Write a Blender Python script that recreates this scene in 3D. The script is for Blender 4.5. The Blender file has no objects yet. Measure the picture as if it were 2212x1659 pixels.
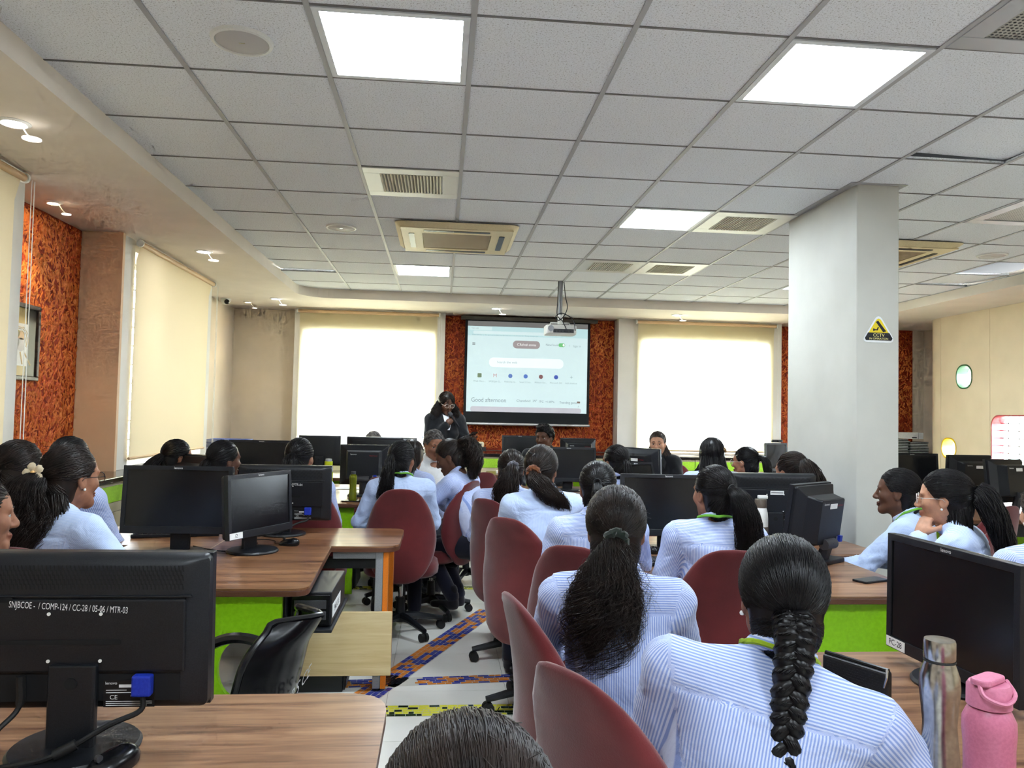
import bpy, math, random
import numpy as np
from mathutils import Matrix, Vector

# ------------------------------------------------------------------ camera, world, exposure
SC = bpy.context.scene
COL = SC.collection
cd = bpy.data.cameras.new('camera')
cd.sensor_fit = 'HORIZONTAL'; cd.sensor_width = 36.0; cd.lens = 1652.77 / 2212 * 36.0
cd.clip_start = 0.05; cd.clip_end = 200
camo = bpy.data.objects.new('camera', cd); COL.objects.link(camo)
_R = Vector((0.99549101, -0.09239149, 0.02148174)); _U = Vector((-0.02500502, -0.03714713, 0.99899692)); _D = Vector((0.09150083, 0.9950296, 0.03928988))
camo.matrix_world = Matrix(((_R.x, _U.x, -_D.x, 0), (_R.y, _U.y, -_D.y, 0), (_R.z, _U.z, -_D.z, 1.45), (0, 0, 0, 1)))
SC.camera = camo
SC.view_settings.view_transform = 'Standard'; SC.view_settings.look = 'None'
SC.view_settings.exposure = 1.58; SC.view_settings.gamma = 1.0; SC.view_settings.use_curve_mapping = False
W = bpy.data.worlds.new('sky'); SC.world = W; W.use_nodes = True
W.node_tree.nodes['Background'].inputs[0].default_value = (0.88, 0.95, 1.0, 1)
W.node_tree.nodes['Background'].inputs[1].default_value = 24.0
PANEL_L = 17.0       # ceiling panel radiance
SC.cycles.max_bounces = 5; SC.cycles.diffuse_bounces = 3; SC.cycles.glossy_bounces = 2
SC.cycles.use_adaptive_sampling = True; SC.cycles.adaptive_threshold = 0.08; SC.cycles.adaptive_min_samples = 10
SC.cycles.transmission_bounces = 6; SC.cycles.transparent_max_bounces = 8
SC.cycles.caustics_reflective = False; SC.cycles.caustics_refractive = False
SC.cycles.sample_clamp_indirect = 4.0

# ------------------------------------------------------------------ helpers
rnd = random.Random(7)
def lin(r, g, b):
    f = lambda c: (c / 255 / 12.92) if c / 255 <= 0.04045 else ((c / 255 + 0.055) / 1.055) ** 2.4
    return (f(r), f(g), f(b))
MATS = {}
def mat(name, col=(0.5, 0.5, 0.5), rough=0.5, metal=0.0, spec=0.5, emit=None, es=0.0, trans=0.0, alpha=1.0, ior=1.45, coat=0.0, sheen=0.0):
    if name in MATS: return MATS[name]
    m = bpy.data.materials.new(name); m.use_nodes = True
    b = m.node_tree.nodes['Principled BSDF']
    b.inputs['Base Color'].default_value = (*col, 1); b.inputs['Roughness'].default_value = rough
    b.inputs['Metallic'].default_value = metal; b.inputs['Specular IOR Level'].default_value = spec
    b.inputs['Transmission Weight'].default_value = trans; b.inputs['Alpha'].default_value = alpha; b.inputs['IOR'].default_value = ior
    b.inputs['Coat Weight'].default_value = coat; b.inputs['Sheen Weight'].default_value = sheen
    if emit: b.inputs['Emission Color'].default_value = (*emit, 1); b.inputs['Emission Strength'].default_value = es
    m.diffuse_color = (*col, 1)
    MATS[name] = m
    return m
class NT:
    """small node-tree helper bound to one material"""
    def __init__(s, m): s.t = m.node_tree; s.b = s.t.nodes['Principled BSDF']
    def n(s, typ, **kw):
        nd = s.t.nodes.new(typ)
        for k, v in kw.items():
            if k.startswith('_'): setattr(nd, k[1:], v)
            else:
                key = k.replace('0', ' ')
                nd.inputs[key].default_value = v
        return nd
    def l(s, a, b): s.t.links.new(a, b)
    def coord(s, which='Object', scale=(1, 1, 1), rot=(0, 0, 0)):
        tc = s.n('ShaderNodeTexCoord'); mp = s.n('ShaderNodeMapping'); mp.inputs['Scale'].default_value = scale; mp.inputs['Rotation'].default_value = rot
        s.l(tc.outputs[which], mp.inputs['Vector']); return mp.outputs[0]
    def noise(s, vec, scale, detail=3, rough=0.5, dist=0.0):
        nd = s.n('ShaderNodeTexNoise'); nd.inputs['Scale'].default_value = scale; nd.inputs['Detail'].default_value = detail
        nd.inputs['Roughness'].default_value = rough; nd.inputs['Distortion'].default_value = dist
        if vec is not None: s.l(vec, nd.inputs['Vector'])
        return nd.outputs['Fac']
    def ramp(s, fac, stops):
        r = s.n('ShaderNodeValToRGB'); e = r.color_ramp.elements
        while len(e) < len(stops): e.new(0.5)
        for i, (p, c) in enumerate(stops): e[i].position = p; e[i].color = (*c, 1)
        s.l(fac, r.inputs[0]); return r.outputs[0]
    def bump(s, h, strength=0.3, dist=0.01):
        b = s.n('ShaderNodeBump'); b.inputs['Strength'].default_value = strength; b.inputs['Distance'].default_value = dist
        s.l(h, b.inputs['Height']); s.l(b.outputs[0], s.b.inputs['Normal']); return b
    def col(s, c): s.l(c, s.b.inputs['Base Color'])
    def math(s, op, a, b=None, c=None):
        m = s.n('ShaderNodeMath', _operation=op)
        for i, v in enumerate((a, b, c)):
            if v is None: continue
            if isinstance(v, (int, float)): m.inputs[i].default_value = v
            else: s.l(v, m.inputs[i])
        return m.outputs[0]

def mk_mesh(name, v, f, smooth=False):
    me = bpy.data.meshes.new(name)
    v = np.asarray(v, dtype=np.float32).reshape(-1, 3)
    if isinstance(f, np.ndarray):
        k = f.shape[1]; n = len(f)
        me.vertices.add(len(v)); me.vertices.foreach_set('co', v.ravel())
        me.loops.add(n * k); me.loops.foreach_set('vertex_index', f.astype(np.int32).ravel())
        me.polygons.add(n); me.polygons.foreach_set('loop_start', np.arange(0, n * k, k, dtype=np.int32))
        me.update(calc_edges=True)
    else:
        me.from_pydata([tuple(map(float, p)) for p in v], [], [tuple(int(i) for i in q) for q in f]); me.update()
    if smooth: me.polygons.foreach_set('use_smooth', np.ones(len(me.polygons), dtype=bool))
    return me
def place(name, me, m=None, parent=None, loc=(0, 0, 0), rot=(0, 0, 0), bevel=0.0, seg=2):
    o = bpy.data.objects.new(name, me); COL.objects.link(o)
    if m is not None and len(me.materials) == 0: me.materials.append(m)
    if parent is not None: o.parent = parent
    o.location = loc; o.rotation_euler = rot
    if bevel > 0:
        b = o.modifiers.new('bevel', 'BEVEL'); b.width = bevel; b.segments = seg; b.limit_method = 'ANGLE'; b.angle_limit = 0.6
    return o
def tag(o, label=None, cat=None, group=None, kind=None):
    if label: o['label'] = label
    if cat: o['category'] = cat
    if group: o['group'] = group
    if kind: o['kind'] = kind
    return o
def empty(name, loc=(0, 0, 0), rz=0.0, label=None, cat=None, group=None):
    o = bpy.data.objects.new(name, None); COL.objects.link(o); o.location = loc; o.rotation_euler = (0, 0, rz); o.empty_display_size = 0.1
    return tag(o, label, cat, group)
def copy_tree(o, parent=None, loc=None, rz=None):
    c = o.copy(); COL.objects.link(c); c.parent = parent
    if loc is not None: c.location = loc
    if rz is not None: c.rotation_euler = (0, 0, rz)
    for ch in o.children: copy_tree(ch, c)
    return c

class G:
    """geometry collector"""
    def __init__(s): s.v = []; s.f = []
    def add(s, v, f):
        n = len(s.v); s.v += [tuple(p) for p in v]; s.f += [tuple(i + n for i in q) for q in f]; return s
    def box(s, a, b):
        (x0, y0, z0), (x1, y1, z1) = a, b
        return s.add([(x0, y0, z0), (x1, y0, z0), (x1, y1, z0), (x0, y1, z0), (x0, y0, z1), (x1, y0, z1), (x1, y1, z1), (x0, y1, z1)],
                     [(0, 3, 2, 1), (4, 5, 6, 7), (0, 1, 5, 4), (1, 2, 6, 5), (2, 3, 7, 6), (3, 0, 4, 7)])
    def prism(s, pts, z0, z1):
        n = len(pts)
        v = [(x, y, z0) for x, y in pts] + [(x, y, z1) for x, y in pts]
        return s.add(v, [tuple(range(n - 1, -1, -1)), tuple(range(n, 2 * n))] + [(i, (i + 1) % n, n + (i + 1) % n, n + i) for i in range(n)])
    def lathe(s, prof, n=24, c=(0, 0, 0), cap=True):
        v = []; f = []
        for r, z in prof:
            for k in range(n):
                a = 2 * math.pi * k / n; v.append((c[0] + r * math.cos(a), c[1] + r * math.sin(a), c[2] + z))
        for i in range(len(prof) - 1):
            for k in range(n):
                f.append((i * n + k, i * n + (k + 1) % n, (i + 1) * n + (k + 1) % n, (i + 1) * n + k))
        if cap:
            f.append(tuple(range(n - 1, -1, -1))); f.append(tuple((len(prof) - 1) * n + k for k in range(n)))
        return s.add(v, f)
    def tube(s, pts, r, n=8, cap=True):
        pts = [Vector(p) for p in pts]; rs = r if isinstance(r, (list, tuple)) else [r] * len(pts)
        v = []; f = []; prev = None
        for i, p in enumerate(pts):
            t = (pts[min(i + 1, len(pts) - 1)] - pts[max(i - 1, 0)]).normalized()
            if prev is None:
                ref = Vector((0, 0, 1)) if abs(t.z) < 0.9 else Vector((1, 0, 0)); a = t.cross(ref).normalized()
            else:
                a = (prev - t * prev.dot(t)).normalized()
            prev = a; b = t.cross(a)
            for k in range(n):
                an = 2 * math.pi * k / n; q = p + (a * math.cos(an) + b * math.sin(an)) * rs[i]; v.append(tuple(q))
        for i in range(len(pts) - 1):
            for k in range(n): f.append((i * n + k, i * n + (k + 1) % n, (i + 1) * n + (k + 1) % n, (i + 1) * n + k))
        if cap: f.append(tuple(range(n - 1, -1, -1))); f.append(tuple((len(pts) - 1) * n + k for k in range(n)))
        return s.add(v, f)
    def cyl(s, a, b, r, n=16): return s.tube([a, b], r, n)
    def xf(s, M):
        s.v = [tuple(M @ Vector(p)) for p in s.v]; return s
    def mesh(s, name, smooth=False): return mk_mesh(name, s.v, s.f, smooth)
    def obj(s, name, m, parent=None, loc=(0, 0, 0), rot=(0, 0, 0), bevel=0.0, smooth=False, seg=2):
        o = place(name, s.mesh(name, smooth), m, parent, loc, rot, bevel, seg)
        if smooth and bevel == 0: auto_smooth(o)
        return o
def auto_smooth(o, ang=0.7):
    try: o.data.set_sharp_from_angle(angle=ang)
    except Exception: pass
def rrect(x0, y0, x1, y1, r, n=6, corners=(1, 1, 1, 1)):
    out = []
    for i, (cx, cy, a0) in enumerate(((x1 - r, y0 + r, -90), (x1 - r, y1 - r, 0), (x0 + r, y1 - r, 90), (x0 + r, y0 + r, 180))):
        if not corners[i]:
            out.append(((x1, y0), (x1, y1), (x0, y1), (x0, y0))[i]); continue
        for k in range(n + 1):
            a = math.radians(a0 + 90 * k / n); out.append((cx + r * math.cos(a), cy + r * math.sin(a)))
    return out
def catmull(pts, n=8):
    P = [Vector(p) for p in pts]; P = [P[0] * 2 - P[1]] + P + [P[-1] * 2 - P[-2]]; out = []
    for i in range(1, len(P) - 2):
        a, b, c, d = P[i - 1], P[i], P[i + 1], P[i + 2]
        for k in range(n):
            t = k / n; out.append(0.5 * ((2 * b) + (c - a) * t + (2 * a - 5 * b + 4 * c - d) * t * t + (3 * b - a - 3 * c + d) * t ** 3))
    out.append(P[-2]); return out

# text meshes, made once up front
_TXT = {}
def text_geo(strings):
    obs = []
    for t in strings:
        cu = bpy.data.curves.new('txt', 'FONT'); cu.body = t; cu.size = 1.0; cu.align_x = 'CENTER'; cu.align_y = 'CENTER'; cu.resolution_u = 3
        ob = bpy.data.objects.new('txt', cu); COL.objects.link(ob); obs.append((t, ob, cu))
    dg = bpy.context.evaluated_depsgraph_get()
    for t, ob, cu in obs:
        me = bpy.data.meshes.new_from_object(ob.evaluated_get(dg))
        v = np.zeros(len(me.vertices) * 3, np.float32); me.vertices.foreach_get('co', v)
        _TXT[t] = (v.reshape(-1, 3), [tuple(p.vertices) for p in me.polygons]); bpy.data.meshes.remove(me)
    for t, ob, cu in obs: bpy.data.objects.remove(ob); bpy.data.curves.remove(cu)
def text(name, t, m, origin, right, up, h, parent=None, width=None, slant=0.0):
    v, f = _TXT[t]
    w = (v[:, 0].max() - v[:, 0].min()); sx = h if width is None else width / w
    R = np.array(right, float); U = np.array(up, float); o = np.array(origin, float)
    p = o + np.outer(v[:, 0] * sx + v[:, 1] * slant * sx, R) + np.outer(v[:, 1] * h, U)
    return place(name, mk_mesh(name, p, f), m, parent)
text_geo(['lenovo', 'SNJBCOE -  / COMP-124 / CC-28 / 05-06 / MTR-03', 'COMP-124/CC-31/05-06/MTR-04', 'PC-28', '-29', 'SNJB\'S CE', 'CCTV', 'IN OPERATION', 'Refresh stories', 'New look', 'Sign in', 'Search the web',
          'Good afternoon', 'Chandvad  29°', 'ITC  +1.87%', 'Trending game', 'Web Slice...', 'SPGB Jain G...', 'Welcome to...', 'Smart S Corp...', 'Mahesh San...', 'Microsoft 365',
          'Add shortcut', 'New tab', 'Import favorites   |   For quick access, place your favorites here on the favorites bar.  Manage favorites now', 'M', '+', '?', 'ThinkVision', 'Canon', 'CE', '/2', 'C', 'SNJB COE'])
# ------------------------------------------------------------------ materials
def m_floor():
    m = mat('floor_tile', lin(214, 206, 192), 0.09, spec=0.55); t = NT(m)
    v = t.coord('Object'); oi = t.n('ShaderNodeObjectInfo')
    n = t.noise(v, 2.2, 5, 0.6); c = t.ramp(n, [(0.3, lin(230, 226, 216)), (0.7, lin(240, 237, 230))])
    t.col(c); return m
def m_ceiltile():
    m = mat('mineral_tile', lin(244, 244, 244), 0.95, spec=0.1); t = NT(m); v = t.coord('Object')
    n1 = t.noise(v, 130, 2, 0.6); n2 = t.noise(v, 380, 1)
    s = t.math('MULTIPLY', n1, n2); c = t.ramp(s, [(0.13, lin(150, 148, 146)), (0.19, lin(238, 241, 246)), (0.6, lin(246, 249, 254))])
    t.col(c); t.bump(s, 0.4, 0.003); return m
def m_paint(name, rgb, rough=0.7):
    m = mat(name, lin(*rgb), rough, spec=0.3); t = NT(m); v = t.coord('Object')
    n = t.noise(v, 3.0, 4); a = tuple(max(0, c - 5) for c in rgb); b = tuple(min(255, c + 4) for c in rgb)
    t.col(t.ramp(n, [(0.3, lin(*a)), (0.7, lin(*b))])); t.bump(t.noise(v, 90, 3), 0.08, 0.004); return m
def m_orange():
    m = mat('orange_plaster', lin(205, 78, 30), 0.55, spec=0.35); t = NT(m); v = t.coord('Object')
    n = t.noise(v, 28, 4, 0.6, 0.6); n2 = t.noise(v, 1.6, 3)
    s = t.math('ADD', t.math('MULTIPLY', n, 0.7), t.math('MULTIPLY', n2, 0.5))
    t.col(t.ramp(s, [(0.32, lin(140, 44, 22)), (0.5, lin(196, 84, 34)), (0.66, lin(218, 120, 52)), (0.8, lin(232, 148, 78))])); t.bump(n, 0.35, 0.006); return m
def m_orange_base():
    m = mat('dark_orange_base', lin(120, 34, 18), 0.6, spec=0.3); t = NT(m); n = t.noise(t.coord('Object'), 40, 4, 0.6)
    t.col(t.ramp(n, [(0.35, lin(120, 34, 18)), (0.6, lin(172, 64, 28))])); t.bump(n, 0.4, 0.006); return m
def m_wood(name, a, b, c, scale=1.0, rough=0.28, axis=0):
    m = mat(name, lin(*b), rough, spec=0.5); t = NT(m)
    sc = [14 * scale] * 3; sc[axis] = 0.9 * scale
    v = t.coord('Object', tuple(sc)); n = t.noise(v, 1.4, 6, 0.62, 1.2); v2 = t.coord('Object', tuple(3 * x for x in sc)); n2 = t.noise(v2, 3.0, 3)
    s = t.math('ADD', t.math('MULTIPLY', n, 0.8), t.math('MULTIPLY', n2, 0.22))
    t.col(t.ramp(s, [(0.34, lin(*a)), (0.5, lin(*b)), (0.66, lin(*c))])); t.bump(n2, 0.05, 0.002); return m
def m_fabric(name, rgb, rough=0.85, sheen=0.4, dark=0.72, scale=260):
    m = mat(name, lin(*rgb), rough, spec=0.2, sheen=sheen); t = NT(m); v = t.coord('Object')
    n = t.noise(v, 5, 4); a = tuple(c * dark for c in rgb); t.col(t.ramp(n, [(0.3, lin(*a)), (0.68, lin(*rgb))]))
    w = t.noise(v, scale, 2); t.bump(w, 0.25, 0.002); return m
def m_speck(name, rgb, rough, amt=8, scale=300, metal=0.0, bump=0.06):
    m = mat(name, lin(*rgb), rough, metal); t = NT(m); v = t.coord('Object'); n = t.noise(v, scale, 2)
    t.col(t.ramp(n, [(0.35, lin(*[max(0, c - amt) for c in rgb])), (0.65, lin(*[min(255, c + amt) for c in rgb]))])); t.bump(n, bump, 0.001); return m
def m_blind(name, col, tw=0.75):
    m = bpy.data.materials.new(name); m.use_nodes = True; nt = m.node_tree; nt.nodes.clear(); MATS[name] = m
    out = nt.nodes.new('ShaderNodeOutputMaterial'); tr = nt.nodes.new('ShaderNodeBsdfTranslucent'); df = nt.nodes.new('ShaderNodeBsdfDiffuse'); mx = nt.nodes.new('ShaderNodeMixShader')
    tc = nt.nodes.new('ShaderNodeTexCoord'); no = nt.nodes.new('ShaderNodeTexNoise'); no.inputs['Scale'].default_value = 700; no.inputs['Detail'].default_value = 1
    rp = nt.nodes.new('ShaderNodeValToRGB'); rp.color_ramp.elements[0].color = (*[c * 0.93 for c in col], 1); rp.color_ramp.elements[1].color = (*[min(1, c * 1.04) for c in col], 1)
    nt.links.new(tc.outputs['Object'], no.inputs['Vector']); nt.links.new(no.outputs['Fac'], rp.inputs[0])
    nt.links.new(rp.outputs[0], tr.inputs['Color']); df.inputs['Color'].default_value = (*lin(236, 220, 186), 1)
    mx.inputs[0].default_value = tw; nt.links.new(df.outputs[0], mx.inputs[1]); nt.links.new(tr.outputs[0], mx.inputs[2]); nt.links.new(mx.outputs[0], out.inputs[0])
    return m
def m_pane(name, tint=(0.95, 0.98, 1.0), gloss=0.08):
    m = bpy.data.materials.new(name); m.use_nodes = True; nt = m.node_tree; nt.nodes.clear(); MATS[name] = m
    out = nt.nodes.new('ShaderNodeOutputMaterial'); tr = nt.nodes.new('ShaderNodeBsdfTransparent'); gl = nt.nodes.new('ShaderNodeBsdfGlossy'); mx = nt.nodes.new('ShaderNodeMixShader')
    tr.inputs[0].default_value = (*tint, 1); gl.inputs['Roughness'].default_value = 0.02; mx.inputs[0].default_value = gloss
    nt.links.new(tr.outputs[0], mx.inputs[1]); nt.links.new(gl.outputs[0], mx.inputs[2]); nt.links.new(mx.outputs[0], out.inputs[0]); return m
FLOOR = m_floor(); CEILT = m_ceiltile(); BEIGE = m_paint('beige_paint', (230, 215, 194)); PILLAR = m_paint('pillar_paint', (200, 199, 191), 0.5)
SOFFIT = m_paint('soffit_paint', (230, 220, 208)); WHITEP = m_paint('white_paint', (232, 228, 220)); BROWNP = m_paint('brown_beige_paint', (230, 196, 160)); ORANGE = m_orange(); ORBASE = m_orange_base()
PANELC = m_paint('cream_laminate', (228, 210, 180), 0.42); DARKV = mat('plenum_black', (0.01, 0.01, 0.012), 0.9)
WOOD = m_wood('walnut_laminate', (84, 56, 40), (134, 96, 70), (164, 126, 94)); WOOD2 = m_wood('rosewood_laminate', (72, 44, 30), (124, 84, 56), (160, 116, 80), 0.8)
WOODEDGE = mat('walnut_edge', lin(96, 58, 40), 0.4); BEECH = m_wood('beech_laminate', (196, 168, 120), (214, 188, 140), (226, 204, 160), 0.7, 0.45)
GREEN = m_speck('green_laminate', (146, 210, 16), 0.35, 5, 60); GREEN2 = m_speck('green_drawer', (172, 224, 60), 0.4, 6, 60); GRANITE = m_speck('black_granite', (38, 30, 30), 0.12, 14, 160)
CREAMLAM = m_paint('cream_cabinet', (216, 202, 172), 0.5)
GREYMET = m_speck('grey_metal', (150, 152, 156), 0.4, 6, 200, 0.3); ORMET = m_speck('orange_metal', (226, 122, 24), 0.4, 6, 200); BARM = mat('grid_bar', lin(176, 176, 178), 0.5)
ALU = m_speck('aluminium', (210, 210, 212), 0.35, 8, 120, 0.6); WHITEPL = m_speck('white_plastic', (232, 232, 228), 0.4, 4, 200); CREAMPL = m_speck('cream_plastic', (226, 214, 182), 0.45, 5, 200)
BLACKPL = m_speck('black_plastic', (21, 23, 28), 0.42, 6, 420, bump=0.12); BLACKGL = m_speck('black_gloss_plastic', (16, 16, 19), 0.22, 4, 300); BEZEL = m_speck('bezel_plastic', (27, 29, 34), 0.38, 5, 420, bump=0.1)
DKGREY = m_speck('dark_grey_plastic', (58, 58, 62), 0.45, 6, 300); SCREENM = mat('dark_screen', (0.006, 0.0065, 0.008), 0.22, spec=0.5); CHROME = mat('chrome', (0.75, 0.75, 0.77), 0.15, 1.0)
MAROON = m_fabric('maroon_fabric', (112, 40, 42), 0.8, 0.35, 0.78); WHITEINK = mat('white_ink', lin(236, 236, 236), 0.6); BLACKINK = mat('black_ink', lin(26, 26, 34), 0.6)
BLUEPL = m_speck('blue_connector', (28, 52, 170), 0.4, 6, 200); PAPER = m_speck('paper', (240, 240, 238), 0.8, 4, 40); RUBBER = m_speck('rubber', (18, 18, 19), 0.6, 4, 200)
REDINK = mat('red_ink', lin(170, 30, 36), 0.5)
GLASS = m_pane('window_glass'); BLIND = m_blind('blind_fabric', (0.97, 0.90, 0.66), 0.72); BLIND3 = m_blind('blind_fabric_shaded', (0.74, 0.64, 0.44), 0.10)  # the left blinds' fabric is darker and denser, with their shade put into it

# ------------------------------------------------------------------ the shell
GX0, GY0, CZ, SZ = -1.1156, 2.7328, 2.898, 2.79
fl = tag(G().box((-3.4, -3.2, -0.12), (7.4, 11.0, -0.004)).obj('floor', mat('grout', lin(150, 140, 128), 0.8)), kind='structure')
tile_me = G().box((-0.304, -0.304, -0.004), (0.304, 0.304, 0.0)).mesh('tile')
for i in range(-5, 12):
    for j in range(0, 18):
        o = place('tile', tile_me, FLOOR, fl, (-0.235 + 0.305 + 0.61 * i, 0.10 + 0.61 * j, 0))
G().box((-3.4, -3.2, -0.004), (7.4, -0.21, 0)).obj('tile_field', FLOOR, fl)
G().box((-3.4, -0.21, -0.004), (-2.98, 11.0, 0)).obj('tile_field', FLOOR, fl)

def mosaic(name, p0, p1, wid, ca, cb, a_share, seed, z=0.0015, us=0.032, nv=5, cut=None, shift=0.0):
    """inlaid strip of small glazed pieces between two floor points"""
    r = random.Random(seed); p0 = Vector((*p0, 0)); p1 = Vector((*p1, 0)); d = (p1 - p0); L = d.length; d.normalize(); nrm = Vector((-d.y, d.x, 0))
    e = empty(name, (p0.x, p0.y, 0), math.atan2(d.y, d.x)); e['kind'] = 'structure'
    G().box((0, -wid / 2 - 0.003, 0), (L, wid / 2 + 0.003, 0.0008)).obj('grout_bed', mat('mosaic_grout', lin(190, 186, 176), 0.7), e)
    dv = wid / nv; me = {}
    for k in (0, 1):
        for q in range(3):
            w_ = us * (0.62 + 0.3 * q) / 2; h_ = dv / 2 - 0.0012
            me[k, q] = G().add([(-w_, -h_, 0), (w_, -h_ * 0.9, 0), (w_ * 0.93, h_, 0), (-w_, h_, 0)], [(0, 1, 2, 3)]).mesh('mosaic_piece'); me[k, q].materials.append((ca, cb)[k])
    n = 0
    for v in range(nv):
        x = r.uniform(-0.03, 0)
        while x < L:
            q = r.randrange(3); w = us * (0.62 + 0.3 * q); xc = x + w / 2; x += w + 0.002
            if xc < 0.02 or xc > L - 0.02: continue
            k = 0 if r.random() < a_share else 1
            if cut and cut[0] < xc < cut[1]: continue
            o = place('mosaic_piece', me[k, q], None, e, (xc, -wid / 2 + dv * (v + 0.5), z), (0, 0, r.uniform(-0.05, 0.05))); n += 1
    return e
YEL = m_speck('yellow_glaze', (232, 226, 70), 0.15, 6, 60); DGRN = m_speck('dark_green_glaze', (22, 52, 26), 0.15, 6, 60); BLU = m_speck('blue_glaze', (62, 70, 150), 0.15, 8, 60); ORG = m_speck('orange_glaze', (214, 128, 52), 0.15, 8, 60); BLK = mat('black_glaze', (0.008, 0.008, 0.01), 0.12)
mosaic('mosaic_strip', (-0.75, 3.80), (0.62, 3.80), 0.135, YEL, DGRN, 0.66, 1, us=0.04)
mosaic('mosaic_strip', (-0.8, 6.42), (0.75, 6.42), 0.12, YEL, DGRN, 0.66, 2, us=0.05, nv=4)
mosaic('mosaic_strip', (-0.40, 3.87), (0.40, 5.72), 0.155, BLU, ORG, 0.5, 3, us=0.05, cut=(0.30, 0.45))
mosaic('mosaic_strip', (-0.75, 4.16), (0.62, 4.26), 0.12, ORG, BLU, 0.5, 4, us=0.05, cut=(0.50, 0.67))
mosaic('mosaic_strip', (-0.272, 4.15), (-0.205, 4.295), 0.15, BLK, BLK, 0.5, 5, z=0.0018, us=0.05)

# ceiling: dark plenum slab, T-bars, mineral tiles, fittings in their cells
ce = tag(G().box((-3.4, -3.2, 3.25), (7.4, 11.0, 3.35)).obj('ceiling', DARKV), kind='structure')
CX = lambda i: GX0 + 0.6 * i
CY = lambda j: GY0 + 0.6 * j
LIGHTS = [(1, 0), (4, 0), (4, 4), (1, 8), (8, 8), (1, -5), (4, -5), (8, -2), (8, -6)]  # the negative rows are unseen panels, added to light the room
VENTS = [(1, 3), (5, 4), (4, 7), (5, 7)]; PERF = [(5, -1), (8, 3)]; HOLES = [(10, 6)]
AC = [(0.09, 6.22), (3.66, 6.15)]
skip = set(LIGHTS + VENTS + PERF + HOLES)
ct_me = G().box((-0.297, -0.297, 0), (0.297, 0.297, 0.015)).mesh('ceiling_tile')
ct_half = G().box((-0.297, -0.297, 0), (0.297, 0.235, 0.015)).mesh('ceiling_tile')
for i in range(-1, 11):
    for j in range(-9, 11):
        if (i, j) in skip: continue
        o = place('ceiling_tile', ct_half if j == 10 else ct_me, CEILT, ce, (CX(i) + 0.3, CY(j) + 0.3, CZ))
        if (i, j) == (6, 1): o.rotation_euler = (math.radians(2.6), math.radians(1.6), 0); o.location.z += 0.016
        if (i, j) == (-1, 8): o.rotation_euler = (math.radians(2.0), 0, 0); o.location.z += 0.012
        if (i, j) == (10, 7): o.rotation_euler = (math.radians(1.4), math.radians(-1.5), 0); o.location.z += 0.012
bar_l = G().box((-0.011, -2.7, 0), (0.011, 9.33, 0.004)).mesh('grid_bar'); bar_c = G().box((-1.74, -0.006, 0), (5.5, 0.006, 0.003)).mesh('cross_bar')
for i in range(0, 12): place('grid_bar', bar_l, BARM, ce, (CX(i), 0, CZ - 0.005))
for j in range(-8, 11): place('cross_bar', bar_c, mat('cross_bar_paint', lin(120, 118, 118), 0.6), ce, (0, CY(j), CZ - 0.003))

def ring(hole, rect, n_hint=None):
    """quads between a hole outline and the rectangle around it (2-D)"""
    x0, y0, x1, y1 = rect; cx = sum(p[0] for p in hole) / len(hole); cy = sum(p[1] for p in hole) / len(hole)
    P = list(hole); angs = []
    for (x, y) in ((x0, y0), (x1, y0), (x1, y1), (x0, y1)): angs.append(math.atan2(y - cy, x - cx))
    outer = []
    for (x, y) in P:
        dx, dy = x - cx, y - cy; t = 1e9
        if dx > 1e-9: t = min(t, (x1 - cx) / dx)
        if dx < -1e-9: t = min(t, (x0 - cx) / dx)
        if dy > 1e-9: t = min(t, (y1 - cy) / dy)
        if dy < -1e-9: t = min(t, (y0 - cy) / dy)
        outer.append((cx + dx * t, cy + dy * t))
    for (x, y), a in zip(((x0, y0), (x1, y0), (x1, y1), (x0, y1)), angs):       # snap the nearest outline point to each corner
        k = min(range(len(P)), key=lambda q: abs(math.remainder(math.atan2(P[q][1] - cy, P[q][0] - cx) - a, 2 * math.pi))); outer[k] = (x, y)
    return P, outer
def ring_solid(hole, rect, a, b, f3):
    """solid plate with a hole; f3(u, v, depth) maps into space"""
    P, O = ring(hole, rect); n = len(P); v = []; f = []
    for d in (a, b):
        v += [f3(x, y, d) for x, y in P]; v += [f3(x, y, d) for x, y in O]
    for i in range(n):
        j = (i + 1) % n
        f += [(i, j, n + j, n + i), (2 * n + i, 3 * n + i, 3 * n + j, 2 * n + j), (i, 2 * n + i, 2 * n + j, j), (n + i, n + j, 3 * n + j, 3 * n + i)]
    return G().add(v, f)
inner = rrect(-1.70, -2.65, 5.49, 9.28, 0.38, 10)
g = ring_solid(inner, (-3.2, -3.0, 7.2, 10.9), SZ, 2.935, lambda x, y, d: (x, y, d))
tag(g.obj('ceiling_soffit', SOFFIT), kind='structure')

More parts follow.
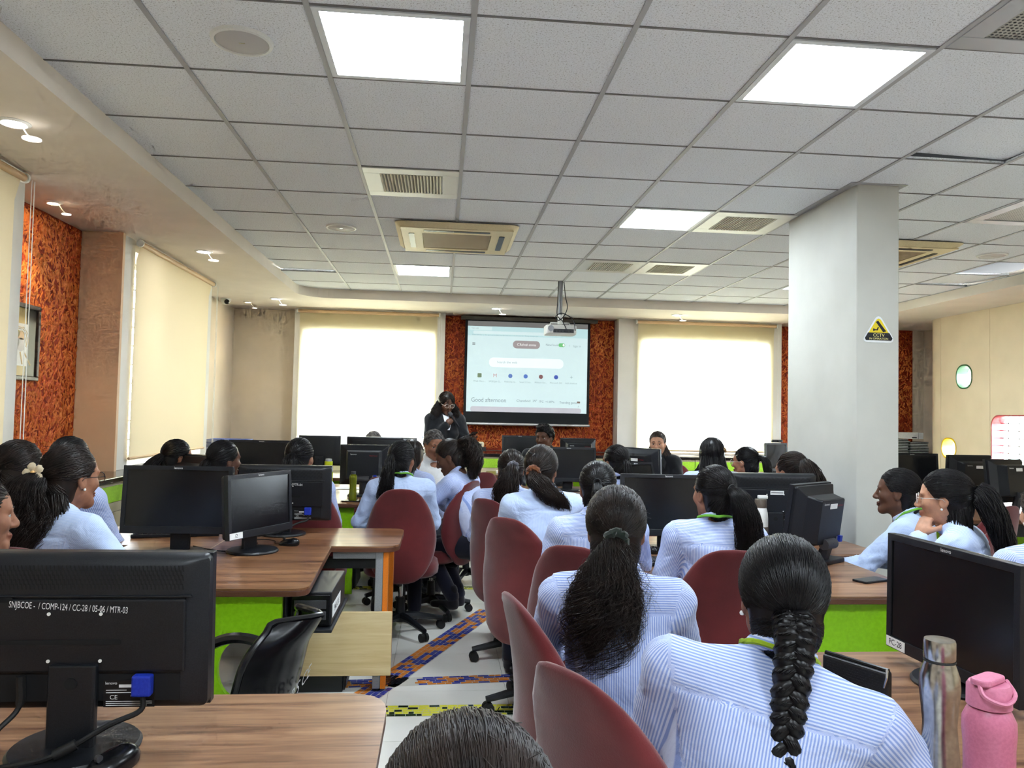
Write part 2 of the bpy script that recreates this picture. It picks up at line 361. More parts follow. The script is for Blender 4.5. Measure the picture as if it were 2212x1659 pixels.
# walls
def wall(name, *boxes, m=BEIGE):
    g = G()
    for a, b in boxes: g.box(a, b)
    return tag(g.obj(name, m), kind='structure')
def strokes(parent, u0, u1, z0, z1, f3, n, seed):
    """raised plaster strokes of the orange relief, joined: nobody could count them"""
    r = np.random.RandomState(seed); v = []; f = []
    for k in range(n):
        u, z = r.uniform(u0, u1), r.uniform(z0, z1); a = r.normal(math.pi / 2, 0.75); L = r.uniform(0.035, 0.085); w = r.uniform(0.0045, 0.0095); h = r.uniform(0.004, 0.010); cv = r.uniform(-0.25, 0.25)
        c, s = math.cos(a), math.sin(a); pts = []
        for t, ww, hh in ((-1, 0.2, 0), (-0.45, 1, 1), (0.45, 0.9, 1), (1, 0.2, 0)):
            off = cv * L * (1 - t * t) * 0.5
            for sd, hz in ((-1, 0), (0, hh), (1, 0)):
                du = t * L / 2; dv = sd * w * ww + off; pts.append(f3(min(max(u + du * c - dv * s, u0), u1), min(max(z + du * s + dv * c, z0), z1), h * hz * (1 if sd == 0 else 0)))
        b = len(v); v += pts
        for t in range(3):
            for sd in range(2): q = b + t * 3 + sd; f.append((q, q + 1, q + 4, q + 3))
    o = place('plaster_strokes', mk_mesh('plaster_strokes', v, np.array(f)), ORANGE, parent); o['kind'] = 'stuff'; return o
wl = wall('wall_left', ((-3.0, -3.0, 0), (-2.8, 2.75, 2.95)), ((-3.0, 2.75, 0), (-2.8, 4.70, 0.93)), ((-3.0, 2.75, 2.70), (-2.8, 4.70, 2.95)), ((-3.0, 4.70, 0), (-2.8, 6.13, 2.95)),
          ((-3.0, 6.13, 0), (-2.8, 6.42, 2.95)), ((-3.0, 6.42, 0), (-2.8, 8.30, 0.97)), ((-3.0, 6.42, 2.70), (-2.8, 8.30, 2.95)), ((-3.0, 8.30, 0), (-2.8, 10.75, 2.95)))
G().box((-2.8, 4.76, 0.9), (-2.79, 6.13, SZ)).obj('orange_plaster', ORBASE, wl)
strokes(wl, 4.77, 6.12, 0.95, SZ - 0.01, lambda u, z, h: (-2.7895 + h, u, z), 4200, 3)
wb = wall('wall_back', ((-3.0, 10.55, 0), (-1.80, 10.75, 2.95)), ((-1.80, 10.55, 0), (-0.13, 10.75, 0.97)), ((-1.80, 10.55, 2.50), (-0.13, 10.75, 2.95)), ((-0.13, 10.55, 0), (2.74, 10.75, 2.95)),
          ((2.74, 10.55, 0), (4.50, 10.75, 0.97)), ((2.74, 10.55, 2.50), (4.50, 10.75, 2.95)), ((4.50, 10.55, 0), (7.2, 10.75, 2.95)), ((7.0, 9.56, 0), (7.2, 10.55, 2.95)))
G().box((0.03, 10.54, 0.95), (2.40, 10.55, SZ)).obj('orange_plaster', ORBASE, wb)
strokes(wb, 0.04, 2.39, 0.98, SZ - 0.01, lambda u, z, h: (u, 10.5395 - h, z), 6000, 4)
G().box((4.72, 10.54, 0.95), (6.82, 10.55, SZ)).obj('orange_plaster', ORBASE, wb)
strokes(wb, 4.73, 6.81, 0.98, SZ - 0.01, lambda u, z, h: (u, 10.5395 - h, z), 3600, 5)
wall('wall_rear', ((-3.0, -3.2, 0), (7.2, -3.0, 2.95)))
# window surrounds that stand out from the walls
def trim(n, *boxes, m=WHITEP): return wall('trim_%d' % n, *boxes, m=m)
trim(1, ((-1.95, 10.28, 0.946), (-1.80, 10.55, SZ)), ((-0.13, 10.28, 0.946), (0.03, 10.55, SZ)), ((-1.80, 10.28, 2.50), (-0.13, 10.55, SZ)), ((-1.80, 10.28, 0.946), (-0.13, 10.55, 0.97)))
trim(2, ((2.40, 10.28, 0.946), (2.74, 10.55, SZ)), ((4.50, 10.28, 0.946), (4.72, 10.55, SZ)), ((2.74, 10.28, 2.50), (4.50, 10.55, SZ)), ((2.74, 10.28, 0.946), (4.50, 10.55, 0.97)))
trim(3, ((-2.8, 6.17, 0.946), (-2.50, 6.42, SZ)), ((-2.8, 8.30, 0.946), (-2.50, 8.50, SZ)), ((-2.8, 6.42, 2.70), (-2.50, 8.30, SZ)), ((-2.8, 6.42, 0.946), (-2.50, 8.30, 0.97)))
trim(4, ((-2.8, 4.62, 0.946), (-2.50, 4.76, SZ)), ((-2.8, 2.6, 0.946), (-2.50, 2.75, SZ)), ((-2.8, 2.75, 2.70), (-2.50, 4.62, SZ)), ((-2.8, 2.75, 0.946), (-2.50, 4.62, 0.93)))
trim(5, ((-2.79, 6.13, 0.0), (-2.48, 6.17, SZ)), m=BROWNP)
def window(n, f3, u0, u1, z0, z1):
    """sliding window: frame, mullion, two panes and a grille; f3(u, z, depth) maps into space, depth grows outwards"""
    e = empty('window_%d' % n, f3(u0, z0, 0)); e['kind'] = 'structure'; bi = e.matrix_world.inverted() if False else Matrix.Translation(-Vector(f3(u0, z0, 0)))
    def bx(name, m, a, b):
        p, q = f3(*a), f3(*b); lo = tuple(min(x, y) for x, y in zip(p, q)); hi = tuple(max(x, y) for x, y in zip(p, q)); return G().box(lo, hi).xf(bi).obj(name, m, e)
    w = 0.05; mid = (u0 + u1) / 2
    bx('frame', ALU, (u0, z0, 0), (u0 + w, z1, 0.06)); bx('frame', ALU, (u1 - w, z0, 0), (u1, z1, 0.06)); bx('frame', ALU, (u0, z0, 0), (u1, z0 + w, 0.06)); bx('frame', ALU, (u0, z1 - w, 0), (u1, z1, 0.06))
    bx('mullion', ALU, (mid - 0.03, z0 + w, 0), (mid + 0.03, z1 - w, 0.06))
    bx('pane', GLASS, (u0 + w, z0 + w, 0.028), (mid - 0.03, z1 - w, 0.033)); bx('pane', GLASS, (mid + 0.03, z0 + w, 0.028), (u1 - w, z1 - w, 0.033))
    k = 1
    while z0 + 0.17 * k < z1 - 0.05: bx('grille_bar', GREYMET, (u0, z0 + 0.17 * k, 0.09), (u1, z0 + 0.17 * k + 0.014, 0.104)); k += 1
    for t in (0.2, 0.35, 0.65, 0.8): bx('grille_bar', GREYMET, (u0 + (u1 - u0) * t - 0.01, z0, 0.104), (u0 + (u1 - u0) * t + 0.01, z1, 0.12))
    return e
window(1, lambda u, z, d: (u, 10.50 + d, z), -1.80, -0.13, 0.97, 2.50)
window(2, lambda u, z, d: (u, 10.50 + d, z), 2.74, 4.50, 0.97, 2.50)
window(3, lambda u, z, d: (-2.72 - d, u, z), 6.42, 8.30, 0.97, 2.70)
window(4, lambda u, z, d: (-2.72 - d, u, z), 2.75, 4.62, 0.93, 2.70)
def blind(f3, u0, u1, z0, z1, m, label, chain_u, fold=0.0):
    e = empty('roller_blind', f3(u0, z0, 0), 0, label, 'blind', 'cream roller blinds'); T = Matrix.Translation(-Vector(f3(u0, z0, 0)))
    g = G(); n = 14; v = []; f = []
    for i in range(n + 1):
        z = z0 + (z1 - z0) * i / n
        for k in range(9):
            u = u0 + (u1 - u0) * k / 8; v.append(f3(u, z, 0.004 * math.sin(6 * (u - u0)) * (1 - i / n) + (0.03 if i == n else 0)))
    for i in range(n):
        for k in range(8): q = i * 9 + k; f.append((q, q + 1, q + 10, q + 9))
    g.add(v, f).xf(T).obj('fabric', m, e, smooth=True)
    p, q = f3(u0 - 0.02, z1 + 0.01, 0.035), f3(u1 + 0.02, z1 + 0.01, 0.035)
    G().tube([p, q], 0.022, 14).xf(T).obj('roller_tube', mat('roller_cream', lin(214, 180, 140), 0.5), e, smooth=True)
    for uu in (u0 - 0.035, u1 + 0.018): G().tube([f3(uu, z1 + 0.01, 0.035), f3(uu + 0.017, z1 + 0.01, 0.035)], 0.03, 14).xf(T).obj('end_cap', WHITEPL, e)
    G().tube([f3(u0, z0, 0), f3(u1, z0, 0)], 0.011, 8).xf(T).obj('bottom_bar', mat('roller_cream'), e, smooth=True)
    zl = max(z0 - 0.05, 0.99)
    G().tube([f3(chain_u, z1, 0.075), f3(chain_u, zl, 0.075), f3(chain_u + 0.02, zl - 0.02, 0.075), f3(chain_u + 0.035, zl, 0.075), f3(chain_u + 0.03, z1, 0.075)], 0.0026, 5).xf(T).obj('bead_chain', WHITEPL, e)
    return e
blind(lambda u, z, d: (u, 10.235 - d, z), -1.875, -0.075, 0.99, 2.735, BLIND, 'backlit cream roller blind behind the speaker, left of the projection screen', -0.05)
blind(lambda u, z, d: (u, 10.235 - d, z), 2.655, 4.585, 1.0, 2.735, BLIND, 'backlit cream roller blind right of the projection screen', 4.61)
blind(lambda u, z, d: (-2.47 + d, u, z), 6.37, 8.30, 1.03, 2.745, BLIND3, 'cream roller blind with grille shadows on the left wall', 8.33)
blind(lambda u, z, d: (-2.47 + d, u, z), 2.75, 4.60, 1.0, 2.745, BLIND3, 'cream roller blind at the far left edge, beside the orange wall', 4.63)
# unseen outside wall, added to block the sky and dim the left windows
tag(G().box((-9.0, -4, -4), (-6.5, 16, 9)).obj('added_shade_wall', m_paint('grey_render', (178, 170, 158))), kind='structure')
tag(G().box((-30, -30, -4.2), (40, 40, -4.0)).obj('ground_outside', m_paint('outside_ground', (150, 146, 136))), kind='structure')

# pillar and the curved cream partition on the right
tag(G().box((2.49, 4.40, 0), (2.76, 5.32, 3.2)).obj('pillar', PILLAR, bevel=0.006), kind='structure')
G().box((2.44, 4.37, CZ - 0.004), (2.80, 5.36, CZ + 0.002)).obj('ceiling_collar', BARM, ce)
wr = empty('wall_right', (0, 0, 0)); wr['kind'] = 'structure'
f3 = lambda u, z, d: (6.3 + d, u, z)
def panel(u0, u1, z0, z1, hole=None):
    if hole is None: return G().box((6.3, u0, z0), (6.42, u1, z1))
    return ring_solid(hole, (u0, z0, u1, z1), 0, 0.12, f3)
g = panel(8.282, 9.148, 1.55, SZ, rrect(8.575, 1.875, 8.855, 2.165, 0.125)); h2 = panel(8.282, 9.148, 0, 1.55, rrect(8.86, 1.015, 9.135, 1.27, 0.12)); g.add(h2.v, h2.f).obj('panel', PANELC, wr)
panel(7.0, 8.278, 0, SZ, rrect(7.15, 0.945, 8.255, 1.555, 0.12)).obj('panel', PANELC, wr)
for u0, u1 in ((5.8, 6.996), (4.6, 5.796), (3.4, 4.596), (2.2, 3.396), (0.9, 2.196), (-0.4, 0.896), (-1.7, -0.404), (-3.0, -1.704)): panel(u0, u1, 0, SZ).obj('panel', PANELC, wr)
cur = [(6.3 + 0.28 * (1 - math.cos(a)), 9.152 + 0.40 * math.sin(a)) for a in [math.pi / 2 * k / 8 for k in range(9)]]
G().prism([(6.42, 9.152)] + [(6.42, 9.4)] * 0 + [(7.0, 9.552), (7.0, 9.43), (6.62, 9.43)][::1] * 0 + [(7.15, 9.47)] + [(7.15, 9.552)] + cur[::-1], 0, SZ).obj('panel', PANELC, wr, smooth=True)
for nm, col, (u0, z0, u1, z1), r in (('porthole_rim', (40, 92, 50), (8.575, 1.875, 8.855, 2.165), 0.125), ('porthole_rim', (236, 190, 30), (8.86, 1.015, 9.135, 1.27), 0.12), ('porthole_rim', (150, 30, 34), (7.15, 0.945, 8.255, 1.555), 0.12)):
    P = rrect(u0 - 0.004, z0 - 0.004, u1 + 0.004, z1 + 0.004, r, 8); Q = rrect(u0 + 0.012, z0 + 0.012, u1 - 0.012, z1 - 0.012, r - 0.012, 8); n = len(P); v = []; f = []
    for d in (-0.006, 0.14):
        v += [(6.3 + d, u, z) for u, z in P] + [(6.3 + d, u, z) for u, z in Q]
    for i in range(n):
        j = (i + 1) % n; f += [(i, j, n + j, n + i), (2 * n + i, 3 * n + i, 3 * n + j, 2 * n + j), (n + i, n + j, 3 * n + j, 3 * n + i), (i, 2 * n + i, 2 * n + j, j)]
    G().add(v, f).obj(nm, mat('rim_%d_%d' % col[:2], lin(*col), 0.35), wr)
    G().prism([(u, z) for u, z in Q], 0.125, 0.13).xf(Matrix(((0, 0, 1, 6.3), (1, 0, 0, 0), (0, 1, 0, 0), (0, 0, 0, 1)))).obj('porthole_pane', GLASS, wr)
for k in range(1, 8): G().box((6.405, 7.16, 0.95 + 0.085 * k), (6.425, 8.245, 0.955 + 0.085 * k + 0.006)).obj('glazing_bar', ALU, wr)
for k in range(1, 7): G().box((6.405, 7.16 + 0.16 * k, 0.95), (6.425, 7.172 + 0.16 * k, 1.55)).obj('glazing_bar', ALU, wr)
# CCTV warning sticker on the pillar
def sticker():
    e = empty('warning_sign', (2.628, 4.398, 2.0), 0, 'triangular yellow and black CCTV warning sign on the pillar', 'sign')
    def tri(s, zc, r, y, m, name, par=e):
        pts = []
        c = [(-s, -s * 0.62), (s, -s * 0.62), (0, s * 1.0)]
        for i in range(3):
            p = Vector((*c[i], 0)); a = (Vector((*c[i - 1], 0)) - p).normalized(); b = (Vector((*c[(i + 1) % 3], 0)) - p).normalized()
            for t in range(7):
                k = t / 6; q = p + a * r * (1 - k) ** 2 + b * r * k ** 2; pts.append((q.x, q.y + zc))
        return G().prism(pts, y, y + 0.001).xf(Matrix(((1, 0, 0, 0), (0, 0, -1, 0), (0, 1, 0, 0), (0, 0, 0, 1)))).obj(name, m, par)
    tri(0.112, 0, 0.05, 0.0, mat('sticker_white', lin(236, 238, 240), 0.4), 'backing')
    tri(0.092, 0.001, 0.04, 0.0012, mat('sticker_yellow', lin(232, 206, 20), 0.4), 'yellow_field')
    G().prism([(-0.068, -0.01), (0.068, -0.01), (0.088, -0.044), (0.080, -0.0565), (-0.080, -0.0565), (-0.088, -0.044)], 0.0024, 0.0032).xf(Matrix(((1, 0, 0, 0), (0, 0, -1, 0), (0, 1, 0, 0), (0, 0, 0, 1)))).obj('black_band', BLACKINK, e)
    yt = mat('sticker_cream', lin(244, 232, 150), 0.5)
    text('lettering', 'CCTV', yt, (0, -0.0036, -0.0255), (1, 0, 0), (0, 0, 1), 0.028, e); text('lettering', 'IN OPERATION', yt, (0, -0.0036, -0.0465), (1, 0, 0), (0, 0, 1), 0.017, e, width=0.118)
    M = Matrix(((1, 0, 0, 0), (0, 0, -1, 0), (0, 1, 0, 0), (0, 0, 0, 1)))
    g = G(); g.prism([(-0.018, 0.055), (-0.004, 0.064), (0.048, 0.0), (0.036, -0.004), (0.028, -0.006)][::-1], 0.0024, 0.003); g.prism([(-0.008, 0.022), (0.002, 0.026), (-0.006, 0.004), (-0.022, 0.004), (-0.022, 0.012), (-0.012, 0.010)][::-1], 0.0024, 0.003); g.prism([(-0.036, 0.014), (-0.03, 0.016), (-0.02, 0.006), (-0.034, -0.002)][::-1], 0.0024, 0.003)
    g.xf(M).obj('camera_pictogram', BLACKINK, e)
sticker()
# ------------------------------------------------------------------ ceiling fittings
DIFF = mat('led_diffuser', (0.9, 0.9, 0.9), 0.5, emit=(0.80, 0.91, 1.0), es=PANEL_L)
lab = {(1, 0): 'square ceiling light panel nearest the camera, left of two', (4, 0): 'square ceiling light panel at the top right, beside a perforated vent', (4, 4): 'lit ceiling panel left of a louvred vent in the middle of the ceiling',
       (1, 8): 'farthest lit ceiling panel, behind the cassette air conditioner', (8, 8): 'lit ceiling panel half hidden behind the pillar'}
for i, j in LIGHTS:
    e = empty('ceiling_light', (CX(i) + 0.3, CY(j) + 0.3, CZ), 0, lab.get((i, j), 'unseen square ceiling light panel, added behind the viewpoint'), 'ceiling light', 'square ceiling light panels')
    g = G()
    for a, b in (((-0.288, -0.288, -0.006), (0.288, -0.262, 0.03)), ((-0.288, 0.262, -0.006), (0.288, 0.288, 0.03)), ((-0.288, -0.262, -0.006), (-0.262, 0.262, 0.03)), ((0.262, -0.262, -0.006), (0.288, 0.262, 0.03))): g.box(a, b)
    g.obj('frame', mat('light_frame', lin(226, 230, 234), 0.4), e)
    G().box((-0.264, -0.264, -0.002), (0.264, 0.264, 0.01)).obj('diffuser', DIFF, e)
vl = {(1, 3): 'louvred metal ceiling vent nearest the camera, before the air conditioner', (5, 4): 'louvred ceiling vent right of the middle light panel', (4, 7): 'left one of two adjoining louvred vents above the projector', (5, 7): 'right one of two adjoining louvred vents above the projector'}
VENTM = mat('vent_metal', lin(214, 213, 210), 0.4, 0.15)
for i, j in VENTS:
    e = empty('ceiling_vent', (CX(i) + 0.3, CY(j) + 0.3, CZ), 0, vl[i, j], 'vent', 'ceiling vents')
    g = G()
    for a, b in (((-0.29, -0.29, -0.008), (0.29, -0.19, 0.004)), ((-0.29, 0.19, -0.008), (0.29, 0.29, 0.004)), ((-0.29, -0.19, -0.008), (-0.19, 0.19, 0.004)), ((0.19, -0.19, -0.008), (0.29, 0.19, 0.004))): g.box(a, b)
    g.obj('frame', VENTM, e, bevel=0.002)
    G().box((-0.19, -0.19, 0.05), (0.19, 0.19, 0.06)).obj('duct_backing', DARKV, e)
    for k in range(19):
        x = -0.18 + 0.02 * k; G().box((-0.0045, -0.19, -0.012), (0.0045, 0.19, 0.012)).obj('louvre', mat('louvre_paint', lin(214, 208, 188), 0.5), e, (x, 0, 0), (0, 0.5, 0))
for (i, j), lb in zip(PERF, ('perforated metal ceiling diffuser at the top right corner', 'perforated metal ceiling diffuser above the right side aisle')):
    e = empty('ceiling_vent', (CX(i) + 0.3, CY(j) + 0.3, CZ), 0, lb, 'vent', 'ceiling vents')
    g = G()
    for a, b in (((-0.29, -0.29, -0.008), (0.29, -0.2, 0.004)), ((-0.29, 0.2, -0.008), (0.29, 0.29, 0.004)), ((-0.29, -0.2, -0.008), (-0.2, 0.2, 0.004)), ((0.2, -0.2, -0.008), (0.29, 0.2, 0.004))): g.box(a, b)
    g.obj('frame', mat('perf_frame', lin(176, 178, 184), 0.4, 0.4), e, bevel=0.002)
    m = mat('perforated_mesh', lin(150, 150, 154), 0.5, 0.3); t = NT(m); vo = t.n('ShaderNodeTexVoronoi'); vo.inputs['Scale'].default_value = 55; vo.inputs['Randomness'].default_value = 0.0; t.l(t.coord('Object'), vo.inputs['Vector'])
    t.col(t.ramp(vo.outputs['Distance'], [(0.30, lin(30, 30, 34)), (0.36, lin(170, 168, 160))]))
    G().box((-0.2, -0.2, -0.002), (0.2, 0.2, 0.002)).obj('perforated_plate', m, e)
ACM = m_speck('ac_plastic', (228, 212, 168), 0.45, 4, 100)
for (x, y), lb in zip(AC, ('cream cassette air conditioner hanging below the middle of the ceiling', 'cassette air conditioner half hidden behind the pillar')):
    e = empty('air_conditioner', (x, y, CZ), 0, lb, 'air conditioner')
    rr = rrect(-0.475, -0.475, 0.475, 0.475, 0.07); hole = rrect(-0.27, -0.27, 0.27, 0.27, 0.02)
    n = 0
    lo = rrect(-0.435, -0.435, 0.435, 0.435, 0.1)
    v = [(a, b, -0.012) for a, b in rr] + [(a, b, -0.05) for a, b in lo]; k = len(rr)
    f = [(q, (q + 1) % k, k + (q + 1) % k, k + q) for q in range(k)] + [tuple(range(k - 1, -1, -1))]
    G().add(v, f).obj('cover', ACM, e, smooth=True)
    g = ring_solid(rrect(-0.27, -0.27, 0.27, 0.27, 0.012, 3), (-0.43, -0.43, 0.43, 0.43), -0.054, -0.045, lambda a, b, d: (a, b, d)); g.obj('face_ring', ACM, e)
    G().box((-0.268, -0.268, -0.050), (0.268, 0.268, -0.046)).obj('intake_grille', mat('ac_filter', lin(140, 118, 86), 0.6), e)
    for ang in range(4):
        o = G().prism(rrect(-0.255, -0.022, 0.255, 0.022, 0.012, 3), -0.057, -0.0535).obj('outlet_slot', mat('slot_dark', (0.006, 0.007, 0.012), 0.4), e, rot=(0, 0, ang * math.pi / 2)); o.location = (0.355 * math.sin(ang * math.pi / 2), -0.355 * math.cos(ang * math.pi / 2), 0)
for (x, y), lb in zip(((-0.816, 3.045), (-0.82, 6.09), (4.66, 6.09)), ('large round ceiling speaker left of the near light panel', 'round ceiling speaker left of the air conditioner', 'round ceiling speaker right of the pillar')):
    e = empty('ceiling_speaker', (x, y, CZ), 0, lb, 'speaker', 'round ceiling speakers')
    G().lathe([(0.0, -0.012), (0.095, -0.012), (0.1, -0.009), (0.1, 0.0)], 32).obj('grille', mat('speaker_grille', lin(196, 192, 190), 0.6), e, smooth=True)
    G().lathe([(0.1, -0.004), (0.104, -0.014), (0.116, -0.012), (0.12, 0.0)], 32, cap=False).obj('rim', WHITEPL, e, smooth=True)
    G().box((-0.012, -0.004, -0.0135), (0.012, 0.004, -0.012)).obj('badge', CHROME, e)
warm = (1.0, 0.78, 0.42); cool = (0.95, 0.97, 1.0)
for k, (x, y, c, pw, lb) in enumerate(((-2.066, 3.81, cool, 9, 'bright white downlight nearest the camera in the left soffit'), (-2.60, 5.30, warm, 14, 'warm downlight above the orange wall'), (-2.064, 6.745, cool, 7, 'white downlight beside the left wall blind'),
                    (-2.455, 9.86, warm, 8, 'small warm downlight in the far left corner'), (-2.03, 9.476, cool, 6, 'white downlight in the soffit near the left end of the back wall'), (0.667, 9.67, cool, 6, 'white downlight above the projection screen'), (3.03, 9.70, cool, 6, 'white downlight above the right window blind'))):
    e = empty('downlight', (x, y, SZ), 0, lb, 'downlight', 'recessed downlights')
    r = 0.058 if c is cool else 0.04
    G().lathe([(r * 0.8, -0.004), (r, -0.010), (r + 0.016, -0.003), (r + 0.016, 0.0)], 24, cap=False).obj('trim_ring', WHITEPL, e, smooth=True)
    G().lathe([(0.0, -0.005), (r * 0.85, -0.005), (r * 0.85, 0.0)], 24).obj('lamp', mat('lamp_cool' if c is cool else 'lamp_warm', (1, 1, 1), 0.5, emit=c, es=30), e)
    G().lathe([(0.0, -0.078), (r * 0.72, -0.078), (r * 0.72, -0.072), (0.0, -0.072)], 24, (0.085, 0, 0), cap=False).obj('glass_disc', mat('frosted_disc', lin(246, 244, 238), 0.3, emit=(1, .97, .9), es=0.5), e)  # disc has its own faint glow, standing in for light from the lamp
    G().tube([(0.03, 0, -0.004), (0.06, 0, -0.05), (0.085, 0, -0.074)], 0.003, 6).obj('disc_arm', WHITEPL, e)
    L = bpy.data.lights.new('downlight_beam', 'SPOT'); L.energy = pw * 0.6; L.color = c; L.spot_size = math.radians(95); L.spot_blend = 0.8; L.shadow_soft_size = 0.04
    lo = bpy.data.objects.new('downlight_beam', L); COL.objects.link(lo); lo.parent = e; lo.location = (0, 0, -0.09 if k != 3 else -0.02)
# dome camera in the far left corner
e = empty('security_camera', (-2.66, 9.62, SZ), 0, 'white dome security camera in the far left ceiling corner', 'camera')
G().lathe([(0.0, -0.075), (0.035, -0.068), (0.055, -0.04), (0.06, -0.02), (0.06, 0.0)], 20).obj('housing', WHITEPL, e, smooth=True)
G().lathe([(0.0, 0.012), (0.025, 0.01), (0.032, 0.0)], 18, cap=False).xf(Matrix.Translation((0.025, -0.048, -0.045)) @ Matrix.Rotation(1.9, 4, 'X')).obj('lens', BLACKGL, e, smooth=True)
# projector on its pole
e = empty('projector', (1.255, 8.14, 2.36), 0.0, 'white ceiling projector hanging on a grey pole with black cables', 'projector')
G().prism(rrect(-0.165, -0.12, 0.165, 0.12, 0.04), -0.05, 0.05).obj('body', WHITEPL, e, bevel=0.012)
G().box((-0.09, -0.123, -0.035), (0.13, -0.121, 0.005)).obj('port_panel', DKGREY, e)
for k in range(6): G().box((-0.08 + 0.033 * k, -0.126, -0.028), (-0.062 + 0.033 * k, -0.122, -0.012)).obj('port', BLACKPL, e)
G().lathe([(0, 0), (0.032, 0), (0.032, 0.004), (0, 0.004)], 18).xf(Matrix.Translation((-0.115, -0.121, 0.01)) @ Matrix.Rotation(math.pi / 2, 4, 'X')).obj('fan_grille', GREYMET, e)
G().cyl((0, 0, 0.08), (0, 0, CZ - 2.36), 0.022).obj('pole', GREYMET, e, smooth=True)
G().tube([(-0.11, 0.02, 0.05), (-0.1, 0.02, 0.085), (0.1, 0.02, 0.085), (0.12, 0.02, 0.05)], 0.008).obj('mount_bracket', WHITEPL, e); G().cyl((0, 0, 0.07), (0, 0, 0.17), 0.028).obj('collar', WHITEPL, e)
for pts in ([(-0.028, -0.02, 0.53), (-0.035, -0.03, 0.3), (-0.04, -0.05, 0.16), (0.01, -0.1, 0.09), (0.05, -0.14, -0.01), (0.03, -0.125, -0.02)], [(0.03, -0.02, 0.53), (0.05, -0.03, 0.36), (0.07, -0.04, 0.25), (0.03, -0.07, 0.15), (-0.03, -0.09, 0.1), (-0.06, -0.08, 0.14), (0.0, -0.07, 0.18), (0.08, -0.08, 0.15), (0.13, -0.1, 0.1), (0.145, -0.13, -0.01)]):
    G().tube(catmull(pts, 6), 0.005, 6).obj('cable', BLACKPL, e, smooth=True)
# projection screen
SX0, SX1, SYY = 0.335, 1.985, 10.36
e = empty('projection_screen', ((SX0 + SX1) / 2, SYY, 1.3), 0, 'pull-down projection screen showing a browser start page', 'projection screen')
w2 = (SX1 - SX0) / 2 + 0.035
G().box((-w2 - 0.06, -0.03, 1.42), (w2 + 0.10, 0.07, 1.47)).obj('casing', mat('screen_casing', lin(86, 82, 74), 0.5), e, bevel=0.01)
G().box((-w2, 0.0, 0.02), (w2, 0.006, 1.42)).obj('black_border', mat('screen_black', lin(16, 20, 24), 0.7), e)
G().tube([(-w2 - 0.01, 0, 0.01), (w2 + 0.01, 0, 0.01)], 0.018, 12).obj('weight_bar', ALU, e, smooth=True)
PX = lambda u: -0.825 + 1.65 * u
PZ = lambda v: 1.405 - 1.23 * v
def scr(name, u0, v0, u1, v1, rgb, es, lay, r=0.0, par=None):
    m = mat('proj_%d_%d_%d' % rgb, tuple(0.4 * c for c in lin(*rgb)), 0.8, spec=0.0, emit=lin(*rgb), es=es * 0.52); a, b = PX(u0), PX(u1); c, d = PZ(v1), PZ(v0)  # screen image emits by itself in place of the projector's beam
    pts = rrect(a, c, b, d, r, 5) if r else [(a, c), (b, c), (b, d), (a, d)]
    return G().prism(pts, 0.0008 * lay, 0.0008 * lay + 0.0005).xf(Matrix(((1, 0, 0, 0), (0, 0, -1, 0), (0, 1, 0, 0), (0, 0, 0, 1)))).obj(name, m, e)
scr('grey_margin', 0, 0, 1, 0.056, (150, 150, 148), 0.3, 1)
scr('projected_page', 0, 0.056, 1, 1, (204, 226, 228), 0.62, 1)
scr('browser_bar', 0, 0.056, 1, 0.16, (186, 218, 222), 0.6, 2); scr('tab', 0.02, 0.062, 0.2, 0.10, (205, 228, 230), 0.6, 3); scr('address_bar', 0.045, 0.108, 0.84, 0.142, (210, 230, 232), 0.6, 3, 0.018)
scr('page_shape', 0.375, 0.205, 0.6, 0.292, (142, 134, 134), 0.8, 3, 0.05); scr('search_field', 0.18, 0.40, 0.80, 0.505, (222, 236, 238), 0.7, 3, 0.06); scr('toggle', 0.755, 0.22, 0.81, 0.262, (120, 200, 130), 0.5, 3, 0.024); scr('toggle_knob', 0.79, 0.227, 0.806, 0.255, (236, 240, 240), 0.6, 4, 0.012)
scr('bottom_card', 0.035, 0.942, 0.955, 1.0, (196, 196, 204), 0.55, 3, 0.03); scr('menu_icon', 0.04, 0.24, 0.064, 0.25, (150, 160, 162), 0.4, 3); scr('menu_icon', 0.04, 0.255, 0.064, 0.265, (150, 160, 162), 0.4, 3)
tg = mat('proj_text_grey', tuple(0.4 * c for c in lin(128, 140, 146)), 0.8, spec=0, emit=lin(128, 140, 146), es=0.36); tl = mat('proj_text_light', tuple(0.4 * c for c in lin(150, 166, 170)), 0.8, spec=0, emit=lin(150, 166, 170), es=0.36); tw = mat('proj_text_white', tuple(0.4 * c for c in lin(230, 232, 232)), 0.8, spec=0, emit=lin(230, 232, 232), es=0.36)
def pt(s, u, v, h, m, width=None): return text('page_lettering', s, m, (PX(u), -0.0048, PZ(v)), (1, 0, 0), (0, 0, 1), h, e, width)
pt('Refresh stories', 0.50, 0.25, 0.048, tw, 0.22); pt('C', 0.42, 0.249, 0.05, tw); pt('New look', 0.70, 0.243, 0.042, tg); pt('Sign in', 0.91, 0.25, 0.042, tl); pt('?', 0.845, 0.247, 0.04, tl); pt('Search the web', 0.33, 0.45, 0.044, tl)
pt('Good afternoon', 0.185, 0.872, 0.085, tg, 0.47); pt('Chandvad  29°', 0.50, 0.872, 0.045, tg, 0.28); pt('ITC  +1.87%', 0.665, 0.877, 0.04, tg, 0.21); pt('Trending game', 0.845, 0.882, 0.045, tg, 0.24); pt('?', 0.93, 0.925, 0.04, tg)
pt('New tab', 0.06, 0.079, 0.028, tl); pt('Import favorites   |   For quick access, place your favorites here on the favorites bar.  Manage favorites now', 0.31, 0.152, 0.022, tl, 0.90)
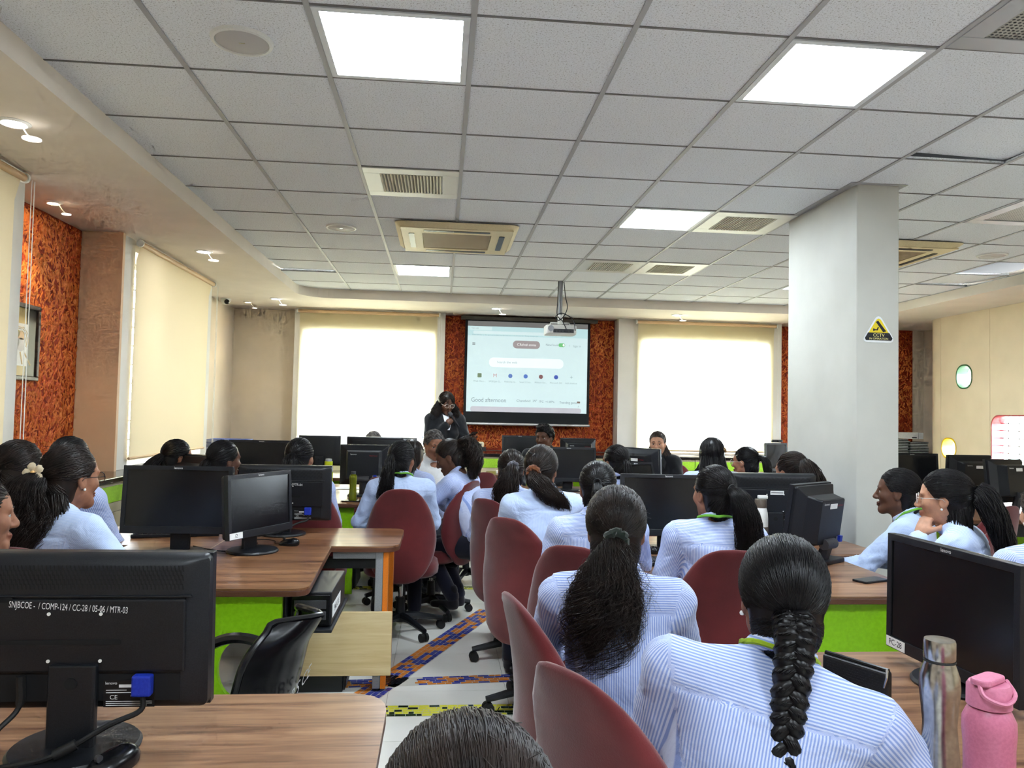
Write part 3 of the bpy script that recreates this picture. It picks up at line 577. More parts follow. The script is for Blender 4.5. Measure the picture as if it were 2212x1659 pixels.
for q, s in enumerate(('Web Slice...', 'SPGB Jain G...', 'Welcome to...', 'Smart S Corp...', 'Mahesh San...', 'Microsoft 365', 'Add shortcut')):
    u = 0.105 + 0.127 * q; pt(s, u, 0.665, 0.032, tl, 0.165)
    if s == 'SPGB Jain G...': pt('M', u, 0.60, 0.07, mat('proj_mail', lin(150, 110, 110), .8, emit=lin(150, 110, 110), es=.35))
    elif s == 'Add shortcut': pt('+', u, 0.60, 0.08, tl)
    else: scr('page_icon', u - 0.017, 0.577, u + 0.017, 0.623, {0: (140, 160, 130), 2: (120, 150, 220), 3: (110, 145, 225), 4: (150, 110, 110), 5: (90, 110, 200)}[q], 0.4, 3, 0.026 if q != 0 else 0.008)
scr('page_icon', 0.92, 0.865, 0.945, 0.885, (140, 120, 110), 0.4, 3)
# framed picture on the orange wall
e = empty('framed_picture', (-2.775, 5.08, 1.86), 0, 'dark framed picture with a pale floral drawing on the orange wall', 'picture')
M = Matrix(((0, 0, 1, 0), (1, 0, 0, 0), (0, 1, 0, 0), (0, 0, 0, 1)))
hw, hh = 0.45, 0.255
for a, b in (((-hw, -hh), (hw, -hh + 0.03)), ((-hw, hh - 0.03), (hw, hh)), ((-hw, -hh + 0.03), (-hw + 0.03, hh - 0.03)), ((hw - 0.03, -hh + 0.03), (hw, hh - 0.03))): G().box((*a, -0.012), (*b, 0.018)).xf(M).obj('frame', m_wood('dark_frame', (28, 22, 20), (52, 42, 38), (84, 70, 62)), e, bevel=0.005)
G().box((-hw + 0.03, -hh + 0.03, -0.01), (hw - 0.03, hh - 0.03, -0.002)).xf(M).obj('mat_board', mat('mat_dark', lin(54, 50, 52), 0.8), e)
G().box((-0.3, -0.225, -0.002), (0.30, 0.225, 0.0)).xf(M).obj('paper_sheet', mat('sheet_ochre', lin(206, 178, 116), 0.8), e); G().box((-0.28, -0.16, 0.0), (0.315, 0.12, 0.001)).xf(M).obj('drawing_sheet', PAPER, e)
tan = mat('drawing_tan', lin(196, 160, 104), 0.8)
for cx, cz, rx, rz, c in ((0.17, 0.05, 0.05, 0.035, (216, 200, 90)), (0.24, 0.04, 0.05, 0.03, (224, 180, 130)), (0.17, -0.01, 0.05, 0.04, (190, 182, 206)), (0.24, -0.02, 0.05, 0.045, (206, 200, 204))):
    G().prism([(cx + rx * math.cos(a), cz + rz * math.sin(a)) for a in [2 * math.pi * k / 20 for k in range(20)]], 0.001, 0.0014).xf(M).obj('wash_patch', mat('wash_%d' % c[2], lin(*c), 0.8), e)
for rr_ in (0.085, 0.105, 0.12): G().tube([(0.002, 0.205 + rr_ * math.cos(a), 0.01 + 0.75 * rr_ * math.sin(a) * (1.1 if abs(math.cos(a)) > .3 else 0.95)) for a in [math.pi * (k / 16 * 1.3 - 0.15) for k in range(17)]], 0.0025, 5).obj('drawn_line', tan, e)
for a in (-0.05, 0.03, 0.08): G().tube([(0.002, 0.2 + a, -0.07), (0.002, 0.2 + 1.5 * a, -0.11), (0.002, 0.2 + 2 * a, -0.15)], 0.005, 5).obj('drawn_line', tan, e)
G().box((hw * 0 - hw + 0.03, -hh + 0.03, 0.006), (hw - 0.03, hh - 0.03, 0.008)).xf(M).obj('glazing', m_pane('picture_glass', (1, 1, 1), 0.05), e)
# wall-side counters with green drawer fronts
def counter(name, label, T, L, depth):
    e = empty(name, T.to_translation(), 0, label, 'counter', 'wall counters'); R = T.to_quaternion().to_matrix().to_4x4()
    G().box((0, 0, 0.905), (L, depth, 0.945)).xf(R).obj('worktop', GRANITE, e, bevel=0.006); G().box((0, 0.04, 0), (L, depth, 0.905)).xf(R).obj('carcass', CREAMLAM, e)
    n = round(L / 0.62); w = L / n
    for k in range(n):
        G().box((k * w + 0.004, 0.018, 0.885), ((k + 1) * w - 0.004, 0.04, 0.905)).xf(R).obj('rail', CREAMLAM, e); G().box((k * w + 0.004, 0.018, 0.768), ((k + 1) * w - 0.004, 0.04, 0.882)).xf(R).obj('drawer_front', GREEN2, e, bevel=0.002)
        G().box((k * w + 0.004, 0.018, 0.70), ((k + 1) * w - 0.004, 0.04, 0.765)).xf(R).obj('rail', CREAMLAM, e)
        G().box((k * w + 0.004, 0.02, 0.08), ((k + 1) * w - 0.004, 0.04, 0.695)).xf(R).obj('door', CREAMLAM, e, bevel=0.002)
    return e
counter('wall_counter', 'long wall counter with green drawers below the left windows', Matrix.Translation((-2.27, 2.3, 0)) @ Matrix.Rotation(math.pi / 2, 4, 'Z'), 7.3, 0.53)
counter('wall_counter', 'long wall counter with green drawers below the projection screen', Matrix.Translation((-2.77, 9.66, 0)), 9.7, 0.87)
# ------------------------------------------------------------------ desks
def fillet(pts, n=5):
    """pts: (x, y, r) outline; corners with r > 0 are rounded"""
    out = []; k = len(pts)
    for i in range(k):
        x, y, r = pts[i]; p = Vector((x, y))
        if r <= 0: out.append((x, y)); continue
        a = (Vector(pts[i - 1][:2]) - p).normalized(); b = (Vector(pts[(i + 1) % k][:2]) - p).normalized()
        for t in range(n + 1):
            q = t / n; c = p + a * r * (1 - q) ** 2 + b * r * q ** 2; out.append((c.x, c.y))
    return out
def desk(label, outline, wood, legs, panels, extra=None, beech=None):
    cx = sum(p[0] for p in outline) / len(outline); cy = sum(p[1] for p in outline) / len(outline)
    e = empty('computer_desk', (cx, cy, 0), 0, label, 'desk', 'computer desks'); T = Matrix.Translation((-cx, -cy, 0))
    P = fillet(outline)
    G().prism(P, 0.742, 0.75).xf(T).obj('tabletop', wood, e); G().prism(P, 0.718, 0.742).xf(T).obj('edge_band', WOODEDGE, e, bevel=0.004)
    for (x, y, o) in legs:
        G().box((x - 0.02, y - 0.03, 0.015), (x + 0.02, y + 0.03, 0.718)).xf(T).obj('leg', GREYMET, e, bevel=0.004)
        if o: G().box((x + 0.021 * o - (0 if o > 0 else 0.026), y - 0.03, 0.015), (x + 0.021 * o + (0.026 if o > 0 else 0), y + 0.03, 0.718)).xf(T).obj('leg_trim', ORMET, e)
        G().lathe([(0.022, 0), (0.022, 0.015), (0.01, 0.018)], 12, (x, y, 0)).xf(T).obj('foot', BLACKPL, e)
    for (a, b) in panels: G().box(a, b).xf(T).obj('side_panel', GREEN, e, bevel=0.003)
    for (a, b) in (beech or []): G().box(a, b).xf(T).obj('modesty_panel', BEECH, e, bevel=0.003)
    for (nm, m, a, b) in (extra or []): G().box(a, b).xf(T).obj(nm, m, e, bevel=0.003)
    return e, T
L2, T = desk('T-shaped walnut desk with a green panel at left, under three monitors', [(-1.55, 3.08, 0.05), (-0.50, 3.08, 0.07), (-0.545, 4.04, 0), (-0.20, 4.04, 0.10), (-0.20, 4.66, 0.08), (-1.9, 4.66, 0.1), (-1.9, 4.04, 0.1), (-1.55, 4.04, 0)], WOOD2,
     [(-0.30, 4.09, 1), (-1.8, 4.1, -1), (-0.30, 4.55, 1)], [((-1.47, 3.14, 0.06), (-0.955, 3.165, 0.716))],
     [('under_rail', GREYMET, (-0.54, 4.07, 0.68), (-0.31, 4.11, 0.717)), ('cable_tray', BLACKPL, (-0.60, 4.12, 0.62), (-0.31, 4.2, 0.67)), ('cpu_bracket', BLACKPL, (-0.62, 3.2, 0.545), (-0.605, 3.75, 0.717)), ('cpu_bracket', BLACKPL, (-0.62, 3.2, 0.545), (-0.42, 3.75, 0.557)), ('seam_strip', mat('seam', lin(196, 176, 150), 0.5), (-1.125, 3.09, 0.7495), (-1.12, 4.65, 0.7506))],
     [((-0.75, 4.035, 0.09), (-0.225, 4.052, 0.415))])
ring_solid([(-0.765 + 0.085 * math.cos(a), 0.42 + 0.115 * math.sin(a)) for a in [2 * math.pi * k / 28 for k in range(28)]], (-0.95, 0.06, -0.61, 0.716), 3.14, 3.165, lambda u, v, d: (u, d, v)).xf(T).obj('side_panel', GREEN, L2)
desk('walnut desk end in the near left corner, under the monitor with white handwriting', [(-2.0, 0.75, 0.05), (-0.55, 0.75, 0.05), (-0.55, 1.30, 0), (-0.11, 1.30, 0.1), (-0.11, 1.955, 0.12), (-2.0, 1.955, 0.08)], WOOD, [(-0.22, 1.40, 1), (-0.22, 1.85, 1), (-1.9, 1.85, -1), (-1.9, 0.85, -1)], [((-1.9, 1.60, 0.06), (-0.75, 1.622, 0.716))])
desk('walnut desk with a green panel behind the first left desk, holding the green bottle', [(-1.55, 5.88, 0.05), (-0.50, 5.88, 0.07), (-0.545, 6.84, 0), (-0.20, 6.84, 0.1), (-0.20, 7.45, 0.08), (-1.9, 7.45, 0.1), (-1.9, 6.84, 0.1), (-1.55, 6.84, 0)], WOOD2, [(-0.285, 6.9, 1), (-1.8, 6.9, -1), (-0.285, 7.35, 1)], [((-1.47, 5.94, 0.06), (-0.64, 5.965, 0.716))])
desk('walnut desk beside the pillar with a green panel, two monitors and a white flask', [(0.72, 3.325, 0.05), (1.20, 3.325, 0), (1.20, 2.95, 0.05), (2.03, 2.95, 0.06), (2.03, 3.88, 0), (2.37, 3.88, 0.1), (2.37, 4.43, 0.08), (0.72, 4.43, 0.1)], WOOD, [(0.80, 3.45, -1), (2.28, 4.0, 1), (0.80, 4.3, -1)], [((1.30, 3.01, 0.06), (1.97, 3.035, 0.716))],
     [('under_rail', DKGREY, (0.78, 3.34, 0.66), (1.19, 3.37, 0.717)), ('keyboard_tray', DKGREY, (2.05, 3.9, 0.655), (2.2, 4.1, 0.675))])
desk('walnut desk in the near right corner with the two drinking bottles', [(0.95, 0.7, 0.05), (2.5, 0.7, 0.05), (2.5, 2.25, 0.06), (0.95, 2.25, 0.06)], WOOD, [(1.05, 0.8, -1), (2.4, 2.15, 1), (1.05, 2.15, -1)], [((1.25, 1.25, 0.06), (2.3, 1.275, 0.716))])
desk('walnut desk in the third row right of the aisle', [(0.98, 6.05, 0.05), (2.0, 6.05, 0.06), (2.0, 6.95, 0), (2.4, 6.95, 0.1), (2.4, 7.5, 0.08), (0.6, 7.5, 0.1), (0.6, 6.95, 0.1), (0.98, 6.95, 0)], WOOD, [(0.72, 7.05, -1), (2.3, 7.05, 1), (1.05, 6.15, 0)], [((1.05, 6.8, 0.06), (1.9, 6.82, 0.716))], [('under_rail', GREYMET, (1.0, 6.07, 0.66), (1.95, 6.1, 0.717))])
desk('small walnut desk with an orange-edged leg below the projection screen', [(0.56, 8.75, 0.08), (2.5, 8.75, 0.05), (2.5, 9.35, 0.05), (0.56, 9.35, 0.08)], WOOD2, [(0.70, 8.85, -1), (2.4, 8.85, 1), (0.70, 9.25, -1)], [((0.9, 9.2, 0.3), (2.3, 9.22, 0.716))])
desk('walnut desk in the back left by the window with two dark monitors', [(-1.9, 8.1, 0.05), (-0.35, 8.1, 0.05), (-0.35, 8.7, 0.05), (-1.9, 8.7, 0.05)], WOOD2, [(-1.8, 8.2, -1), (-0.45, 8.2, 1)], [((-1.7, 8.4, 0.1), (-0.5, 8.42, 0.716))])
desk('dark walnut desk at the right side of the room behind the two girls', [(3.75, 5.3, 0.1), (5.2, 5.3, 0.05), (5.2, 6.9, 0.05), (3.75, 6.9, 0.05)], WOOD2, [(3.85, 5.5, 0), (5.1, 5.5, 1), (3.85, 6.8, -1)], [((4.0, 6.1, 0.1), (5.1, 6.12, 0.716))], [('under_rail', BLACKPL, (3.78, 5.34, 0.62), (5.1, 5.40, 0.717))])
desk('walnut desk by the right window with one small monitor', [(3.4, 8.6, 0.05), (4.9, 8.6, 0.05), (4.9, 9.2, 0.05), (3.4, 9.2, 0.05)], WOOD2, [(3.5, 8.7, -1), (4.8, 8.7, 1)], [((3.6, 8.9, 0.1), (4.7, 8.92, 0.716))])

# ------------------------------------------------------------------ maroon office chairs
def back_loft():
    rings = 22; seg = 28; v = []; f = []
    for i in range(rings + 1):
        s = 0.5 - 0.5 * math.cos(math.pi * i / rings); z = -0.29 + 0.60 * s
        prof = (math.sin(math.pi * min(max(s, 0.0), 1.0))) ** 0.30
        egg = 0.226 * prof * (1.0 - 0.17 * max(0, s - 0.45) / 0.55 - 0.05 * max(0, 0.3 - s) / 0.3) + 0.002
        th = 0.056 * (math.sin(math.pi * s)) ** 0.5 * (1.0 - 0.2 * s) + 0.002
        cy = -0.10 * (s - 0.35) ** 2 - 0.05 * s - 0.02 * math.cos(s * 5)
        for k in range(seg):
            a = 2 * math.pi * k / seg; c, q = math.cos(a), math.sin(a)
            x = egg * math.copysign(abs(c) ** 0.8, c); y = cy + th * math.copysign(abs(q) ** 0.75, q) + 0.9 * x * x * (1 if s > 0.15 else 0.6)
            wr = 0.0035 * math.sin(x * 40 + z * 25) * (1 if abs(c) > 0.6 else 0.25)
            v.append((x, y + wr, z))
    for i in range(rings):
        for k in range(seg): f.append((i * seg + k, i * seg + (k + 1) % seg, (i + 1) * seg + (k + 1) % seg, (i + 1) * seg + k))
    f.append(tuple(range(seg - 1, -1, -1))); f.append(tuple(rings * seg + k for k in range(seg)))
    return mk_mesh('backrest', v, f, True)
def seat_loft():
    v = []; f = []; seg = 28
    for i, (s, z, q) in enumerate(((0.88, -0.05, 0), (0.99, -0.03, 0), (1.0, 0.0, 0), (0.97, 0.028, 0), (0.86, 0.045, 0.0), (0.5, 0.045, -0.006), (0.02, 0.04, -0.008))):
        for k in range(seg):
            a = 2 * math.pi * k / seg; c, d = math.cos(a), math.sin(a); x = 0.245 * s * math.copysign(abs(c) ** 0.6, c); y = 0.235 * s * math.copysign(abs(d) ** 0.6, d)
            v.append((x, y, z + q - 0.05 * max(0, y / 0.235 - 0.55)))
    n = 7
    for i in range(n - 1):
        for k in range(seg): f.append((i * seg + k, i * seg + (k + 1) % seg, (i + 1) * seg + (k + 1) % seg, (i + 1) * seg + k))
    f.append(tuple(range(seg - 1, -1, -1))); f.append(tuple((n - 1) * seg + k for k in range(seg)))
    return mk_mesh('seat', v, f, True)
def make_chair():
    e = empty('office_chair')
    place('backrest', back_loft(), MAROON, e, (0, -0.235, 0.66)); place('seat', seat_loft(), MAROON, e, (0, 0.02, 0.435))
    G().tube([(0, -0.09, 0.36), (0, -0.2, 0.36), (0, -0.245, 0.40), (0, -0.25, 0.50)], 0.022, 8).obj('back_bracket', BLACKPL, e, smooth=True)
    G().prism(rrect(-0.09, -0.11, 0.09, 0.11, 0.03), 0.345, 0.385).obj('mechanism', BLACKPL, e); G().tube([(0.08, 0, 0.36), (0.2, 0.02, 0.355), (0.23, 0.02, 0.352)], 0.008, 6).obj('lever', BLACKPL, e)
    G().cyl((0, 0, 0.22), (0, 0, 0.35), 0.015).obj('gas_lift', CHROME, e, smooth=True); G().lathe([(0.03, 0.07), (0.034, 0.1), (0.026, 0.23)], 16).obj('column', BLACKPL, e, smooth=True)
    for k in range(5):
        a = 2 * math.pi * k / 5 + 0.3; c, s = math.cos(a), math.sin(a)
        lg = G().tube([(0.02 * c, 0.02 * s, 0.105), (0.12 * c, 0.12 * s, 0.1), (0.25 * c, 0.25 * s, 0.075), (0.29 * c, 0.29 * s, 0.068)], [0.03, 0.023, 0.018, 0.016], 8).obj('leg', BLACKPL, e, smooth=True)
        px, py = -s, c; q = (0.28 * c, 0.28 * s)
        g = G()
        for d in (-0.016, 0.016): g.tube([(q[0] + px * (d - 0.009), q[1] + py * (d - 0.009), 0.027), (q[0] + px * (d + 0.009), q[1] + py * (d + 0.009), 0.027)], 0.027, 14)
        g.tube([(q[0], q[1], 0.03), (q[0], q[1], 0.075)], 0.009, 8); g.obj('caster', RUBBER, lg)
    return e
proto = make_chair(); first = [True]
def chair(x, y, deg, label):
    """x, y: centre of the backrest on plan; deg: facing, 0 = away from the camera, positive = to the left"""
    a = math.radians(deg); dx, dy = -math.sin(a), math.cos(a); loc = (x + dx * 0.25, y + dy * 0.25, 0)
    if first[0]: c = proto; c.location = loc; c.rotation_euler = (0, 0, a); first[0] = False
    else: c = copy_tree(proto, None, loc, a)
    return tag(c, label, 'office chair', 'maroon office chairs')
chair(-1.40, 2.80, -12, 'maroon chair of the girl with a flower hair clip')
chair(-0.235, 4.90, 0, 'maroon chair seen square from behind, right of the left desk end')
chair(0.18, 5.52, 62, 'maroon chair turned left, of the girl bending over her desk')
chair(0.32, 4.40, -48, 'maroon chair of the girl with the grey hair tie')
chair(0.365, 3.62, -44, 'maroon chair of the girl with the brown scrunchie')
chair(0.53, 2.88, -30, 'maroon chair between the brown scrunchie girl and the green scrunchie girl')
chair(0.275, 2.06, -80, 'maroon chair left of the girl with the dark green scrunchie')
chair(0.315, 1.50, -60, 'nearest maroon chair at the bottom, left of the girl with the braid')
chair(1.10, 2.82, -8, 'maroon chair of the girl with the long sleek ponytail')
chair(2.19, 4.42, 8, 'maroon chair at the left side of the pillar')
chair(0.33, 6.35, 20, 'maroon chair partly hidden behind the curly ponytail')
chair(3.35, 4.35, 20, 'maroon chair behind the girl resting her cheek on her hand')
chair(2.42, 7.75, 165, 'maroon chair of the seated girl in a black blazer')
chair(-0.80, 4.78, 5, 'maroon chair behind the left desk with only its top edge showing')
chair(-0.35, 6.98, 160, 'maroon chair of the man in the white shirt')
chair(2.66, 6.05, 60, 'maroon chair of the girl with glasses beside the pillar')

# ------------------------------------------------------------------ black plastic armchair
e = empty('plastic_armchair', (-0.68, 2.47, 0), math.radians(80), 'black moulded plastic armchair at the green desk panel', 'armchair')
v = []; f = []; nu, nv = 13, 14
for side in (0, 1):
    for j in range(nv + 1):
        t = j / nv; z = 0.40 + 0.42 * t
        for i in range(nu + 1):
            u = -1 + 2 * i / nu; wdt = 0.215 * (1 - 0.10 * t) * (1 if t < 0.7 else math.sqrt(max(0.02, 1 - ((t - 0.7) / 0.3) ** 2 * 0.75)))
            x = u * wdt; y = -0.20 - 0.10 * t + 0.10 * u * u - (0.03 * max(0, t - 0.8) / 0.2) - 0.012 * side; v.append((x, y, z))
n1 = (nu + 1) * (nv + 1)
for j in range(nv):
    for i in range(nu):
        q = j * (nu + 1) + i; f.append((q, q + 1, q + nu + 2, q + nu + 1)); f.append((n1 + q, n1 + q + nu + 1, n1 + q + nu + 2, n1 + q + 1))
G().add(v, f).obj('backrest', BLACKGL, e, smooth=True)
rim = [(-0.215, -0.10, 0.40)] + [(-(0.215 * (1 - 0.1 * t) * (1 if t < 0.7 else math.sqrt(max(0.02, 1 - ((t - 0.7) / 0.3) ** 2 * 0.75)))), -0.10 - 0.10 * t - (0.03 * max(0, t - 0.8) / 0.2), 0.40 + 0.42 * t) for t in (0.2, 0.4, 0.6, 0.75, 0.85, 0.95, 1.0)]
rim2 = [(0, -0.335, 0.822)] + [(-x, y, z) for x, y, z in rim[::-1]]
G().tube(catmull(rim + rim2, 3), 0.011, 8).obj('rolled_edge', BLACKGL, e, smooth=True)
G().prism(rrect(-0.22, -0.2, 0.22, 0.24, 0.06), 0.385, 0.41).obj('seat', BLACKGL, e, bevel=0.008)
for s in (-1, 1):
    G().tube(catmull([(0.205 * s, -0.17, 0.55), (0.25 * s, -0.06, 0.645), (0.27 * s, 0.08, 0.655), (0.265 * s, 0.20, 0.58), (0.235 * s, 0.225, 0.45), (0.21 * s, 0.2, 0.40)], 6), 0.019, 8).obj('armrest', BLACKGL, e, smooth=True)
    for y in (-0.17, 0.2): G().tube([(0.19 * s, y, 0.395), (0.23 * s, y * 1.25, 0.0)], [0.022, 0.017], 8).obj('leg', BLACKGL, e, smooth=True)
text('painted_lettering', 'SNJB\'S CE', mat('faded_white', lin(190, 190, 190), 0.7), (-0.04, -0.275, 0.60), (0.985, 0.0, 0.17), (-0.17, -0.22, 0.96), 0.07, e, width=0.27)

# ------------------------------------------------------------------ monitors
SLOT = mat('vent_slot', (0.004, 0.004, 0.005), 0.8)
def monitor(label, loc, deg, w=0.508, h=0.318, lift=0.085, kind='wide', tilt=4.0, sticker=None, back=False, ink=None, logo=True, base='disc', front='wide', lid=None, screen=SCREENM):
    """origin on the desk below the neck; deg 0: screen faces the camera side (-Y)"""
    e = empty('computer_monitor', loc, math.radians(deg), label, 'monitor', 'black computer monitors')
    X = Matrix.Translation((0, 0, lift + h / 2)) @ Matrix.Rotation(math.radians(-tilt), 4, 'X')
    hw, hh = w / 2, h / 2; bz = 0.02 if kind == 'wide' else 0.022
    f3 = lambda u, v, d: (u, d, v)
    sc_h = rrect(-hw + bz, -hh + bz + 0.014, hw - bz, hh - bz, 0.002, 2)
    ring_solid(sc_h, (-hw, -hh, hw, hh), -0.028, -0.004, f3).xf(X).obj('bezel', BEZEL, e, bevel=0.003)
    G().box((-hw + bz, -0.0235, -hh + bz + 0.014), (hw - bz, -0.02, hh - bz)).xf(X).obj('screen', screen, e)
    if logo: text('maker_mark', 'lenovo', WHITEINK, X @ Vector((0.0, -0.0286, hh - bz / 2)), (1, 0, 0), X.to_3x3() @ Vector((0, 0, 1)), 0.015, e)
    if sticker:
        G().box((-hw + 0.004, -0.0292, -hh + 0.003), (-hw + 0.09, -0.0285, -hh + 0.032)).xf(X).obj('paper_label', PAPER, e, rot=(0, 0, 0))
        text('handwriting', sticker, BLACKINK, X @ Vector((-hw + 0.047, -0.0296, -hh + 0.0175)), (1, 0, 0), X.to_3x3() @ Vector((0, 0, 1)), 0.024, e)
    if kind == 'wide':
        v = []; f = []
        rings = ((hw, hh, -0.004, 0), (hw - 0.002, hh - 0.002, 0.012, 0), (hw - 0.035, hh - 0.012, 0.030, 0.0), (hw - 0.06, hh - 0.03, 0.036, 0.0))
        for a, b, d, dz in rings: v += [(x, d, z) for x, z in rrect(-a, -b, a, b, 0.014, 3)]
        n = len(rrect(-1, -1, 1, 1, 0.1, 3))
        for i in range(len(rings) - 1):
            for k in range(n): f.append((i * n + k, i * n + (k + 1) % n, (i + 1) * n + (k + 1) % n, (i + 1) * n + k)[::-1])
        f.append(tuple((len(rings) - 1) * n + k for k in range(n))[::-1])
        G().add(v, f).xf(X).obj('back_shell', BLACKPL, e, smooth=True)
        if back:
            # vent band, raised centre panel, lower recess, rating label, connector
            G().box((-hw + 0.03, 0.030, hh - 0.082), (hw - 0.03, 0.041, hh - 0.078)).xf(X).obj('ridge', BLACKPL, e, bevel=0.002)
            sl = G(); nx = int((w - 0.09) / 0.0078)
            for r_ in range(5):
                for k in range(nx):
                    x = -hw + 0.048 + 0.0078 * k + 0.0039 * (r_ % 2); z = hh - 0.024 - 0.0092 * r_
                    sl.add([(x - 0.0016, 0.0365, z - 0.006), (x + 0.0008, 0.0365, z - 0.006), (x + 0.0026, 0.0365, z + 0.006), (x + 0.0002, 0.0365, z + 0.006)], [(0, 1, 2, 3)[::-1]])
            o = sl.xf(X).obj('vent_slots', SLOT, e); o['kind'] = 'stuff'
            G().box((-hw + 0.04, 0.034, -hh + 0.085), (hw - 0.055, 0.043, hh - 0.085)).xf(X).obj('centre_panel', BLACKPL, e, bevel=0.004)
            G().box((-hw + 0.05, 0.0355, -hh + 0.025), (hw - 0.06, 0.0368, -hh + 0.08)).xf(X).obj('connector_recess', SLOT, e)
            G().box((-0.155, 0.0372, -hh + 0.012), (-0.055, 0.0378, -hh + 0.066)).xf(X).obj('rating_label', mat('label_black', lin(20, 20, 22), 0.4), e)
            text('maker_mark', 'lenovo', WHITEINK, X @ Vector((-0.07, 0.0385, -hh + 0.061)), (-1, 0, 0), X.to_3x3() @ Vector((0, 0, 1)), 0.0085, e); text('rating_mark', 'CE', WHITEINK, X @ Vector((-0.075, 0.0385, -hh + 0.032)), (-1, 0, 0), X.to_3x3() @ Vector((0, 0, 1)), 0.013, e)
            g = G()
            for k, (a, b, z) in enumerate(((-0.115, -0.085, 0.052), (-0.10, -0.06, 0.046), (-0.11, -0.06, 0.041), (-0.15, -0.06, 0.023), (-0.15, -0.06, 0.019), (-0.14, -0.06, 0.015), (-0.145, -0.125, 0.034), (-0.12, -0.108, 0.034))): g.box((a, 0.0379, -hh + z), (b, 0.0383, -hh + z + (0.0013 if k != 0 else 0.006)))
            g.xf(X).obj('label_print', WHITEINK, e)
            c = X @ Vector((-0.135, 0.05, -hh + 0.068)); G().box((c.x - 0.019, c.y - 0.012, c.z - 0.028), (c.x + 0.019, c.y + 0.010, c.z + 0.014)).obj('video_plug', BLUEPL, e, bevel=0.004)
            G().tube(catmull([(c.x, c.y, c.z - 0.02), (c.x, c.y + 0.004, c.z - 0.055), (c.x + 0.05, c.y + 0.03, 0.07), (c.x + 0.14, c.y + 0.065, 0.025), (c.x + 0.24, c.y + 0.07, 0.008), (c.x + 0.32, c.y + 0.07, 0.006)], 6), 0.0055, 8).obj('video_cable', RUBBER, e, smooth=True)
            G().cyl((c.x + 0.10, c.y + 0.052, 0.043), (c.x + 0.135, c.y + 0.064, 0.027), 0.0105).obj('ferrite_bead', RUBBER, e, smooth=True)
            p = X @ Vector((0.10, 0.048, -hh + 0.05)); G().tube(catmull([(p.x, p.y, p.z + 0.03), (p.x, p.y + 0.003, p.z - 0.03), (p.x + 0.025, p.y + 0.035, 0.06), (p.x + 0.06, p.y + 0.05, 0.01), (p.x + 0.1, p.y + 0.055, 0.006)], 6), [0.009] * 6 + [0.0055] * 19, 8).obj('power_cable', RUBBER, e, smooth=True)
            for sx in (-0.05, 0.05):
                for sz in (0.045, -0.05): G().lathe([(0, 0), (0.0035, 0), (0.0035, 0.002), (0, 0.002)], 10).xf(X @ Matrix.Translation((sx, 0.0437, sz)) @ Matrix.Rotation(-math.pi / 2, 4, 'X')).obj('screw_cover', WHITEPL, e)
            if ink:
                text('handwriting', ink, WHITEINK, X @ Vector((0.012, 0.0446, 0.058)), tuple(Vector((-1, 0, -0.055)).normalized()), X.to_3x3() @ Vector((0, 0, 1)), 0.019, e, width=0.228, slant=0.12)
                for a_, b_, z_ in ((-0.09, 0.19, -0.012), (0.12, 0.205, 0.074)): G().prism(fillet([(-b_, -0.005, 0.004), (-a_, -0.006, 0.004), (-a_, 0.005, 0.004), (-b_, 0.004, 0.004)]), 0.0437, 0.0441).xf(X @ Matrix(((-1, 0, 0, 0), (0, 0, 1, 0), (0, 1, 0, z_), (0, 0, 0, 1)))).obj('scribble_mark', SLOT, e)
        if lid: G().box((-0.05, 0.0437, hh - 0.115), (0.03, 0.0442, hh - 0.093)).xf(X).obj('paper_label', PAPER, e); 
        if lid: G().box((-0.045, 0.0443, hh - 0.106), (0.025, 0.0445, hh - 0.102)).xf(X).obj('label_print', BLACKINK, e)
        G().prism(rrect(-0.046, 0.030, 0.046, 0.052, 0.006, 3), 0.012, lift + 0.10).obj('neck', BLACKPL, e, bevel=0.003)
        G().lathe([(0, 0), (0.012, 0), (0.012, 0.002), (0, 0.002)], 14).xf(Matrix.Translation((0, 0.0525, lift + 0.065)) @ Matrix.Rotation(-math.pi / 2, 4, 'X')).obj('cable_hole', SLOT, e)
    else:
        v = []; f = []; rings = ((hw - 0.006, hh - 0.006, -0.004), (hw - 0.006, hh - 0.006, 0.012), (hw - 0.055, hh - 0.045, 0.045), (hw - 0.075, hh - 0.055, 0.115))
        for a, b, d in rings: v += [(x, d, z) for x, z in rrect(-a, -b, a, b, 0.008, 2)]
        n = len(rrect(-1, -1, 1, 1, 0.1, 2))
        for i in range(3):
            for k in range(n): f.append((i * n + k, i * n + (k + 1) % n, (i + 1) * n + (k + 1) % n, (i + 1) * n + k)[::-1])
        f.append(tuple(3 * n + k for k in range(n))[::-1]); G().add(v, f).xf(X).obj('back_shell', BLACKPL, e, bevel=0.002)
        g = G()
        for k in range(9): g.box((-hw + 0.07, 0.05 + 0.007 * k, hh - 0.0545), (hw - 0.07, 0.053 + 0.007 * k, hh - 0.0535 + 0.0))
        o = g.xf(X).obj('vent_slots', SLOT, e); o['kind'] = 'stuff'
        text('maker_mark', 'ThinkVision', REDINK, X @ Vector((-hw + 0.12, 0.1155, hh - 0.085)), (-1, 0, 0), X.to_3x3() @ Vector((0, 0, 1)), 0.014, e)
        text('maker_mark', 'lenovo', WHITEINK, X @ Vector((hw - 0.12, 0.1155, hh - 0.075)), (-1, 0, 0), X.to_3x3() @ Vector((0, 0, 1)), 0.018, e)
        if lid: G().box((-0.04, 0.1155, hh - 0.10), (0.03, 0.116, hh - 0.075)).xf(X).obj('paper_label', PAPER, e)
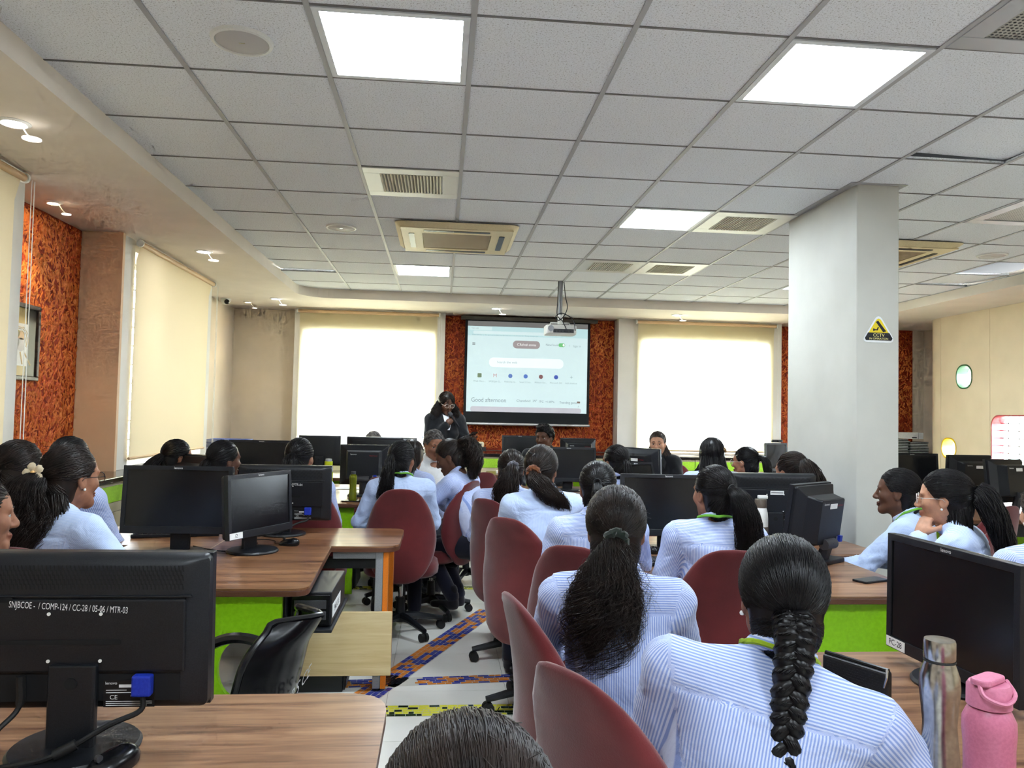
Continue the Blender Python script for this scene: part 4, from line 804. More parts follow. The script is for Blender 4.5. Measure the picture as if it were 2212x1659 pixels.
        G().box((-0.135, 0.108, -hh + 0.06), (-0.075, 0.1165, -hh + 0.085)).xf(X).obj('connector_plate', GREYMET, e); G().box((-0.11, 0.11, -hh + 0.06), (-0.085, 0.13, -hh + 0.09)).xf(X).obj('video_plug', BLUEPL, e)
        G().cyl(X @ Vector((-0.05, 0.118, -hh + 0.055)), X @ Vector((0.05, 0.118, -hh + 0.055)), 0.026).obj('hinge', DKGREY, e, smooth=True)
        G().tube([(0, 0.10, lift + 0.055), (0, 0.07, 0.02)], 0.03, 8).obj('neck', DKGREY, e)
    if base == 'disc': G().lathe([(0.0, 0.0), (0.122, 0.0), (0.124, 0.006), (0.118, 0.013), (0.05, 0.017), (0.0, 0.017)], 40, (0, 0.02, 0), cap=False).obj('base', BLACKPL, e, smooth=True)
    else: G().prism(rrect(-0.12, -0.06, 0.12, 0.13, 0.02, 4), 0.0, 0.02).obj('base', BLACKPL, e, bevel=0.004)
    return e
D = 0.75
monitor('large black monitor seen from behind with white handwritten inventory code', (-0.722, 1.675, D), 180, lift=0.078, back=True, ink='SNJBCOE -  / COMP-124 / CC-28 / 05-06 / MTR-03', tilt=3)
monitor('dark monitor facing the camera on the left desk, beside the flower clip girl', (-1.235, 3.80, D), -2, lift=0.10)
monitor('dark monitor turned sideways on the left desk, with a white label at its corner', (-0.885, 3.87, D), 63, w=0.46, h=0.30, lift=0.085, sticker='/2')
monitor('black monitor back on the left desk with a blue plug, behind the sideways monitor', (-0.862, 4.43, D), 180, lift=0.075, h=0.31, back=True, ink='COMP-124/CC-31/05-06/MTR-04')
monitor('dark monitor between the two girls at far left, facing the camera', (-1.42, 6.30, D), 0, lift=0.13)
monitor('slanted grey-topped monitor behind the left desk screen', (-1.75, 5.75, D), 150, w=0.37, h=0.31, lift=0.05, kind='bulky', tilt=14, base='slab')
monitor('dark monitor before the left bright blind', (-1.28, 8.35, D), 180, w=0.44, lift=0.11, tilt=2)
monitor('bulky black monitor with red lettering above the green bottle', (-0.62, 6.45, D), 180, w=0.40, h=0.33, lift=0.09, kind='bulky', base='slab', tilt=0)
monitor('dark monitor hiding the bald man\'s face', (-0.58, 6.95, D), 180, w=0.50, h=0.34, lift=0.13, tilt=0)
monitor('dark monitor right of the bald man, before the bright blind', (-0.47, 8.35, D), 180, w=0.44, lift=0.10, kind='bulky', base='slab')
monitor('dark monitor left of the seated young man below the screen', (0.93, 8.95, D), 0, w=0.42, h=0.34, lift=0.11)
monitor('monitor back with a slotted top, right of the seated young man', (1.62, 8.95, D), 180, w=0.42, h=0.34, lift=0.09, kind='bulky', base='slab')
monitor('dark monitor facing the camera right of the brown scrunchie girl', (1.19, 7.05, D), -2, lift=0.085)
monitor('black monitor back left of the blazer girl', (1.80, 7.1, D), 176, w=0.42, lift=0.08)
monitor('bulky monitor seen from its side, before the blazer girl', (1.74, 6.5, D), 130, w=0.37, h=0.33, lift=0.10, kind='bulky', lid=True, base='slab')
monitor('small grey monitor seen from above behind the large right screen', (1.62, 6.22, D), 28, w=0.38, h=0.26, lift=0.06, tilt=18)
monitor('dark monitor facing the camera left of the long sleek ponytail', (1.20, 3.95, D), -3, lift=0.082, sticker='-29')
monitor('black monitor back with a paper label behind the white flask', (1.90, 4.25, D), 180, lift=0.075, back=True, lid=True)
monitor('bulky monitor turned away, right of the white flask', (1.86, 3.72, D), 215, w=0.37, h=0.33, lift=0.055, kind='bulky', lid=True, base='slab', tilt=8)
monitor('dark monitor before the right bright blind with a webcam on top', (4.02, 8.9, D), 10, w=0.30, h=0.34, lift=0.08, logo=False)
monitor('dark monitor right of the pillar facing the camera', (4.16, 6.45, D), 4, lift=0.11)
monitor('middle one of three monitors at far right, with a paper label', (4.56, 6.25, D), 184, w=0.42, h=0.33, lift=0.10, kind='bulky', lid=True, base='slab')
monitor('rightmost bulky monitor on a hinged stand with red lettering', (4.43, 5.65, D), 196, w=0.40, h=0.34, lift=0.09, kind='bulky', lid=True, base='slab', tilt=-6)
monitor('large dark monitor at right with a torn handwritten label, behind the steel bottle', (1.385, 1.955, D), -88, w=0.51, h=0.335, lift=0.012 + 0.02, sticker='PC-28', tilt=1)
# ------------------------------------------------------------------ people: implicit surfaces meshed with surface nets
class SDF:
    def __init__(s, lo, hi, h):
        s.lo = np.array(lo, np.float32); s.h = h; n = np.maximum(4, np.ceil((np.array(hi) - s.lo) / h).astype(int) + 1)
        s.ax = [s.lo[i] + h * np.arange(n[i], dtype=np.float32) for i in range(3)]; s.a = np.full(n, 0.5, np.float32)
    def _sl(s, lo, hi):
        out = []
        for i in range(3):
            a = int(np.floor((lo[i] - s.lo[i]) / s.h)); b = int(np.ceil((hi[i] - s.lo[i]) / s.h)) + 1
            a = max(a, 0); b = min(b, s.a.shape[i])
            if b <= a: return None
            out.append(slice(a, b))
        return tuple(out)
    def _pts(s, sl): return s.ax[0][sl[0]][:, None, None], s.ax[1][sl[1]][None, :, None], s.ax[2][sl[2]][None, None, :]
    def _mix(s, sl, d, k, op):
        a = s.a[sl]
        if op == '+':
            h = np.maximum(k - np.abs(a - d), 0) / k; s.a[sl] = np.minimum(a, d) - h * h * k * 0.25
        else:
            h = np.maximum(k - np.abs(a + d), 0) / k; s.a[sl] = np.maximum(a, -d) + h * h * k * 0.25
    def cap(s, a, b, ra, rb=None, k=0.03, op='+'):
        rb = ra if rb is None else rb; a = np.array(a, np.float32); b = np.array(b, np.float32); m = max(ra, rb) + k + 2 * s.h
        sl = s._sl(np.minimum(a, b) - m, np.maximum(a, b) + m)
        if sl is None: return s
        X, Y, Z = s._pts(sl); ba = b - a; L2 = float(ba @ ba) + 1e-9
        t = np.clip(((X - a[0]) * ba[0] + (Y - a[1]) * ba[1] + (Z - a[2]) * ba[2]) / L2, 0, 1)
        d = np.sqrt((X - a[0] - ba[0] * t) ** 2 + (Y - a[1] - ba[1] * t) ** 2 + (Z - a[2] - ba[2] * t) ** 2) - (ra + (rb - ra) * t)
        s._mix(sl, d, k, op); return s
    def ell(s, c, r, M=None, k=0.03, op='+'):
        c = np.array(c, np.float32); r = np.array(r, np.float32); m = float(r.max()) + k + 2 * s.h
        sl = s._sl(c - m, c + m)
        if sl is None: return s
        X, Y, Z = s._pts(sl); X, Y, Z = X - c[0], Y - c[1], Z - c[2]
        if M is not None:
            M = np.array(M, np.float32); X, Y, Z = (M[0, 0] * X + M[1, 0] * Y + M[2, 0] * Z), (M[0, 1] * X + M[1, 1] * Y + M[2, 1] * Z), (M[0, 2] * X + M[1, 2] * Y + M[2, 2] * Z)
        k0 = np.sqrt((X / r[0]) ** 2 + (Y / r[1]) ** 2 + (Z / r[2]) ** 2) + 1e-6; k1 = np.sqrt((X / r[0] ** 2) ** 2 + (Y / r[1] ** 2) ** 2 + (Z / r[2] ** 2) ** 2) + 1e-6
        s._mix(sl, k0 * (k0 - 1) / k1, k, op); return s
    def plane(s, p, n, k=0.012):
        """keep the side the normal points away from"""
        X, Y, Z = s._pts((slice(None),) * 3); d = (X - p[0]) * n[0] + (Y - p[1]) * n[1] + (Z - p[2]) * n[2]
        h = np.maximum(k - np.abs(s.a - d), 0) / k; s.a = (np.maximum(s.a, d) + h * h * k * 0.25).astype(np.float32); return s
    def mesh(s, smooth=1):
        A = s.a; S = A < 0; n = A.shape; c = np.zeros(tuple(x - 1 for x in n), np.int8)
        for i in (0, 1):
            for j in (0, 1):
                for k in (0, 1): c += S[i:n[0] - 1 + i, j:n[1] - 1 + j, k:n[2] - 1 + k]
        act = (c > 0) & (c < 8); idx = np.full(act.shape, -1, np.int64); I, J, K = np.nonzero(act); idx[I, J, K] = np.arange(len(I))
        P = np.zeros((len(I), 3), np.float32); cnt = np.zeros(len(I), np.float32)
        for ax in range(3):
            for o1 in (0, 1):
                for o2 in (0, 1):
                    o = [0, 0, 0]; q = [x for x in range(3) if x != ax]; o[q[0]] = o1; o[q[1]] = o2; e = list(o); e[ax] = 1
                    v0 = A[I + o[0], J + o[1], K + o[2]]; v1 = A[I + e[0], J + e[1], K + e[2]]; m = (v0 < 0) != (v1 < 0)
                    t = np.where(m, v0 / np.where(m, v0 - v1, 1), 0)
                    for x in range(3): P[:, x] += np.where(m, o[x] + (t if x == ax else 0), 0)
                    cnt += m
        P = (P / np.maximum(cnt, 1)[:, None] + np.stack([I, J, K], 1)) * s.h + s.lo
        F = []
        for ax in range(3):
            q = [x for x in range(3) if x != ax]
            s0 = [slice(1, -1)] * 3; s0[ax] = slice(0, -1); s1 = [slice(1, -1)] * 3; s1[ax] = slice(1, None)
            a0 = S[tuple(s0)]; a1 = S[tuple(s1)]; ch = np.nonzero(a0 != a1)
            if len(ch[0]) == 0: continue
            base = [ch[0].copy(), ch[1].copy(), ch[2].copy()]
            for x in q: base[x] += 1
            def ci(d1, d2):
                b = [base[0], base[1], base[2]]; b[q[0]] = b[q[0]] - d1; b[q[1]] = b[q[1]] - d2; return idx[b[0], b[1], b[2]]
            quad = np.stack([ci(1, 1), ci(0, 1), ci(0, 0), ci(1, 0)], 1); flip = a0[ch]
            if ax == 1: flip = ~flip
            quad[~flip] = quad[~flip][:, ::-1]; F.append(quad)
        F = np.concatenate(F); F = F[(F >= 0).all(1)]
        for _ in range(smooth):
            e = np.concatenate([F[:, [0, 1]], F[:, [1, 2]], F[:, [2, 3]], F[:, [3, 0]]]); acc = np.zeros_like(P); w = np.zeros(len(P), np.float32)
            np.add.at(acc, e[:, 0], P[e[:, 1]]); np.add.at(w, e[:, 0], 1); P = 0.5 * P + 0.5 * acc / np.maximum(w, 1)[:, None]
        return P, F
def vnormals(P, F):
    n = np.cross(P[F[:, 2]] - P[F[:, 0]], P[F[:, 3]] - P[F[:, 1]]); N = np.zeros_like(P)
    for k in range(4): np.add.at(N, F[:, k], n)
    return N / (np.linalg.norm(N, axis=1, keepdims=True) + 1e-9)
def joinVF(parts):
    V = []; F = []; n = 0
    for v, f in parts: V.append(v); F.append(f + n); n += len(v)
    return np.concatenate(V), np.concatenate(F)
def tubes(paths, rad, k=3):
    """paths (N, M, 3), rad (N, M) -> tube quads"""
    N, M, _ = paths.shape; T = np.gradient(paths, axis=1); T /= np.linalg.norm(T, axis=2, keepdims=True) + 1e-9
    ref = np.where(np.abs(T[..., 2:3]) < 0.85, np.array([0, 0, 1.0]), np.array([1.0, 0, 0])); A = np.cross(T, ref); A /= np.linalg.norm(A, axis=2, keepdims=True) + 1e-9
    for m in range(1, M):
        a = A[:, m - 1] - T[:, m] * (A[:, m - 1] * T[:, m]).sum(1, keepdims=True); A[:, m] = a / (np.linalg.norm(a, axis=1, keepdims=True) + 1e-9)
    B = np.cross(T, A); an = 2 * np.pi * np.arange(k) / k
    V = paths[:, :, None, :] + rad[:, :, None, None] * (A[:, :, None, :] * np.cos(an)[None, None, :, None] + B[:, :, None, :] * np.sin(an)[None, None, :, None])
    i = np.arange(N)[:, None, None] * M * k; m = np.arange(M - 1)[None, :, None] * k; q = np.arange(k)[None, None, :]; q2 = (q + 1) % k
    F = np.stack([i + m + q, i + m + q2, i + m + k + q2, i + m + k + q], -1).reshape(-1, 4)
    return V.reshape(-1, 3).astype(np.float32), F

def m_skin(name, rgb):
    m = mat(name, lin(*rgb), 0.5, spec=0.4); t = NT(m); a = t.n('ShaderNodeAttribute', _attribute_name='lip'); v = t.coord('Object')
    n = t.noise(v, 40, 3); base = t.ramp(n, [(0.3, lin(*[c * 0.92 for c in rgb])), (0.7, lin(*[min(255, c * 1.05) for c in rgb]))])
    mx = t.n('ShaderNodeMix', _data_type='RGBA'); t.l(a.outputs['Fac'], mx.inputs[0]); t.l(base, mx.inputs[6]); mx.inputs[7].default_value = (*lin(rgb[0] * 0.72, rgb[1] * 0.5, rgb[2] * 0.5), 1); t.col(mx.outputs[2]); return m
SKIN = {'mid': m_skin('skin_mid', (150, 102, 78)), 'dark': m_skin('skin_dark', (100, 66, 50)), 'light': m_skin('skin_light', (188, 138, 110))}
def m_shirt(name, a, b, per=0.0062, stripe=True):
    m = mat(name, lin(*a), 0.75, spec=0.25, sheen=0.15); t = NT(m); v = t.coord('Object')
    if stripe:
        at = t.n('ShaderNodeAttribute', _attribute_name='st'); w = t.math('SINE', t.math('MULTIPLY', at.outputs['Fac'], 2 * math.pi / per)); t.col(t.ramp(t.math('ADD', t.math('MULTIPLY', w, 0.5), 0.5), [(0.35, lin(*a)), (0.65, lin(*b))]))
    n1 = t.noise(v, 9, 3, 0.5, 0.8); n2 = t.noise(v, 600, 1); t.bump(t.math('ADD', n1, t.math('MULTIPLY', n2, 0.03)), 0.55, 0.03); return m
SHIRT = m_shirt('striped_blue_shirt', (146, 166, 222), (212, 220, 246)); SHIRTW = m_shirt('white_shirt', (232, 232, 230), (232, 232, 230), stripe=False); SHIRTP = m_shirt('pale_blue_shirt', (176, 198, 238), (206, 218, 244), 0.004)
BLAZER = m_fabric('black_blazer', (22, 23, 28), 0.8, 0.3, 0.8, 400); TROUSER = m_fabric('navy_trousers', (26, 28, 44), 0.85, 0.2, 0.8, 400); SOCK = m_fabric('dark_sock', (30, 28, 34), 0.9, 0.3, 0.7, 300)
def m_hair(name, rgb, rough=0.34):
    m = mat(name, lin(*rgb), rough, spec=0.3); t = NT(m); v = t.coord('Object'); n = t.noise(v, 30, 3); t.col(t.ramp(n, [(0.3, lin(*[c * 0.6 for c in rgb])), (0.7, lin(*[c * 1.35 for c in rgb]))])); return m
HAIR = {'black': m_hair('black_hair', (20, 18, 19)), 'brown': m_hair('brown_black_hair', (34, 26, 22), 0.38), 'grey': m_hair('greying_hair', (92, 88, 86), 0.5), 'warm': m_hair('warm_brown_hair', (52, 40, 33), 0.4)}
EYEW = mat('eye_white', lin(190, 180, 172), 0.3); EYEB = mat('iris_brown', lin(30, 18, 12), 0.15); BROW = mat('eyebrow_hair', lin(24, 18, 16), 0.7)
# shared head surface (skin), unit scale, face towards +Y, origin between the ears
def head_mesh(h, male=False):
    f = SDF((-0.105, -0.13, -0.235), (0.105, 0.135, 0.14), h)
    f.ell((0, -0.015, 0.032), (0.073, 0.093, 0.088), k=0.02); f.ell((0, 0.022, -0.03), (0.060, 0.066, 0.080), k=0.04); f.ell((0, 0.045, 0.04), (0.058, 0.042, 0.045), k=0.03)
    jw = 0.05 if male else 0.045
    f.cap((-jw, 0.0, -0.055), (-0.012, 0.068, -0.098), 0.020, 0.016, k=0.03).cap((jw, 0.0, -0.055), (0.012, 0.068, -0.098), 0.020, 0.016, k=0.03); f.ell((0, 0.070, -0.098), (0.020, 0.016, 0.015), k=0.02)
    for s in (-1, 1):
        f.ell((0.043 * s, 0.058, -0.022), (0.020, 0.022, 0.018), k=0.03); f.ell((0.031 * s, 0.098, 0.006), (0.017, 0.014, 0.011), k=0.018, op='-'); f.ell((0.030 * s, 0.083, 0.024), (0.022, 0.009, 0.006), k=0.016)
        f.ell((0.031 * s, 0.079, 0.0115), (0.0155, 0.0125, 0.0068), k=0.004); f.ell((0.031 * s, 0.078, -0.0075), (0.0145, 0.0115, 0.0055), k=0.004)
        f.ell((0.0765 * s, -0.008, -0.006), (0.008, 0.019, 0.032), [[1, 0, 0], [0, 0.97, -0.22], [0, 0.22, 0.97]], k=0.008); f.ell((0.0855 * s, -0.004, -0.004), (0.006, 0.010, 0.017), k=0.006, op='-')
        f.ell((0.0105 * s, 0.098, -0.036), (0.0085, 0.010, 0.007), k=0.008)
    f.cap((0, 0.086, 0.016), (0, 0.109, -0.030), 0.0075, 0.0115, k=0.014)
    f.ell((0, 0.0905, -0.061), (0.022, 0.010, 0.0055), k=0.006); f.ell((0, 0.090, -0.0725), (0.019, 0.010, 0.0065), k=0.006); f.ell((0, 0.103, -0.0665), (0.020, 0.006, 0.0016), k=0.003, op='-')
    f.cap((0, -0.022, -0.05), (0, -0.034, -0.225), 0.052 if male else 0.045, 0.056 if male else 0.05, k=0.035)
    return f.mesh(1)
HEADM = {}
def head_geo(h, male):
    k = (h, male)
    if k not in HEADM:
        P, F = head_mesh(h, male); lip = np.exp(-(((P[:, 0]) / 0.021) ** 4 + ((P[:, 2] + 0.0665) / 0.011) ** 4)) * (P[:, 1] > 0.07); HEADM[k] = (P, F, lip.astype(np.float32))
    return HEADM[k]
def hand_geo(h, curl, spread=0.0, thumb=0.5):
    f = SDF((-0.075, -0.05, -0.11), (0.085, 0.19, 0.05), h)
    f.ell((0, 0.046, 0), (0.037, 0.052, 0.0155), k=0.01); f.cap((0, -0.03, 0), (0, 0.02, 0), 0.024, 0.026, k=0.02)
    for i, (x, L, r) in enumerate(((-0.029, 0.055, 0.0075), (-0.0105, 0.068, 0.0082), (0.0095, 0.074, 0.0085), (0.0285, 0.066, 0.0085))):
        p = np.array([x, 0.083 - abs(x - 0.008) * 0.18, 0.0]); ang = 0.0; dx = (x - 0.005) * spread
        for sgm, w in ((0.45, 0.7), (0.32, 1.1), (0.23, 0.8)):
            ang += curl * w * (1.0 + 0.08 * (1 - i)); q = p + L * sgm * np.array([dx, math.cos(ang), -math.sin(ang)]); f.cap(p, q, r, r * 0.93, k=0.005); p = q; r *= 0.94
    a = np.array([0.030, 0.022, -0.006]); b = a + 0.042 * np.array([0.62, 0.62, -0.35 - 0.3 * thumb]); c = b + 0.032 * np.array([0.25 - 0.5 * thumb, 0.85, -0.25 - 0.4 * thumb]); f.cap(a, b, 0.0125, 0.0105, k=0.012).cap(b, c, 0.0105, 0.0085, k=0.006)
    return f.mesh(1)
def unit(v): v = np.array(v, float); return v / (np.linalg.norm(v) + 1e-9)
def eye_mesh():
    v = []; f = []; ms = []; n = 12; angs = [0, 16, 35, 55, 80, 120, 180]
    for a in angs:
        a = math.radians(a)
        for k in range(n): b = 2 * math.pi * k / n; v.append((0.0118 * math.sin(a) * math.cos(b), 0.0118 * math.cos(a), 0.0118 * math.sin(a) * math.sin(b)))
    for i in range(len(angs) - 1):
        for k in range(n): f.append((i * n + k, (i + 1) * n + k, (i + 1) * n + (k + 1) % n, i * n + (k + 1) % n)); ms.append(1 if i < 2 else 0)
    me = mk_mesh('eye', v, f, True); me.materials.append(EYEW); me.materials.append(EYEB); me.polygons.foreach_set('material_index', ms); return me
EYE_ME = eye_mesh()
def rotm(yaw, pitch, roll):
    return np.array((Matrix.Rotation(yaw, 3, 'Z') @ Matrix.Rotation(pitch, 3, 'X') @ Matrix.Rotation(roll, 3, 'Y')))

def person(label, top, deg, hdeg=None, hpitch=0, hroll=0, lean=8, bend=0, twist=0, sc=1.0, skin='mid', hairc='black', top_mat=None, q=0.010, male=False, tie=(0, -0.75, 0.25), tails=(), cover=False, short=False, locks=400, lr=0.0026,
           arms=(None, None), stand=False, face=True, curl=(0.45, 0.45), palm=(None, None), glasses=None, scrunchie=None, lanyard=None, earring=False, legs=None, socks=True, capr=1.0, wave=0.004, trousers=TROUSER, seed=0, bw=1.0, collar=True, hq=None, frizz=0):
    """top: world position of the crown; deg: body facing (0 away, + left); arms: (elbow from shoulder, wrist from elbow) in body axes"""
    if q >= 0.0105: q *= 1.15; lr *= 1.22
    else: q *= 1.07; lr *= 1.12
    rs = np.random.RandomState(seed + 11); hdeg = deg if hdeg is None else hdeg; th = math.radians(lean); a = math.radians(deg)
    Hm = rotm(math.radians(hdeg - deg), math.radians(hpitch), math.radians(hroll)) * sc
    u = np.array([math.sin(math.radians(bend)), math.sin(th), math.cos(th)]); u /= np.linalg.norm(u); ex = unit(np.array([1, 0, 0]) - u * u[0]); ey = np.cross(u, ex)
    hipz = 0.93 * sc if stand else 0.535
    upz = Hm @ np.array([0, -0.01, 0.128]); Cz = top[2] - upz[2]
    neck = 0.138 * sc
    L = (Cz - neck * 0.95 - hipz) / u[2]
    if L < 0.40: hipz -= min(0.06, (0.40 - L) * u[2]); L = (Cz - neck * 0.95 - hipz) / u[2]
    H = np.array([0, 0, hipz]); N = H + u * L; C = N + np.array([0, 0.022, 0]) * sc + unit(u + np.array([0, 0.05, 0.6])) * neck * 0.95; C[2] = Cz
    R2 = np.array([[math.cos(a), -math.sin(a)], [math.sin(a), math.cos(a)]]); base = np.array(top[:2]) - R2 @ (C + upz)[:2]
    e = empty('person', (base[0], base[1], 0), a, label, 'person')
    tw = math.radians(twist); sx = ex * math.cos(tw) + ey * math.sin(tw); sy = -ex * math.sin(tw) + ey * math.cos(tw)
    wS = (0.185 if male else 0.165) * sc * bw; k0 = L / 0.46
    tp = lambda x, y, z, s=1.0: H + ex * x + ey * y + u * z
    ts = lambda x, y, z: N + sx * x + sy * y + u * z
    S = [ts(-wS, -0.012, -0.055), ts(wS, -0.012, -0.055)]
    E = []; Wr = []
    for i, sd in ((0, -1), (1, 1)):
        ar = arms[i] or ((0.055 * sd, 0.09, -0.235), (-0.10 * sd, 0.20, -0.06))
        E.append(S[i] + np.array(ar[0]) * sc); Wr.append(C + Hm @ np.array(ar[1]['head']) if isinstance(ar[1], dict) else E[i] + np.array(ar[1]) * sc)
    top_mat = top_mat or SHIRT; thick = 0.012 if top_mat is BLAZER else 0.0
    # clothes: upper body with sleeves
    pts = np.array([H - [0.25, 0.2, 0.14], H + [0.25, 0.2, 0]] + [p for p in S + E + Wr + [N]]); f = SDF(pts.min(0) - 0.13, pts.max(0) + 0.12, q)
    M3 = np.stack([ex, ey, u], 1); Ms = np.stack([sx, sy, u], 1); t_ = thick
    f.ell(tp(0, -0.005, 0.0), (0.165 * sc * bw + t_, 0.125 + t_, 0.12), M3, k=0.05); f.ell(tp(0, 0, 0.15 * k0), (0.138 * sc * bw + t_, 0.108 + t_, 0.17 * k0), M3, k=0.06); f.ell(ts(0, -0.002, -0.175 * k0), (0.152 * sc * bw + t_, 0.115 + t_, 0.16), Ms, k=0.06)
    f.cap(ts(-0.10 * sc, -0.018, -0.085), ts(0.10 * sc, -0.018, -0.085), 0.074 + t_, k=0.05)
    if not male:
        for sd in (-1, 1): f.ell(ts(0.068 * sd, 0.085, -0.19 * k0), (0.06, 0.055, 0.06), Ms, k=0.04)
    for i, sd in ((0, -1), (1, 1)):
        f.cap(ts(0.055 * sd, -0.022, -0.016), S[i], 0.046 + t_, 0.058 + t_, k=0.05); f.cap(S[i], E[i], 0.061 + t_, 0.051 + t_, k=0.03); cf = E[i] + (Wr[i] - E[i]) * 0.90; f.cap(E[i], cf, 0.050 + t_, 0.039 + t_, k=0.025); f.cap(E[i] + (Wr[i] - E[i]) * 0.78, cf, 0.041 + t_, 0.041 + t_, k=0.006)
    if collar:
        nr = 0.058 * sc; prev = None
        for kk in range(17):
            an = 2 * math.pi * kk / 16; p = N + sx * nr * math.cos(an) + sy * (nr * 1.05 * math.sin(an) - 0.005) + u * (0.028 - 0.024 * math.sin(an)); 
            if prev is not None: f.cap(prev, p, 0.013 + t_ * 0.3, k=0.012)
            prev = p
    P, F = f.mesh(1); NV = vnormals(P, F); loc = (P - N) @ np.stack([sx, sy, u], 1)
    dA = np.full(len(P), 9.0); st = loc[:, 0].copy(); arm_id = np.full(len(P), -1); along = np.zeros(len(P))
    for i in (0, 1):
        for (p0, p1, o) in ((S[i], E[i], 0), (E[i], Wr[i], 1)):
            ba = p1 - p0; Lb = np.linalg.norm(ba); bn = ba / Lb; t = np.clip((P - p0) @ bn, 0, Lb); d = np.linalg.norm(P - p0 - t[:, None] * bn, axis=1) - 0.05
            r1 = unit(np.cross(bn, [0.3, 0.2, 1])); r2 = np.cross(bn, r1); ang = np.arctan2((P - p0) @ r2, (P - p0) @ r1) * 0.05
            lim = 0.0 if o else 0.055
            m = (d < dA) & (((P - S[i]) @ unit(ex * (1 if i else -1) * 1.0 - u * 0.35) > 0.004) | (o == 1) & (d < 0.03)); dA[m] = d[m]; st[m] = ang[m]; arm_id[m] = i; along[m] = t[m] + (Lb if o else 0)
    yoke = (arm_id < 0) & (loc[:, 1] < 0.02) & (loc[:, 2] > -0.085); st[yoke] = loc[yoke, 2]
    # cloth folds: sag lines on the back, rings at the elbows, seams
    ph = rs.uniform(0, 6, 8); A = 0.0032 if top_mat is not BLAZER else 0.002
    dsp = A * (np.sin(loc[:, 0] * 17 + loc[:, 2] * 21 + ph[0] + 1.3 * np.sin(loc[:, 2] * 9 + ph[1])) + 0.8 * np.sin(-loc[:, 0] * 23 + loc[:, 2] * 14 + ph[2]) + 0.6 * np.sin(loc[:, 2] * 47 + 9 * loc[:, 0] + ph[3]))
    onarm = arm_id >= 0; dsp[onarm] = 0.0035 * (np.sin(along[onarm] * 70 + 3 * np.sin(st[onarm] * 40 + ph[4])) * np.exp(-((along[onarm] - 0.26) / 0.12) ** 2) + 0.5 * np.sin(along[onarm] * 38 + st[onarm] * 90 + ph[5]))
    dsp -= np.where((~onarm) & (loc[:, 1] < 0.03), 0.0035 * np.exp(-((loc[:, 2] + 0.085) / 0.0055) ** 2), 0)
    P = P + NV * dsp[:, None].astype(np.float32)
    me = mk_mesh('shirt', P, F, True); at = me.attributes.new('st', 'FLOAT', 'POINT'); at.data.foreach_set('value', st.astype(np.float32))
    place('blazer' if top_mat is BLAZER else 'shirt', me, top_mat, e)
    if top_mat is BLAZER:
        wm = m_shirt('collar_white', (226, 228, 236), (226, 228, 236), stripe=False); fp = lambda x, y, z: tuple(N + sx * x + sy * y + u * z)
        G().add([fp(-0.05, 0.045, 0.022), fp(0, 0.075, -0.01), fp(0.05, 0.045, 0.022), fp(-0.042, 0.10, -0.06), fp(0, 0.118, -0.07), fp(0.042, 0.10, -0.06), fp(-0.012, 0.148, -0.16), fp(0.012, 0.148, -0.16)], [(0, 1, 4, 3), (1, 2, 5, 4), (3, 4, 7, 6), (4, 5, 7)]).obj('shirt_front', wm, e, smooth=True)
        for sd in (-1, 1): G().add([fp(0.052 * sd, 0.052, 0.026), fp(0.095 * sd, 0.075, -0.04), fp(0.085 * sd, 0.125, -0.10), fp(0.052 * sd, 0.11, -0.065), fp(0.012 * sd, 0.156, -0.175)], [(0, 1, 2, 3), (3, 2, 4)]).obj('lapel', BLAZER, e)
    # clothes: trousers
    if legs is None: legs = (((-0.10, 0.41, 0.49), (-0.11, 0.36, 0.10)), ((0.10, 0.41, 0.49), (0.11, 0.36, 0.10)))
    if stand: legs = (((-0.09, 0.02, 0.50), (-0.10, -0.01, 0.10)), ((0.09, 0.02, 0.50), (0.10, -0.01, 0.10)))
    f = SDF((-0.35, -0.24, 0.02), (0.35, 0.62, hipz + 0.16), max(q * 1.6, 0.02)); f.ell(H + [0, -0.01, 0.0], (0.168 * sc, 0.128, 0.11), k=0.05)
    for i, sd in ((0, -1), (1, 1)):
        kn, an = np.array(legs[i][0]), np.array(legs[i][1]); f.cap(H + [0.085 * sd, 0.02, -0.02], kn, 0.088 * sc, 0.064, k=0.05); f.cap(kn, an, 0.062, 0.05, k=0.03)
    P, F = f.mesh(1); place('trousers', mk_mesh('trousers', P, F, True), trousers, e)
    # body: head and neck, hands, feet and the core under the clothes, one mesh
    hh = hq or (0.0048 if q <= 0.0098 and face else 0.0072); hp, hf, lip = head_geo(hh, male); hp = hp @ Hm.T + C; parts = [(hp.astype(np.float32), hf)]; lips = [lip]
    vis_hands = palm[0] is not None or curl != (0.45, 0.45)
    for i, sd in ((0, -1), (1, 1)):
        fw = unit(Wr[i] - E[i]); pn = palm[i]; zb = unit(pn if pn is not None else (0, 0.1, 1)); zb = unit(zb - fw * (zb @ fw)); xb = np.cross(fw, zb) * (1 if i == 0 else 1)
        hv, hf2 = hand_geo(0.0045 if vis_hands else 0.0075, curl[i]); hv = hv.copy()
        if i == 1: hv[:, 0] *= -1; hf2 = hf2[:, ::-1]
        hv = (Wr[i] + (hv * sc) @ np.stack([xb, fw, zb], 0)).astype(np.float32); parts.append((hv, hf2)); lips.append(np.zeros(len(hv), np.float32))
    f = SDF(pts.min(0) - 0.1, pts.max(0) + 0.1, 0.03); f.cap(tp(0, 0, 0.05), ts(0, -0.005, -0.10), 0.085, 0.08, k=0.04).cap(ts(-0.09, -0.01, -0.07), ts(0.09, -0.01, -0.07), 0.05, k=0.05).cap(ts(0, -0.01, -0.1), N, 0.055, 0.045, k=0.04)
    for i in (0, 1): f.cap(S[i], E[i], 0.038, 0.032, k=0.03).cap(E[i], Wr[i], 0.032, 0.024, k=0.03)
